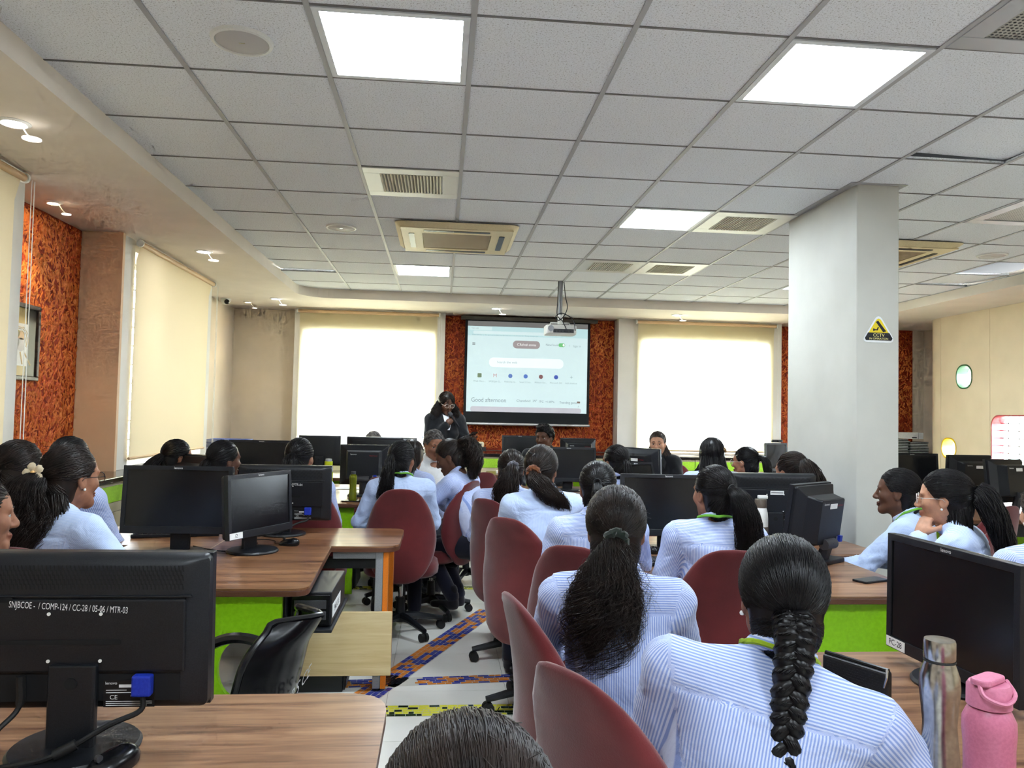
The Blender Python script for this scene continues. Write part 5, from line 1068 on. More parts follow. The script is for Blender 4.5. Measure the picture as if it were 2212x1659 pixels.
    cv = f.mesh(1); parts.append(cv); lips.append(np.zeros(len(cv[0]), np.float32))
    feet = []
    for i in (0, 1):
        an = np.array(legs[i][1]); z = max(an[2], 0.09); toe = an + [0, 0.15, 0]; f = SDF(an - [0.07, 0.1, 0.13], an + [0.07, 0.24, 0.08], 0.016)
        up = max(0.0, an[2] - 0.10); f.cap(an + [0, 0, 0.05], an - [0, 0.005, 0.045], 0.038, 0.036, k=0.03).cap(an - [0, 0.015, 0.058], toe - [0, 0, 0.064], 0.034, 0.028, k=0.03); feet.append(f.mesh(1))
    if not socks:
        for fv in feet: parts.append(fv); lips.append(np.zeros(len(fv[0]), np.float32))
    V, F = joinVF(parts); me = mk_mesh('body', V, F, True); at = me.attributes.new('lip', 'FLOAT', 'POINT'); at.data.foreach_set('value', np.concatenate(lips)); place('body', me, SKIN[skin], e)
    if socks:
        for fv in feet: place('sock', mk_mesh('sock', fv[0], fv[1], True), SOCK, e)
    hd = lambda p: Hm @ np.array(p, float) + C
    if face:
        Q = Matrix([list(r) for r in Hm]).to_4x4()
        for sd in (-1, 1):
            o = place('eye', EYE_ME, None, e); o.matrix_local = Matrix.Translation(Vector(hd((0.031 * sd, 0.0755, 0.002)))) @ Q
            G().tube([tuple(hd(p)) for p in ((0.013 * sd, 0.094, 0.023), (0.026 * sd, 0.0935, 0.028), (0.040 * sd, 0.086, 0.0275), (0.050 * sd, 0.076, 0.021))], [0.002, 0.0032, 0.003, 0.0012], 6).obj('eyebrow', BROW, e, smooth=True)
    # hair
    cc = np.array([0, -0.014, 0.036]); rr = np.array([0.0845, 0.103, 0.0965]) * capr; hs = SDF((-0.13, -0.16, -0.18), (0.13, 0.12, 0.16), 0.006 if q <= 0.0085 else 0.008)
    hs.ell(cc, rr, k=0.01)
    if cover:
        for sd in (-1, 1): hs.ell((0.066 * sd, -0.012, -0.03), (0.024, 0.055, 0.075), k=0.03)
    Fp = np.array([0, 0.086, 0.070]) if not short else np.array([0, 0.09, 0.074]); nrm = unit((0, 0.76, -0.65)) if not short else unit((0, 0.74, -0.67)); hs.plane(Fp, nrm); hs.ell((0, -0.052, -0.040), (0.070, 0.062, 0.078) if not short else (0.06, 0.05, 0.05), k=0.02)
    if cover: hs.ell((0, 0.11, -0.04), (0.066, 0.085, 0.12), k=0.01, op='-')
    else:
        for sd in (-1, 1): hs.ell((0.09 * sd, 0.002, -0.014), (0.030, 0.024, 0.034), k=0.01, op='-')
    hv, hfc = hs.mesh(1); hv = hv @ Hm.T + C; geo = [(hv.astype(np.float32), hfc)]
    tau = unit(tie); tiep = cc + tau * rr
    n = int(locks * (0.78 if q < 0.0105 else 0.62)); D = rs.normal(size=(n * 5, 3)); D /= np.linalg.norm(D, axis=1, keepdims=True); pos = cc + D * rr; dpl = (pos - Fp) @ nrm
    ear = (np.abs(pos[:, 0]) > 0.055) & (np.abs(pos[:, 1] - 0.002) < 0.026) & (np.abs(pos[:, 2] + 0.014) < 0.036) & (not cover)
    ok = (dpl < -0.002) & (pos[:, 2] > -0.085) & (~ear); D = D[ok]; dpl = dpl[ok]; w = np.exp(dpl / 0.03) + 0.15; pick = rs.choice(len(D), size=min(n, len(D)), replace=False, p=w / w.sum()); D = D[pick]; m = 7
    if short:
        T2 = D + rs.normal(scale=0.25, size=D.shape) + np.array([0.25, -0.25, 0.0]); T2 /= np.linalg.norm(T2, axis=1, keepdims=True); tt = np.linspace(0, 1, 6)[None, :, None]; m = 6; ke_ = ((cc + T2 * rr - Fp) @ nrm) < -0.006; D = D[ke_]; T2 = T2[ke_]
    elif cover:
        sgn = np.where(D[:, 0:1] >= 0, 1.0, -1.0); T2 = np.concatenate([sgn * (0.35 + 0.6 * np.abs(D[:, 0:1])), -0.15 - 0.9 * np.clip(0.6 - D[:, 1:2], 0, 1), np.full((len(D), 1), -0.75)], 1); T2 /= np.linalg.norm(T2, axis=1, keepdims=True); tt = np.linspace(0, 1, m)[None, :, None]
    else:
        T2 = np.repeat(tau[None], len(D), 0) + rs.normal(scale=0.035, size=D.shape); T2 /= np.linalg.norm(T2, axis=1, keepdims=True); tt = np.linspace(0, 1, m)[None, :, None]
    om = np.arccos(np.clip((D * T2).sum(1), -1, 1))[:, None, None] + 1e-4; sl_ = (np.sin((1 - tt) * om) * D[:, None] + np.sin(tt * om) * T2[:, None]) / np.sin(om); sl_ /= np.linalg.norm(sl_, axis=2, keepdims=True)
    lift = (1.0 + rs.uniform(0.0, 0.022, size=(len(D), 1, 1)) + (0.035 * tt * (1 if short else 0)) + 0.012 * np.sin(tt * math.pi) * rs.uniform(0, 1, size=(len(D), 1, 1)))
    pth = cc + sl_ * rr * lift; pth = pth @ Hm.T + C; rad = lr * rs.uniform(0.6, 1.15, size=(len(D), 1)) * np.linspace(1, 0.8, m)[None] * np.where(np.linspace(0, 1, m) < 0.08, 0.6, 1)[None]
    geo.append(tubes(pth, rad, 3))
    if not short and not cover:
        c2 = np.array([0, -0.052, -0.040]); r2 = np.array([0.071, 0.063, 0.079]); nn_ = max(50, n // 4); an_ = rs.uniform(math.pi * 1.0, math.pi * 2.0, nn_); el_ = rs.uniform(-1.15, 0.1, nn_)
        st_ = c2 + np.stack([np.cos(an_) * np.cos(el_), np.sin(an_) * np.cos(el_), np.sin(el_)], 1) * r2; tq = np.linspace(0, 1, 6)[None, :, None]; pp = st_[:, None] * (1 - tq) + (tiep + rs.normal(scale=0.006, size=(nn_, 3)))[:, None] * tq
        for cen_, rad_ in ((c2, r2), (cc, rr)):
            k_ = np.linalg.norm((pp - cen_) / rad_, axis=2, keepdims=True); pp = np.where(k_ < 1.02, cen_ + (pp - cen_) / np.maximum(k_, 0.05) * 1.02, pp)
        geo.append(tubes(pp @ Hm.T + C, lr * rs.uniform(0.6, 1.1, size=(nn_, 1)) * np.linspace(0.7, 0.9, 6)[None], 3))
    if frizz:
        D2 = rs.normal(size=(frizz, 3)); D2[:, 2] = np.abs(D2[:, 2]); D2 /= np.linalg.norm(D2, axis=1, keepdims=True); t6 = np.linspace(0, 1, 6)[None, :, None]
        q2 = cc + D2[:, None] * rr * (1.0 + 0.06 * t6 * rs.uniform(0.3, 1, size=(frizz, 1, 1))) + np.array([0, -0.05, 0]) * t6 * rs.uniform(0.2, 1, size=(frizz, 1, 1)) + rs.normal(scale=0.006, size=(frizz, 1, 3)) * t6; ok2 = ((q2[:, 0] - Fp) @ nrm) < 0
        q2 = q2[ok2] @ Hm.T + C; geo.append(tubes(q2, np.full(q2.shape[:2], 0.0005), 3))
    tw0 = hd(tiep)
    for tl in tails:
        start = hd(tl['at']) if 'at' in tl else tw0
        cp = np.array([start] + [start + np.array(p) * sc for p in tl['pts']]) if tl.get('rel', True) else np.array([start] + [np.array(p) for p in tl['pts']])
        nn = len(cp); M = max(10, nn * 3); s_ = np.linspace(0, nn - 1, M); cl = np.array([list(v_) for v_ in catmull([tuple(p) for p in cp], 12)]); cl = cl[np.linspace(0, len(cl) - 1, M).round().astype(int)]
        rw = np.interp(s_, np.arange(nn), tl['rw']); rt = np.interp(s_, np.arange(nn), tl.get('rt', tl['rw'])); T = np.gradient(cl, axis=0); T /= np.linalg.norm(T, axis=1, keepdims=True) + 1e-9
        lat = np.array(tl.get('lat', (1, 0, 0)), float); A_ = lat - T * (T @ lat)[:, None]; A_ /= np.linalg.norm(A_, axis=1, keepdims=True) + 1e-9; B_ = np.cross(T, A_)
        an = 2 * np.pi * np.arange(10) / 10; V = cl[:, None] + tl.get('core', 0.84) * (A_[:, None] * (rw[:, None] * np.cos(an)[None])[..., None] + B_[:, None] * (rt[:, None] * np.sin(an)[None])[..., None]); i_ = np.arange(M - 1)[:, None] * 10; k_ = np.arange(10)[None]
        if not tl.get('braid'): geo.append((V.reshape(-1, 3).astype(np.float32), np.stack([i_ + k_, i_ + (k_ + 1) % 10, i_ + 10 + (k_ + 1) % 10, i_ + 10 + k_], -1).reshape(-1, 4)))
        if tl.get('braid'):
            Mb = 90; t = np.linspace(0, 1, Mb); ii = t * (M - 1); cb = np.stack([np.interp(ii, np.arange(M), cl[:, x]) for x in range(3)], 1); Ab = np.stack([np.interp(ii, np.arange(M), A_[:, x]) for x in range(3)], 1); Bb = np.stack([np.interp(ii, np.arange(M), B_[:, x]) for x in range(3)], 1); rb = np.interp(ii, np.arange(M), rw)
            for kk in range(3):
                p_ = 2 * np.pi * (t * tl['braid'] + kk / 3); cen = cb + Ab * (rb * 0.62 * np.sin(p_))[:, None] + Bb * (rb * 0.40 * np.sin(2 * p_))[:, None]
                geo.append(tubes(cen[None], (rb * 0.55)[None], 9)); ns = 46
                for q_ in range(1):
                    a_ = rs.uniform(0, 2 * np.pi, ns); off = np.cos(a_)[:, None, None] * Ab[None] + np.sin(a_)[:, None, None] * Bb[None]; geo.append(tubes(cen[None] + off * (rb * 0.53)[None, :, None], np.full((ns, Mb), 0.0016), 3))
            continue
        n = int(tl.get('n', 200) * (0.68 if q < 0.0095 else 0.5)); a_ = rs.uniform(0, 2 * np.pi, n); r_ = np.sqrt(rs.uniform(0.45, 1.08, n)); wv = tl.get('wave', wave); fr = tl.get('freq', 3.0)
        tt_ = np.linspace(0, 1, M)[None]; end = rs.uniform(tl.get('end', 0.82), 1.0, n)[:, None]; p1 = rs.uniform(0, 2 * np.pi, n)[:, None]; ti = tt_ * end * (M - 1)
        ci = np.stack([np.interp(ti.ravel(), np.arange(M), cl[:, x]).reshape(n, M) for x in range(3)], -1); Ai = np.stack([np.interp(ti.ravel(), np.arange(M), A_[:, x]).reshape(n, M) for x in range(3)], -1); Bi = np.stack([np.interp(ti.ravel(), np.arange(M), B_[:, x]).reshape(n, M) for x in range(3)], -1); wi = np.interp(ti.ravel(), np.arange(M), rw).reshape(n, M); ri = np.interp(ti.ravel(), np.arange(M), rt).reshape(n, M)
        ox = wi * (np.cos(a_) * r_)[:, None] + wv * tt_ * np.sin(2 * np.pi * fr * tt_ + p1) * (1 + rs.uniform(0, 0.6, (n, 1))); oy = ri * (np.sin(a_) * r_)[:, None] + wv * tt_ * np.cos(2 * np.pi * fr * tt_ * 0.8 + p1)
        geo.append(tubes(ci + Ai * ox[..., None] + Bi * oy[..., None], (tl.get('lr', lr) * 1.15 * rs.uniform(0.5, 1.1, (n, 1))) * np.linspace(1, 0.35, M)[None], 3))
    V, F = joinVF(geo); ho = place('hair', mk_mesh('hair', V, F, True), HAIR[hairc], e)
    if scrunchie:
        c_, r1, r2, rgb, at_ = scrunchie; cpt = hd(at_) if at_ is not None else tw0; ax = unit(hd(cc + tau * rr * 1.2) - tw0) if at_ is None else unit(Hm @ np.array([0, -1, 0.1])); b1 = unit(np.cross(ax, (0, 0, 1.0))); b2 = np.cross(ax, b1); ring_ = []
        for kk in range(25): an = 2 * math.pi * kk / 24; ring_.append(tuple(cpt + ax * (0.014 + c_ * 0.003 * math.sin(an * 5)) + b1 * r1 * math.cos(an) * (1 + c_ * 0.08 * math.sin(an * 7)) + b2 * r1 * math.sin(an) * (1 + c_ * 0.08 * math.sin(an * 7))))
        G().tube(ring_, [r2 * (1 + c_ * 0.22 * math.sin(kk * 2.3)) for kk in range(25)], 8).obj('hair_tie', m_fabric('hair_tie_%d_%d_%d' % rgb, rgb, 0.9, 0.4, 0.7), ho, smooth=True)
    if glasses:
        gm = mat('glasses_frame_' + glasses, lin(*{'dark': (30, 28, 30), 'clear': (196, 186, 178)}[glasses]), 0.25); g = G()
        for sd in (-1, 1):
            g.tube([tuple(hd((0.032 * sd + 0.025 * math.cos(a2), 0.107 - 0.004 * abs(math.cos(a2)), 0.0 + 0.021 * math.sin(a2)))) for a2 in [2 * math.pi * k_ / 18 for k_ in range(19)]], 0.0017, 6, False); g.tube([tuple(hd(p)) for p in ((0.057 * sd, 0.103, 0.006), (0.073 * sd, 0.07, 0.006), (0.081 * sd, 0.0, 0.008), (0.08 * sd, -0.02, -0.012))], 0.0017, 6)
        g.tube([tuple(hd(p)) for p in ((-0.008, 0.107, 0.003), (0, 0.111, 0.006), (0.008, 0.107, 0.003))], 0.0016, 6); go = g.obj('glasses', gm, e, smooth=True)
        for sd in (-1, 1): G().add([tuple(hd((0.032 * sd + 0.0245 * math.cos(a2), 0.1065 - 0.004 * abs(math.cos(a2)), 0.0205 * math.sin(a2)))) for a2 in [2 * math.pi * k_ / 16 for k_ in range(16)]], [tuple(range(16))]).obj('lens', MATS.get('spectacle_lens') or m_pane('spectacle_lens', (0.92, 0.93, 0.94), 0.12), go)
    if earring:
        for sd in (-1, 1): G().lathe([(0.0, -0.0055), (0.004, -0.004), (0.0055, 0), (0.004, 0.004), (0, 0.0055)], 10, tuple(hd((0.0785 * sd, 0.002, -0.037))), cap=False).obj('earring', mat('pearl', lin(236, 232, 226), 0.2), e, smooth=True)
    if lanyard:
        lm = m_fabric('lanyard_%d_%d_%d' % lanyard, lanyard, 0.7, 0.1, 0.85); g = G(); nr = 0.074 * sc; arc = []
        for kk in range(13): an = math.pi + math.pi * kk / 12; arc.append(tuple(N + sx * nr * math.cos(an) + sy * (nr * 1.02 * math.sin(an) - 0.006) + u * (0.014 - 0.024 * math.sin(an) + 0.014 * abs(math.cos(an)))))
        fr_ = [tuple(N + sx * 0.055 + sy * 0.072 - u * 0.03), tuple(N + sx * 0.045 + sy * 0.118 - u * 0.10), tuple(N + sx * 0.03 + sy * 0.15 - u * 0.2), tuple(N + sy * 0.15 - u * 0.34)]; fl_ = [tuple(N - sx * 0.055 + sy * 0.072 - u * 0.03), tuple(N - sx * 0.045 + sy * 0.118 - u * 0.10), tuple(N - sx * 0.03 + sy * 0.15 - u * 0.2)]
        g.tube(catmull(fl_[::-1] + arc + fr_, 3), 0.006, 6).obj('lanyard', lm, e, smooth=True)
    return dict(root=e, hd=hd, C=C, N=N, S=S, E=E, W=Wr, base=base, a=a, Hm=Hm, tie=tw0)
def toworld(p, v):
    c, s = math.cos(p['a']), math.sin(p['a']); return (p['base'][0] + c * v[0] - s * v[1], p['base'][1] + s * v[0] + c * v[1], v[2])
# ------------------------------------------------------------------ the people
GRN = (120, 190, 60); NAVY = (36, 48, 120)
def tail(pts, rw, rt=None, n=200, **k): return dict(pts=pts, rw=rw, rt=rt or [x * 0.7 for x in rw], n=n, **k)
# front rows, right of the aisle
P17 = person('girl from behind with a dark green scrunchie and wavy brown-black ponytail', (0.515, 2.2, 1.244), -9, -14, lean=10, bw=0.95, q=0.0075, hairc='brown', tie=(0.02, -0.93, -0.38), locks=2600, lr=0.0013, wave=0.012, face=False, seed=17, frizz=160, capr=1.02,
    tails=(tail([(-0.01, -0.035, -0.05), (-0.025, -0.055, -0.13), (-0.04, -0.06, -0.22), (-0.05, -0.05, -0.31), (-0.055, -0.04, -0.37)], [0.022, 0.05, 0.078, 0.085, 0.06, 0.02], [0.02, 0.036, 0.046, 0.045, 0.03, 0.01], 1500, wave=0.034, freq=2.6, lr=0.0011, core=0.6, end=0.55), tail([(0.0, -0.03, -0.04), (-0.04, -0.05, -0.12), (-0.10, -0.05, -0.21), (-0.105, -0.03, -0.27)], [0.015, 0.03, 0.03, 0.02, 0.006], None, 160, wave=0.03, freq=2, lr=0.0009, core=0.1, end=0.6), tail([(0.0, -0.03, -0.04), (0.05, -0.05, -0.12), (0.08, -0.045, -0.20)], [0.015, 0.025, 0.025, 0.006], None, 110, wave=0.03, freq=2, lr=0.0009, core=0.1, end=0.6), tail([(-0.0, -0.05, -0.06), (0.03, -0.06, -0.15), (0.035, -0.05, -0.24), (0.025, -0.06, -0.30), (-0.005, -0.06, -0.30), (0.0, -0.06, -0.265)], [0.02, 0.03, 0.03, 0.022, 0.012, 0.008, 0.004], None, 260, wave=0.008, lr=0.0015)), scrunchie=(1, 0.023, 0.013, (34, 46, 38), None), arms=(((-0.05, 0.16, -0.20), (0.10, 0.20, -0.03)), ((0.06, 0.17, -0.19), (-0.08, 0.2, -0.03))))
P18 = person('girl from behind with one long black braid over a striped shirt, nearest at right', (0.723, 1.55, 1.203), -18, -14, lean=14, bend=12, bw=1.18, q=0.0065, tie=(0.02, -0.86, -0.52), locks=3000, lr=0.0012, face=False, seed=18, capr=1.04, hroll=2, lanyard=(170, 200, 40), earring=True,
    tails=(tail([(0.0, -0.03, -0.04), (-0.014, -0.05, -0.16), (-0.035, -0.078, -0.30), (-0.058, -0.105, -0.45)], [0.036, 0.034, 0.030, 0.024, 0.015], braid=6.3), tail([(0.0, -0.022, -0.02), (0.0, -0.034, -0.06)], [0.04, 0.034, 0.012], None, 500, lr=0.0011)), arms=(((-0.06, 0.06, -0.24), (0.10, 0.19, -0.06)), ((0.19, 0.10, -0.22), (0.10, 0.22, -0.06))), legs=(((-0.10, 0.36, 0.48), (-0.11, 0.30, 0.10)), ((0.10, 0.36, 0.48), (0.11, 0.30, 0.10))))
P19 = person('girl from behind with a long sleek black ponytail before the dark screen', (1.233, 3.35, 1.236), -10, 14, lean=6, q=0.008, tie=(0.05, -0.95, 0.0), locks=1000, lr=0.0019, seed=19, lanyard=GRN, wave=0.006, scrunchie=(0, 0.017, 0.005, (24, 24, 28), None),
    tails=(tail([(0.03, -0.045, -0.03), (0.06, -0.06, -0.12), (0.075, -0.05, -0.24), (0.06, -0.04, -0.36), (0.05, -0.04, -0.46)], [0.018, 0.04, 0.055, 0.056, 0.048, 0.02], [0.016, 0.028, 0.03, 0.028, 0.02, 0.01], 700, wave=0.008, lr=0.0017),), arms=(((-0.075, 0.02, -0.25), (0.07, 0.2, -0.05)), None))
P16 = person('girl from behind with a tight low ponytail, right of the brown scrunchie girl', (0.73, 3.5, 1.239), -6, -8, lean=10, q=0.009, tie=(-0.1, -0.92, 0.05), locks=800, lr=0.002, face=False, seed=16, wave=0.004, scrunchie=(0, 0.014, 0.005, (18, 18, 20), None),
    tails=(tail([(-0.0, -0.035, -0.05), (-0.0, -0.055, -0.16), (0.01, -0.05, -0.28), (-0.01, -0.04, -0.38)], [0.016, 0.026, 0.038, 0.04, 0.02], None, 300),), arms=(((-0.09, 0.08, -0.22), (0.1, 0.2, -0.02)), None))
P15 = person('girl from behind with a brown scrunchie and spread ponytail', (0.545, 4.1, 1.28), 4, -22, lean=10, q=0.009, hairc='brown', tie=(-0.12, -0.93, -0.34), locks=800, lr=0.0021, seed=15, wave=0.008, capr=1.05, scrunchie=(1, 0.026, 0.015, (120, 66, 34), None),
    tails=(tail([(0.0, -0.04, -0.035), (0.05, -0.055, -0.09), (0.12, -0.06, -0.15), (0.19, -0.03, -0.21)], [0.02, 0.042, 0.05, 0.04, 0.012], [0.018, 0.025, 0.025, 0.018, 0.008], 450, wave=0.012),), top_mat=SHIRTP)
P14 = person('girl from behind with a grey hair tie and wavy ponytail', (0.447, 4.8, 1.225), -14, 0, lean=10, q=0.011, hairc='brown', tie=(0.0, -0.97, -0.05), locks=500, lr=0.0025, face=False, seed=14, scrunchie=(1, 0.026, 0.012, (112, 112, 122), None),
    tails=(tail([(-0.01, -0.05, -0.04), (-0.03, -0.07, -0.14), (-0.045, -0.06, -0.25), (-0.03, -0.04, -0.30)], [0.02, 0.055, 0.075, 0.06, 0.02], [0.02, 0.035, 0.04, 0.03, 0.01], 400, wave=0.016),))
P12 = person('girl with a curly ponytail bending left over her desk, hand at her face', (0.03, 5.6, 1.246), 62, 78, hpitch=-24, lean=24, q=0.010, skin='dark', hairc='brown', tie=(0.0, -0.86, 0.45), locks=500, lr=0.0024, seed=12, wave=0.014, curl=(1.0, 0.6),
    tails=(tail([(0.01, -0.06, 0.0), (0.0, -0.115, -0.06), (0.0, -0.13, -0.16), (0.0, -0.12, -0.26)], [0.025, 0.06, 0.08, 0.075, 0.04], None, 600, wave=0.025, freq=4),), arms=(((-0.03, 0.20, -0.18), {'head': (-0.03, 0.10, -0.16)}), ((0.02, 0.18, -0.20), (-0.06, 0.18, 0.08))), legs=(((-0.10, 0.38, 0.48), (-0.11, 0.16, 0.16)), ((0.10, 0.38, 0.48), (0.11, 0.22, 0.13))))
P9 = person('girl from behind with a side-swept ponytail in the square maroon chair', (-0.257, 5.2, 1.252), 2, -18, lean=10, q=0.010, tie=(-0.35, -0.9, 0.05), locks=600, lr=0.0023, seed=9, lanyard=GRN, top_mat=SHIRTP,
    tails=(tail([(-0.01, -0.04, -0.06), (-0.025, -0.055, -0.17), (-0.04, -0.045, -0.28), (-0.05, -0.03, -0.37)], [0.018, 0.034, 0.045, 0.046, 0.02], None, 350, wave=0.01),), arms=(((-0.10, 0.05, -0.23), (0.05, 0.2, -0.06)), None), legs=(((-0.10, 0.34, 0.48), (-0.13, 0.05, 0.16)), ((0.10, 0.38, 0.48), (0.11, 0.30, 0.10))))
# second block, right
P20 = person('girl from behind with a low ponytail, left of the blazer girl', (1.258, 5.4, 1.243), 4, 26, lean=8, q=0.012, tie=(-0.02, -0.96, -0.12), locks=450, lr=0.0025, seed=20, tails=(tail([(0.0, -0.04, -0.04), (0.0, -0.05, -0.14), (0.02, -0.04, -0.26)], [0.018, 0.032, 0.036, 0.015], None, 220),))
P23 = person('girl from behind with loose long black hair and a hair clip, before the right blind', (2.033, 5.6, 1.300), -8, -12, lean=6, q=0.012, cover=True, locks=500, lr=0.0026, face=False, seed=23, capr=1.06,
    tails=(tail([(0.0, -0.03, -0.10), (0.02, -0.045, -0.22), (0.05, -0.04, -0.34), (0.06, -0.03, -0.42)], [0.085, 0.105, 0.12, 0.11, 0.06], [0.055, 0.05, 0.045, 0.035, 0.02], 650, at=(0, -0.06, -0.01)), tail([(-0.05, -0.0, -0.06), (-0.11, 0.0, -0.13), (-0.15, 0.0, -0.20)], [0.05, 0.04, 0.035, 0.015], None, 200, at=(-0.03, -0.03, -0.06))))
G().tube([(2.085, 5.485, 1.235), (2.09, 5.478, 1.22), (2.095, 5.478, 1.20)], [0.006, 0.011, 0.005], 8).obj('hair_clip', mat('clip_tan', lin(130, 104, 70), 0.4), None); bpy.context.view_layer.update()
_c = bpy.data.objects['hair_clip']; _c.parent = P23['root']; _c.matrix_parent_inverse = (Matrix.Translation((P23['base'][0], P23['base'][1], 0)) @ Matrix.Rotation(P23['a'], 4, 'Z')).inverted()
P24 = person('girl in glasses facing left with a ponytail, right of the loose long hair', (2.547, 6.2, 1.216), 40, 44, lean=6, q=0.012, tie=(0.0, -0.97, 0.2), locks=450, lr=0.0026, seed=24, glasses='clear', earring=False, tails=(tail([(0.0, -0.06, -0.03), (0.0, -0.085, -0.12), (0.0, -0.075, -0.24)], [0.02, 0.04, 0.045, 0.02], None, 240),))
P25 = person('girl with long wavy hair and a white clip, at the left side of the pillar', (2.165, 4.55, 1.252), 4, 20, lean=6, q=0.011, hairc='brown', tie=(0.0, -0.9, 0.42), locks=500, lr=0.0024, seed=25,
    tails=(tail([(0.0, -0.05, -0.05), (0.03, -0.075, -0.16), (0.06, -0.07, -0.30), (0.08, -0.06, -0.44), (0.10, -0.05, -0.50)], [0.03, 0.06, 0.075, 0.07, 0.045, 0.02], [0.025, 0.045, 0.045, 0.04, 0.03, 0.01], 500, wave=0.014),))
P26 = person('dark-skinned girl in profile facing left, her arm stretched on the desk', (2.456, 3.9, 1.201), 44, 54, lean=14, q=0.009, skin='dark', tie=(0.0, -0.95, -0.28), locks=900, lr=0.002, seed=26, lanyard=GRN, top_mat=SHIRTP, hpitch=2, curl=(0.6, 0.6),
    tails=(tail([(0.0, -0.035, -0.01), (0.02, -0.04, -0.05), (0.0, -0.03, -0.08)], [0.03, 0.036, 0.034, 0.015], None, 200),), arms=(((-0.10, 0.17, -0.19), (-0.10, 0.23, -0.01)), ((0.06, 0.14, -0.21), (-0.1, 0.2, -0.02))))
P27 = person('girl in pale-rimmed glasses facing left, resting her cheek on her hand', (2.265, 3.25, 1.236), 46, 50, lean=12, q=0.0085, skin='light', tie=(0.0, -0.93, 0.12), locks=1100, lr=0.0019, seed=27, glasses='clear', earring=True, top_mat=SHIRTP, capr=1.05, curl=(1.55, 0.5), palm=((-0.85, 0.5, 0.1), None),
    tails=(tail([(0.0, -0.035, -0.03), (0.0, -0.085, -0.14), (0.0, -0.12, -0.28), (0.0, -0.13, -0.40)], [0.03, 0.055, 0.07, 0.06, 0.025], [0.045, 0.055, 0.045, 0.035, 0.015], 700, wave=0.012), tail([(-0.01, -0.01, -0.06), (-0.01, -0.015, -0.16), (0.0, -0.02, -0.26)], [0.04, 0.045, 0.04, 0.015], [0.05, 0.05, 0.04, 0.015], 300, at=(-0.03, -0.055, -0.04))), arms=(((-0.04, 0.20, -0.20), {'head': (-0.070, 0.085, -0.155)}), None))
P28 = person('girl in profile cut off by the right edge, with a pearl earring', (2.33, 2.75, 1.235), -8, -12, lean=8, q=0.011, skin='light', hairc='warm', cover=False, tie=(0.0, -0.95, -0.2), locks=600, lr=0.0022, seed=28, earring=True,
    tails=(tail([(0.0, -0.03, -0.06), (-0.02, -0.04, -0.18), (-0.03, -0.02, -0.30)], [0.05, 0.06, 0.06, 0.02], None, 400, at=(-0.02, -0.06, -0.04), wave=0.01),))
# left block
P3 = person('girl with a cream flower hair clip and glasses, long loose hair, at left', (-1.42, 3.1, 1.292), -24, -30, lean=12, q=0.0085, hairc='brown', tie=(-0.15, -0.95, -0.22), locks=1100, lr=0.0019, seed=3, glasses='dark', earring=True, top_mat=SHIRTP, wave=0.01, frizz=60,
    tails=(tail([(-0.015, -0.05, -0.05), (-0.02, -0.075, -0.12), (-0.02, -0.09, -0.20), (-0.015, -0.10, -0.32)], [0.035, 0.085, 0.115, 0.125, 0.09], [0.03, 0.045, 0.05, 0.05, 0.03], 1300, wave=0.02, lr=0.0015, lat=(0.91, 0.41, 0)), tail([(0.03, -0.02, -0.08), (0.04, -0.035, -0.18), (0.045, -0.055, -0.28)], [0.04, 0.055, 0.06, 0.03], None, 420, at=(0.02, -0.075, -0.05), wave=0.014, lr=0.0018)), arms=(None, ((0.10, 0.12, -0.20), (-0.06, 0.22, -0.04))))
P1 = person('girl at far left in glasses with tied-back hair and a blue lanyard', (-1.916, 3.7, 1.28), -20, -30, lean=8, q=0.011, hairc='brown', tie=(0.0, -0.9, -0.35), locks=700, lr=0.0022, seed=1, glasses='dark', lanyard=NAVY, tails=(tail([(0.0, -0.03, -0.03), (0.0, -0.03, -0.1)], [0.035, 0.03, 0.012], None, 150),))
P2 = person('girl mostly hidden behind the flower clip girl, only her dark crown showing', (-1.90, 4.15, 1.282), -10, -14, lean=8, q=0.014, locks=400, lr=0.0025, seed=2, tie=(0, -0.9, -0.2), face=False, tails=(tail([(0.0, -0.03, -0.06), (0.0, -0.03, -0.2)], [0.03, 0.03, 0.012], None, 120),))
P4 = person('girl whose face in profile just enters the left edge', (-1.475, 2.6, 1.213), -45, -53, lean=6, q=0.012, skin='mid', hairc='brown', tie=(0, -0.95, -0.1), locks=400, lr=0.0024, seed=4, tails=(tail([(0.0, -0.04, -0.06), (0.0, -0.05, -0.2)], [0.025, 0.035, 0.012], None, 150),))
P5 = person('girl facing right with wavy loose hair, behind the left screen by the blind', (-1.905, 5.8, 1.21), -40, -48, hpitch=-6, lean=16, q=0.012, tie=(0.0, -0.92, -0.32), locks=450, lr=0.0026, seed=5, wave=0.014, curl=(0.5, 0.9), tails=(tail([(0.0, -0.06, -0.05), (0.0, -0.13, -0.12), (0.0, -0.18, -0.20)], [0.03, 0.055, 0.05, 0.02], None, 260, wave=0.016),), arms=(None, ((0.02, 0.2, -0.2), {'head': (0.02, 0.14, -0.13)})))
P6 = person('girl facing right with a low bun, left of the bright corner monitor', (-1.392, 5.1, 1.238), -30, -46, lean=6, q=0.012, skin='dark', tie=(0.0, -0.88, -0.42), locks=500, lr=0.0024, seed=6, tails=(tail([(0.0, -0.028, -0.01), (0.0, -0.04, -0.04), (0.0, -0.025, -0.065)], [0.03, 0.036, 0.032, 0.01], None, 160),))
P7 = person('girl from behind with a low ponytail behind the left desk monitors', (-0.892, 5.0, 1.266), 2, -12, lean=6, q=0.012, tie=(-0.05, -0.96, -0.08), locks=500, lr=0.0024, seed=7, tails=(tail([(-0.0, -0.045, -0.03), (-0.005, -0.055, -0.12), (0.0, -0.05, -0.22)], [0.022, 0.045, 0.05, 0.02], None, 240),))
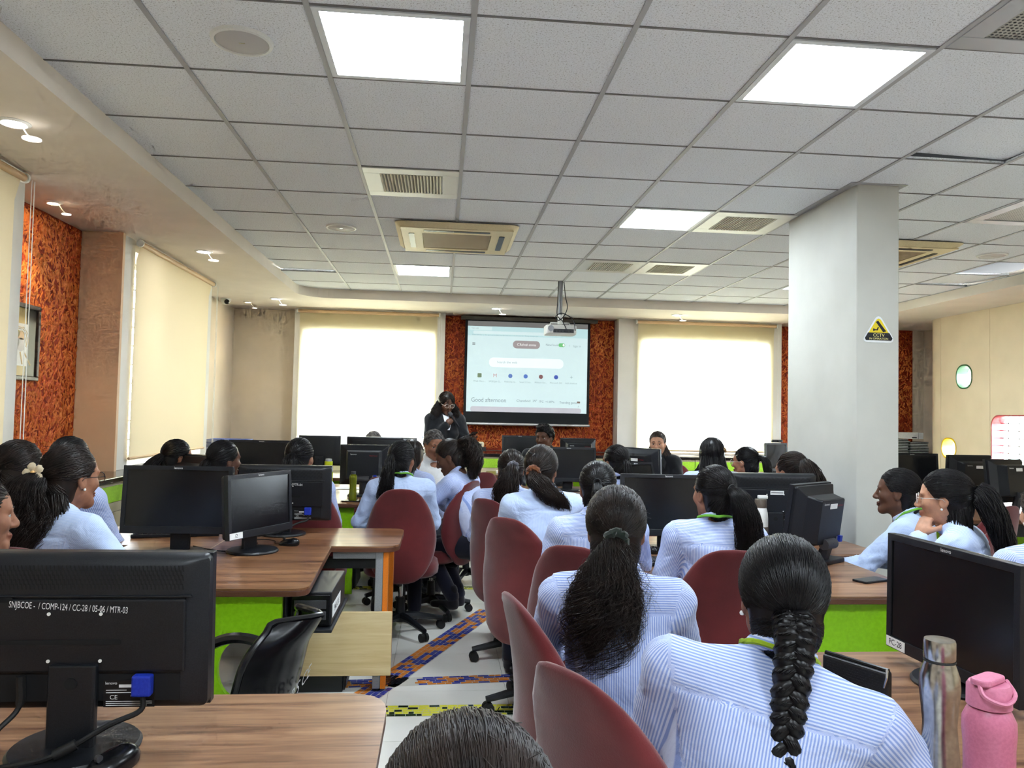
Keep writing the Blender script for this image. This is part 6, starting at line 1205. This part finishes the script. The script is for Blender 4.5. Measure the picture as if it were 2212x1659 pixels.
P10 = person('girl with long hair between the ponytail girl and the man in white', (-0.219, 6.05, 1.234), -30, -24, lean=8, q=0.013, hairc='brown', cover=True, locks=400, lr=0.0027, seed=10, tails=(tail([(0.0, -0.03, -0.10), (0.04, -0.04, -0.20), (0.07, -0.03, -0.30)], [0.07, 0.08, 0.08, 0.03], [0.05, 0.045, 0.04, 0.02], 300, at=(0, -0.06, -0.01)),))
P8 = person('balding man whose forehead rises above a dark monitor', (-0.70, 8.25, 1.235), 205, 212, hpitch=-6, lean=4, q=0.014, male=True, skin='mid', hairc='grey', short=True, locks=250, lr=0.003, seed=8, top_mat=SHIRTW, capr=0.965)
P11 = person('grey-haired man in a white shirt facing the room', (-0.046, 6.62, 1.295), 198, 200, hpitch=-12, lean=8, q=0.012, male=True, skin='mid', hairc='grey', short=True, locks=600, lr=0.0026, seed=21, top_mat=SHIRTW)
P21 = person('young man with short black hair facing the room below the screen', (1.061, 7.75, 1.34), 150, 146, lean=4, q=0.012, male=True, skin='dark', hairc='black', short=True, locks=900, lr=0.0032, seed=22, top_mat=BLAZER, capr=1.07, tails=(tail([(-0.03, 0.03, 0.0), (-0.065, 0.03, -0.03)], [0.03, 0.035, 0.02], [0.014, 0.016, 0.008], 260, at=(0.035, 0.066, 0.108)), tail([(0.0, -0.03, 0.015), (-0.02, -0.07, 0.01)], [0.05, 0.055, 0.05], [0.014, 0.018, 0.01], 260, at=(0.01, 0.04, 0.118))))
P22 = person('seated girl in a black blazer facing the room before the right blind', (2.194, 7.6, 1.306), 158, 157, lean=4, q=0.012, skin='light', hairc='warm', tie=(0, -0.8, 0.1), locks=500, lr=0.0026, seed=29, top_mat=BLAZER, tails=(tail([(-0.05, 0.03, -0.10), (-0.10, 0.05, -0.20), (-0.14, 0.09, -0.32)], [0.05, 0.055, 0.05, 0.02], [0.05, 0.04, 0.035, 0.02], 300, at=(-0.03, -0.06, -0.02)), tail([(0.04, 0.01, -0.10), (0.05, -0.02, -0.22)], [0.05, 0.05, 0.02], None, 150, at=(0.03, -0.06, -0.02))))
P13 = person('standing speaker in a black blazer with curly hair, glasses and a microphone', (0.07, 8.7, 1.678), 196, 200, hpitch=-16, lean=2, sc=1.0, q=0.010, skin='dark', hairc='brown', cover=True, locks=700, lr=0.0026, seed=13, stand=True, glasses='clear', top_mat=BLAZER, capr=1.06, curl=(0.9, 1.25), palm=((0.2, -0.25, -0.9), (0.6, 0.65, 0.1)),
    tails=tuple(tail([(0.055 * s, 0.01, -0.09), (0.085 * s, 0.03, -0.18), (0.10 * s, 0.04, -0.26)], [0.05, 0.062, 0.062, 0.03], [0.05, 0.055, 0.05, 0.02], 420, at=(0.045 * s, -0.045, -0.0), wave=0.026, freq=5, lr=0.0026) for s in (-1, 1)) + (tail([(0, -0.04, -0.1), (0, -0.05, -0.22)], [0.07, 0.08, 0.04], None, 300, at=(0, -0.06, 0.0), wave=0.02, freq=5),),
    arms=(((-0.06, 0.10, -0.25), (0.02, 0.20, 0.045)), ((0.03, 0.05, -0.26), {'head': (0.02, 0.145, -0.20)})))
P29 = person('crown of a head with brown hair at the bottom edge', (0.034, 0.72, 1.163), 0, 4, lean=14, q=0.012, hairc='brown', tie=(0, -0.95, -0.15), locks=4000, lr=0.0008, face=False, seed=30, capr=1.03, hq=0.006, frizz=90, tails=(tail([(0.0, -0.04, -0.06), (0.0, -0.05, -0.2)], [0.025, 0.035, 0.012], None, 150),))
# things worn or pinned on, and things held
def bead(p, nm, m, pts, r, n=8): return G().tube(pts, r, n).obj(nm, m, p['root'], smooth=True)
fc = P3['tie'] + unit(P3['tie'] - P3['C']) * 0.02 + np.array([0.0, 0.0, 0.012]); fl_ = bpy.data.objects.new('flower_clip', None); COL.objects.link(fl_); fl_.parent = P3['root']; fl_.location = fc; fl_.scale = (1.45, 1.45, 1.45)
nv_ = unit((0.35, -0.9, 0.15)); b1 = unit(np.cross(nv_, (0, 0, 1))); b2 = np.cross(nv_, b1); CREAMF = m_speck('cream_petal', (240, 222, 190), 0.5, 6, 120)
for k in range(5):
    a_ = 2 * math.pi * k / 5; d_ = b1 * math.cos(a_) + b2 * math.sin(a_); pe = np.cross(nv_, d_); vv = []
    for (r_, w_, z_) in ((0.002, 0.004, 0.008), (0.012, 0.010, 0.011), (0.021, 0.011, 0.012), (0.027, 0.005, 0.010)): vv += [tuple(d_ * r_ + pe * w_ * t_ + nv_ * (z_ - 0.003 * abs(t_))) for t_ in (-1, 0, 1)]
    G().add(vv, [(i * 3 + j, i * 3 + j + 1, i * 3 + j + 4, i * 3 + j + 3) for i in range(3) for j in range(2)]).obj('petal', CREAMF, fl_, smooth=True)
G().lathe([(0, 0), (0.006, 0.001), (0.004, 0.005), (0, 0.006)], 10, tuple(nv_ * 0.011), cap=False).obj('flower_centre', mat('petal_centre', lin(226, 176, 110), 0.5), fl_)
wp = P27['W'][0]; wd = unit(P27['W'][0] - P27['E'][0]); w1 = unit(np.cross(wd, (0, 0, 1))); w2 = np.cross(wd, w1)
def band(off, r, th, nm, m): return bead(P27, nm, m, [tuple(wp + wd * off + (w1 * math.cos(t) + w2 * math.sin(t)) * r) for t in [2 * math.pi * k / 20 for k in range(21)]], th)
band(-0.005, 0.028, 0.002, 'hair_band', RUBBER); band(-0.035, 0.029, 0.0032, 'bracelet', mat('pearl')); bw_ = band(-0.055, 0.033, 0.007, 'watch_strap', RUBBER)
cl = bpy.data.objects.new('claw_clip', None); COL.objects.link(cl); cl.parent = P27['root']; cl.location = P27['hd']((0, -0.125, 0.045))
for s in (-1, 1):
    for k in range(4): G().tube([(0.0 + 0.008 * s, 0.0, 0.012 * (k - 1.5)), (0.03 * s, 0.006, 0.012 * (k - 1.5)), (0.038 * s, 0.02, 0.012 * (k - 1.5))], [0.004, 0.004, 0.002], 6).obj('clip_tooth', BLACKGL, cl, smooth=True)
G().cyl((0, -0.004, -0.026), (0, -0.004, 0.026), 0.006).obj('clip_hinge', BLACKGL, cl)
cl = bpy.data.objects.new('hair_clip', None); COL.objects.link(cl); cl.parent = P15['root']; cl.location = P15['hd']((-0.02, -0.098, 0.088)); G().tube([(-0.03, -0.008, 0.012), (0, -0.016, 0.0), (0.03, -0.008, -0.012)], [0.004, 0.007, 0.004], 8).obj('clip_bar', BLACKGL, cl); G().tube([(-0.01, -0.018, -0.006), (0.004, -0.022, 0.004)], 0.004, 6).obj('clip_stone', CHROME, cl)
cl = bpy.data.objects.new('hair_clip', None); COL.objects.link(cl); cl.parent = P25['root']; cl.location = P25['hd']((0.03, -0.105, 0.065)); G().tube([(0, 0, 0.02), (0.003, -0.01, 0), (0.0, -0.008, -0.03)], [0.006, 0.007, 0.003], 8).obj('clip_bar', WHITEPL, cl)
def W(p, v): return Vector(toworld(p, v))
# microphone and phone held by the speaker
hw_ = P13['W'][1]; fw_ = unit(P13['W'][1] - P13['E'][1]); mp = W(P13, hw_ + fw_ * 0.075 + np.array([-0.02, 0.02, 0.0])); hdp = W(P13, P13['hd']((0, 0.125, -0.075)))
ax = (hdp - mp).normalized(); e = empty('microphone', mp, 0, 'black handheld microphone held at the speaker\'s mouth', 'microphone'); d_ = ax * (hdp - mp).length
G().tube([tuple(ax * -0.10), tuple(d_ * 0.55)], [0.010, 0.013], 12).obj('handle', BLACKPL, e, smooth=True); G().tube([tuple(d_ * 0.55), tuple(d_ * 0.6), tuple(d_ * 0.6 + ax * 0.02), tuple(d_ * 0.6 + ax * 0.04), tuple(d_ * 0.6 + ax * 0.05)], [0.013, 0.022, 0.026, 0.022, 0.008], 14).obj('grille', DKGREY, e, smooth=True)
hp_ = W(P13, P13['W'][0] + unit(P13['W'][0] - P13['E'][0]) * 0.095 + np.array([0.0, 0.01, 0.028])); e = empty('smartphone', hp_, P13['a'] + 0.2, 'dark smartphone the speaker reads from', 'phone')
G().prism(rrect(-0.036, -0.075, 0.036, 0.075, 0.01), -0.004, 0.004).xf(Matrix.Rotation(0.5, 4, 'X')).obj('case', BLACKGL, e, bevel=0.002); G().prism(rrect(-0.033, -0.071, 0.033, 0.071, 0.008), 0.0042, 0.0046).xf(Matrix.Rotation(0.5, 4, 'X')).obj('screen', SCREENM, e)

# chairs under the seated people whose chairs the view hides
for q_, lb in ((P26, 'maroon chair under the dark-skinned girl with the stretched arm'), (P27, 'maroon chair under the girl resting her cheek on her hand'), (P28, 'maroon chair of the girl cut off by the right edge'), (P6, 'maroon chair of the girl with the low bun'),
               (P20, 'maroon chair of the girl left of the blazer girl'), (P23, 'maroon chair of the girl with loose long hair before the right blind'), (P10, 'maroon chair of the girl beside the man in white'), (P21, 'maroon chair of the young man below the screen'), (P8, 'maroon chair of the balding man')):
    chair(q_['base'][0] + 0.25 * math.sin(q_['a']), q_['base'][1] - 0.25 * math.cos(q_['a']), math.degrees(q_['a']), lb)
# ------------------------------------------------------------------ small things on the desks and counters
STEEL = m_speck('brushed_steel', (186, 184, 182), 0.24, 10, 90, 1.0); PINK = m_speck('pink_enamel', (196, 110, 138), 0.38, 5, 200); PINKL = m_speck('pink_lid', (206, 122, 150), 0.45, 4, 200)
e = empty('steel_bottle', (0.975, 1.42, D), 0, 'brushed steel water bottle before the large right monitor', 'bottle')
G().lathe([(0.0, 0.0), (0.033, 0.0), (0.036, 0.006), (0.0355, 0.05), (0.0315, 0.095), (0.030, 0.12), (0.0335, 0.16), (0.0365, 0.19), (0.035, 0.213), (0.029, 0.232), (0.027, 0.238), (0.027, 0.243)], 40).obj('body', STEEL, e, smooth=True)
G().lathe([(0.0275, 0.244), (0.0285, 0.247), (0.0285, 0.277), (0.027, 0.281), (0.0, 0.282)], 40).obj('cap', STEEL, e, smooth=True); G().lathe([(0.0278, 0.2385), (0.029, 0.240), (0.0278, 0.2425)], 32, cap=False).obj('seal_ring', RUBBER, e)
e = empty('pink_bottle', (0.925, 1.22, D), 0.5, 'pink water bottle with a flip lid in the near right corner', 'bottle')
G().lathe([(0.0, 0.0), (0.036, 0.0), (0.04, 0.008), (0.04, 0.10), (0.038, 0.13), (0.0385, 0.165), (0.0405, 0.19), (0.040, 0.208), (0.033, 0.224), (0.030, 0.228)], 40).obj('body', PINK, e, smooth=True)
G().lathe([(0.031, 0.229), (0.034, 0.231), (0.0335, 0.262), (0.030, 0.268), (0.0, 0.268)], 36).obj('lid', PINKL, e, smooth=True)
G().prism(rrect(-0.038, -0.016, 0.030, 0.016, 0.012), 0.268, 0.279).obj('flip_spout', PINKL, e, bevel=0.003); G().tube(catmull([(-0.034, 0.0, 0.272), (-0.040, -0.012, 0.255), (-0.02, -0.034, 0.245), (0.01, -0.036, 0.255), (0.03, -0.014, 0.27)], 5), 0.0035, 6).obj('carry_loop', PINKL, e, smooth=True)
e = empty('woven_pouch', (1.015, 1.79, D), math.radians(-62), 'black woven zip pouch standing on the near right desk', 'pouch')
mw = mat('woven_leather', lin(22, 22, 24), 0.45); t = NT(mw); bt = t.n('ShaderNodeTexBrick'); bt.inputs['Scale'].default_value = 1; bt.inputs['Brick Width'].default_value = 0.012; bt.inputs['Row Height'].default_value = 0.006; bt.inputs['Mortar Size'].default_value = 0.0012; t.l(t.coord('Object', (1, 1, 1), (math.pi / 2, 0.6, 0)), bt.inputs['Vector']); t.bump(bt.outputs['Fac'], 0.8, 0.003).invert = True
G().prism(rrect(-0.085, -0.016, 0.085, 0.016, 0.012), 0.0, 0.118).obj('body', mw, e, bevel=0.005); G().tube([(-0.082, 0, 0.120), (0.082, 0, 0.120)], 0.006, 8).obj('zip', BLACKGL, e); G().tube([(0.080, -0.004, 0.122), (0.086, -0.016, 0.108), (0.082, -0.02, 0.085)], [0.004, 0.003, 0.002], 6).obj('zip_pull', CHROME, e)
e = empty('insulated_flask', (1.64, 3.80, D), 0, 'white and taupe flask with a flip top behind the braided girl', 'flask'); TAUPE = m_speck('taupe_plastic', (112, 102, 92), 0.5, 5, 200)
G().lathe([(0.0, 0.0), (0.036, 0.0), (0.038, 0.006), (0.038, 0.155)], 28).obj('grip_sleeve', TAUPE, e, smooth=True); G().lathe([(0.0375, 0.155), (0.0375, 0.195), (0.035, 0.225), (0.028, 0.25)], 28).obj('body', WHITEPL, e, smooth=True); G().lathe([(0.028, 0.25), (0.03, 0.254), (0.029, 0.292), (0.0, 0.294)], 28).obj('lid', TAUPE, e, smooth=True)
G().prism(rrect(-0.016, -0.012, 0.036, 0.012, 0.008), 0.294, 0.312).obj('spout_cover', WHITEPL, e, bevel=0.004); G().tube([(-0.040, 0, 0.13), (-0.047, 0, 0.16), (-0.040, 0, 0.2)], 0.004, 6).obj('strap', TAUPE, e)
e = empty('green_bottle', (-0.665, 6.05, D + 0.008), 0, 'translucent green plastic bottle on the desk beside the ponytail girl', 'bottle')
gm = mat('green_plastic', lin(150, 160, 30), 0.15, trans=0.55, spec=0.5); G().lathe([(0.0, 0.0), (0.03, 0.0), (0.032, 0.01), (0.029, 0.06), (0.026, 0.1), (0.028, 0.14), (0.031, 0.175), (0.028, 0.19), (0.018, 0.2)], 12).obj('body', gm, e); G().lathe([(0.018, 0.2), (0.019, 0.202), (0.019, 0.222), (0.0, 0.223)], 16).obj('cap', DKGREY, e)
e = empty('yellow_bottle', (-0.845, 5.97, D), 0, 'tall bottle with a yellow and grey lid behind the left monitors', 'bottle'); YL = m_speck('lime_plastic', (214, 222, 30), 0.4, 5, 200)
G().lathe([(0.0, 0.0), (0.03, 0.0), (0.033, 0.01), (0.033, 0.25), (0.028, 0.28)], 24).obj('body', mat('frosted_white', lin(228, 234, 240), 0.3), e, smooth=True); G().lathe([(0.034, 0.09), (0.0345, 0.1), (0.0345, 0.22), (0.034, 0.23)], 24, cap=False).obj('sleeve', YL, e, smooth=True); G().lathe([(0.03, 0.28), (0.031, 0.283), (0.030, 0.31), (0.0, 0.31)], 24).obj('lid', YL, e, smooth=True); G().lathe([(0.027, 0.31), (0.024, 0.328), (0.0, 0.33)], 20).obj('lid_top', GREYMET, e, smooth=True)
def phone(loc, deg, label):
    e = empty('smartphone', loc, math.radians(deg), label, 'phone', 'phones lying on desks'); G().prism(rrect(-0.037, -0.078, 0.037, 0.078, 0.01), 0.0, 0.0085).obj('case', BLACKGL, e, bevel=0.002); G().prism(rrect(-0.034, -0.074, 0.034, 0.074, 0.008), 0.0086, 0.009).obj('screen', SCREENM, e)
phone((1.90, 3.235, D), -68, 'black smartphone on the desk edge beside the dark-skinned girl'); phone((-0.665, 6.02, D), 80, 'black smartphone under the green bottle')
def mouse(loc, deg, label, cable=True):
    e = empty('computer_mouse', loc, math.radians(deg), label, 'mouse', 'black computer mice'); v = []; f = []; n = 16
    for i, (z, s) in enumerate(((0.0, 0.96), (0.006, 1.0), (0.016, 0.97), (0.026, 0.84), (0.033, 0.58), (0.036, 0.22))):
        for k in range(n): a = 2 * math.pi * k / n; c, q = math.cos(a), math.sin(a); v.append((0.031 * s * math.copysign(abs(c) ** 0.8, c), 0.055 * s * math.copysign(abs(q) ** 0.8, q) - 0.006 * i * 0.5, z * (1 - 0.12 * q)))
    for i in range(5):
        for k in range(n): f.append((i * n + k, i * n + (k + 1) % n, (i + 1) * n + (k + 1) % n, (i + 1) * n + k))
    f.append(tuple(5 * n + k for k in range(n))); f.append(tuple(range(n - 1, -1, -1))); G().add(v, f).obj('shell', BLACKGL, e, smooth=True)
    G().tube([(-0.004, 0.026, 0.0325), (0.004, 0.026, 0.0325)], 0.007, 10).obj('wheel', DKGREY, e)
    if cable: G().tube(catmull([(0, 0.052, 0.008), (0.02, 0.09, 0.003), (0.08, 0.13, 0.0025), (0.10, 0.2, 0.0025), (0.04, 0.26, 0.0025)], 6), 0.0022, 6).obj('cable', RUBBER, e, smooth=True)
    return e
m1 = mouse((-0.615, 1.56, D), 150, 'black mouse with an orange spot in the bottom left corner'); G().lathe([(0, 0), (0.006, 0.0008), (0.006, 0.002), (0, 0.003)], 12, (0.0, -0.02, 0.0335)).obj('orange_spot', ORMET, m1)
mouse((-0.765, 4.06, D), 70, 'black mouse on the left desk beside the sideways monitor'); mouse((1.10, 3.90, D), 10, 'black mouse below the dark screen with a white label'); mouse((-0.60, 6.62, D), 40, 'small mouse beside the bulky monitor on the third left desk', False)
mouse((0.98, 6.72, D), 10, 'black mouse beside the dark screen in the third row', False)
def keyboard(loc, deg, label):
    e = empty('keyboard', loc, math.radians(deg), label, 'keyboard', 'black keyboards'); G().prism(rrect(-0.22, -0.075, 0.22, 0.075, 0.01), 0.0, 0.018).obj('case', BLACKPL, e, bevel=0.004)
    g = G()
    for r in range(5):
        for k in range(18): x = -0.208 + 0.0235 * k; y = -0.062 + 0.025 * r; g.box((x, y, 0.018), (x + 0.019, y + 0.02, 0.024))
    o = g.obj('keys', DKGREY, e); o['kind'] = 'stuff'; return e
keyboard((-1.42, 4.36, D), 12, 'black keyboard half hidden behind the left desk screen'); keyboard((1.18, 3.62, D), 0, 'black keyboard before the dark screen on the pillar-side desk'); keyboard((1.25, 6.5, D), 0, 'black keyboard on the third row desk')
def sheet(loc, deg, w, h, label, m=PAPER, z=0.0012):
    e = empty('paper_sheet', loc, math.radians(deg), label, 'paper'); g = G(); v = []; f = []
    for j in range(5):
        for i in range(5): v.append((-w / 2 + w * i / 4, -h / 2 + h * j / 4, z + 0.004 * math.sin(i * 1.1 + j) ** 2))
    for j in range(4):
        for i in range(4): q = j * 5 + i; f.append((q, q + 1, q + 6, q + 5))
    G().add(v, f).obj('sheet', m, e, smooth=True); return e
sheet((4.62, 5.52, D), 12, 0.30, 0.21, 'white paper on the right side desk before the hinged monitor'); sheet((4.35, 5.40, D), -8, 0.25, 0.18, 'cream paper at the front edge of the right side desk', mat('cream_paper', lin(240, 234, 200), 0.8)); sheet((-0.93, 6.22, D), 5, 0.22, 0.15, 'white paper under the green bottle\'s desk monitor'); sheet((-0.78, 7.02, D), 5, 0.3, 0.2, 'papers at the far end of the third left desk')
# computer towers
def tower(loc, deg, size, label):
    w, d, h = size; e = empty('computer_tower', loc, math.radians(deg), label, 'computer', 'black computer towers'); G().box((-w / 2, -d / 2, 0), (w / 2, d / 2, h)).obj('case', BLACKPL, e, bevel=0.005); G().box((-w / 2 + 0.006, -d / 2 - 0.012, 0.008), (w / 2 - 0.006, -d / 2, h - 0.008)).obj('front_panel', BLACKGL, e, bevel=0.004)
    for k in range(2): G().box((-w / 2 + 0.02, -d / 2 - 0.016, h - 0.065 - 0.045 * k), (w / 2 - 0.02, -d / 2 - 0.012, h - 0.03 - 0.045 * k)).obj('drive_bay', DKGREY, e, bevel=0.002)
    return e
tw1 = tower((-0.515, 3.47, 0.558), 0, (0.17, 0.44, 0.14), 'black computer tower hung under the left desk'); G().box((0.086, -0.20, 0.03), (0.087, 0.05, 0.085)).obj('paper_label', PAPER, tw1); text('label_lettering', 'SNJB COE', BLACKINK, (0.0875, -0.075, 0.057), (0, 1, 0), (0, 0, 1), 0.035, tw1)
tower((-0.62, 4.16, 0.0), 90, (0.20, 0.30, 0.13), 'black computer case lying on the floor under the left desk'); tower((1.15, 3.75, 0.0), 0, (0.18, 0.42, 0.40), 'black computer tower standing under the pillar-side desk'); tower((-0.75, 6.6, 0.0), 0, (0.18, 0.42, 0.40), 'black computer tower behind the second green panel at left')
# files, books, printer and odds on the counters
CT = 0.945
BLUEF = m_speck('blue_card', (66, 92, 176), 0.6, 8, 30)
for k in range(11):
    e = empty('file_folder', (-2.50 + rnd.uniform(-0.012, 0.012), 9.42 + rnd.uniform(-0.012, 0.012), CT + 0.0125 * k), rnd.uniform(-0.05, 0.05), 'blue file in the stack in the far left corner', 'file', 'stack of blue files'); G().box((-0.23, -0.16, 0.0), (0.23, 0.16, 0.0015)).obj('cover', BLUEF, e); G().box((-0.225, -0.157, 0.0015), (0.225, 0.157, 0.0095)).obj('pages', PAPER, e); G().box((-0.23, -0.16, 0.0095), (0.23, 0.16, 0.011)).obj('cover', BLUEF, e); G().box((-0.23, 0.157, 0.0), (0.23, 0.16, 0.011)).obj('spine', BLUEF, e)
e = empty('file_folder', (6.52, 10.02, CT), 0.05, 'bright blue box file at the bottom of the right counter stack', 'file'); G().box((-0.17, -0.13, 0.0), (0.17, 0.13, 0.05)).obj('cover', m_speck('bright_blue_card', (40, 120, 200), 0.5, 6, 40), e, bevel=0.003); G().box((-0.165, -0.1315, 0.006), (0.165, -0.13, 0.044)).obj('pages', PAPER, e)
BKB = m_speck('black_cover', (30, 28, 30), 0.5, 6, 60)
for c, (x, z0, n) in enumerate(((6.52, CT + 0.05, 9), (6.24, CT, 13))):
    for k in range(n):
        e = empty('book', (x + rnd.uniform(-0.012, 0.012), 10.02 + rnd.uniform(-0.01, 0.01), z0 + 0.0215 * k), rnd.uniform(-0.08, 0.08), 'black bound book in the stacks on the counter right of the pillar', 'book', 'black books on the right counter'); G().box((-0.13, -0.10, 0.0), (0.13, 0.10, 0.006)).obj('cover', BKB, e); G().box((-0.128, -0.099, 0.006), (0.128, 0.096, 0.014)).obj('pages', PAPER, e); G().box((-0.13, -0.10, 0.014), (0.13, 0.10, 0.02)).obj('cover', BKB, e); G().box((-0.13, 0.096, 0.0), (0.13, 0.1, 0.02)).obj('spine', BKB, e)
e = empty('paper_box', (6.38, 10.02, CT + 0.285), 0.04, 'white carton on top of the black books', 'box'); G().box((-0.2, -0.1, 0.0), (0.2, 0.1, 0.085)).obj('carton', PAPER, e, bevel=0.003); G().box((0.03, -0.102, 0.01), (0.1, -0.1, 0.025)).obj('label', DKGREY, e); G().box((0.125, -0.101, 0), (0.128, -0.0995, 0.085)).obj('seam', GREYMET, e)
e = empty('printer', (0.40, 9.92, CT), 0.0, 'cream printer on the back counter beside the speaker', 'printer'); G().box((-0.19, -0.12, 0.0), (0.13, 0.14, 0.075)).obj('body', CREAMPL, e, bevel=0.012); G().prism(rrect(-0.19, -0.12, 0.16, 0.14, 0.02), 0.075, 0.135).obj('scanner_lid', CREAMPL, e, bevel=0.01); text('maker_mark', 'Canon', DKGREY, (-0.08, -0.1215, 0.11), (1, 0, 0), (0, 0, 1), 0.028, e); G().box((0.08, -0.122, 0.095), (0.13, -0.12, 0.12)).obj('button_panel', GREYMET, e); G().prism([(0.13, -0.05), (0.19, -0.03), (0.19, 0.06), (0.13, 0.09)], 0.02, 0.07).obj('side_tray', DKGREY, e)
e = empty('board_eraser', (0.72, 8.98, D), 0.1, 'small white box on the walnut desk below the screen', 'box'); G().box((-0.06, -0.03, 0), (0.06, 0.03, 0.035)).obj('block', WHITEPL, e, bevel=0.006); G().box((-0.06, -0.03, -0.0), (0.06, 0.03, 0.006)).obj('pad', GREYMET, e)
RB = m_fabric('blue_ribbon', (30, 100, 220), 0.5, 0.2, 0.8)
e = empty('ribbon_bow', (-0.24, 9.80, CT), 0, 'blue ribbon bows on a thin stand before the left bright blind', 'ribbon'); G().cyl((0, 0, 0.0), (0, 0, 0.30), 0.003, 8).obj('stand', WHITEPL, e); G().lathe([(0, 0), (0.04, 0), (0.04, 0.006), (0, 0.008)], 16).obj('foot', WHITEPL, e)
for x, z, s in ((0.0, 0.24, 1.0), (0.0, 0.10, 0.9), (-0.13, 0.25, 0.7)):
    for sd in (-1, 1):
        v = []; 
        for t in range(7): a = t / 6 * 2 * math.pi; v += [(x + sd * (0.03 - 0.028 * math.cos(a)) * s, -0.012 + 0.01 * math.sin(a), z + (0.022 * math.sin(a) + 0.01) * s), (x + sd * (0.03 - 0.028 * math.cos(a)) * s, 0.012 + 0.01 * math.sin(a), z + (0.022 * math.sin(a) + 0.01) * s)]
        G().add(v, [(2 * t, 2 * t + 1, 2 * t + 3, 2 * t + 2) for t in range(6)]).obj('loop', RB, e, smooth=True); G().add([(x, -0.01, z), (x, 0.01, z), (x + sd * 0.03 * s, 0.012, z - 0.06 * s), (x + sd * 0.018 * s, -0.01, z - 0.065 * s)], [(0, 1, 2, 3)]).obj('ribbon_end', RB, e)
G().cyl((0, 0, 0.25), (-0.13, 0, 0.26), 0.0025, 6).obj('cross_arm', WHITEPL, e)
e = empty('floral_pouch', (-0.46, 6.92, D), 0.1, 'black and white floral pouch behind the bulky monitor', 'pouch'); mf = mat('floral_cloth', lin(30, 30, 32), 0.8); t = NT(mf); vo = t.n('ShaderNodeTexVoronoi'); vo.inputs['Scale'].default_value = 26; t.l(t.coord('Object'), vo.inputs['Vector']); t.col(t.ramp(vo.outputs['Distance'], [(0.12, lin(70, 66, 60)), (0.2, lin(226, 218, 200)), (0.42, lin(226, 218, 200)), (0.5, lin(24, 24, 26))])); G().prism(rrect(-0.1, -0.03, 0.1, 0.03, 0.02), 0, 0.12).obj('body', mf, e, bevel=0.012); G().tube([(-0.09, 0, 0.12), (0.09, 0, 0.12)], 0.004, 6).obj('zip', BLACKPL, e)
e = empty('webcam', (4.03, 8.885, D + 0.43), 0.1, 'small black webcam on the monitor before the right blind', 'webcam'); G().prism(rrect(-0.07, -0.02, 0.07, 0.02, 0.012), 0.0, 0.03).obj('body', BLACKPL, e, bevel=0.004); G().lathe([(0, 0), (0.01, 0), (0.008, 0.006), (0, 0.006)], 12).xf(Matrix.Translation((0, -0.02, 0.015)) @ Matrix.Rotation(math.pi / 2, 4, 'X')).obj('lens', BLACKGL, e)
def deskcord(label, pts, r=0.003):
    o = G().tube(catmull(pts, 7), r, 6).obj('cable', RUBBER, None, smooth=True); return tag(o, label, 'cable', 'loose black cables')
deskcord('black cable trailing over the near left desk edge', [(-0.95, 1.60, D + 0.004), (-0.86, 1.55, D + 0.004), (-0.80, 1.48, D + 0.004), (-0.79, 1.38, D + 0.004)])
deskcord('black cable between the two screens on the left desk', [(-1.22, 4.0, D + 0.004), (-1.12, 3.90, D + 0.006), (-1.02, 3.86, D + 0.004), (-0.96, 3.92, D + 0.005), (-0.93, 4.1, D + 0.004)])

# only the ceiling panels are sampled as mesh lights; the other glowing surfaces are found by the paths themselves
for m_ in bpy.data.materials:
    if m_.name != 'led_diffuser': m_.cycles.emission_sampling = 'NONE'
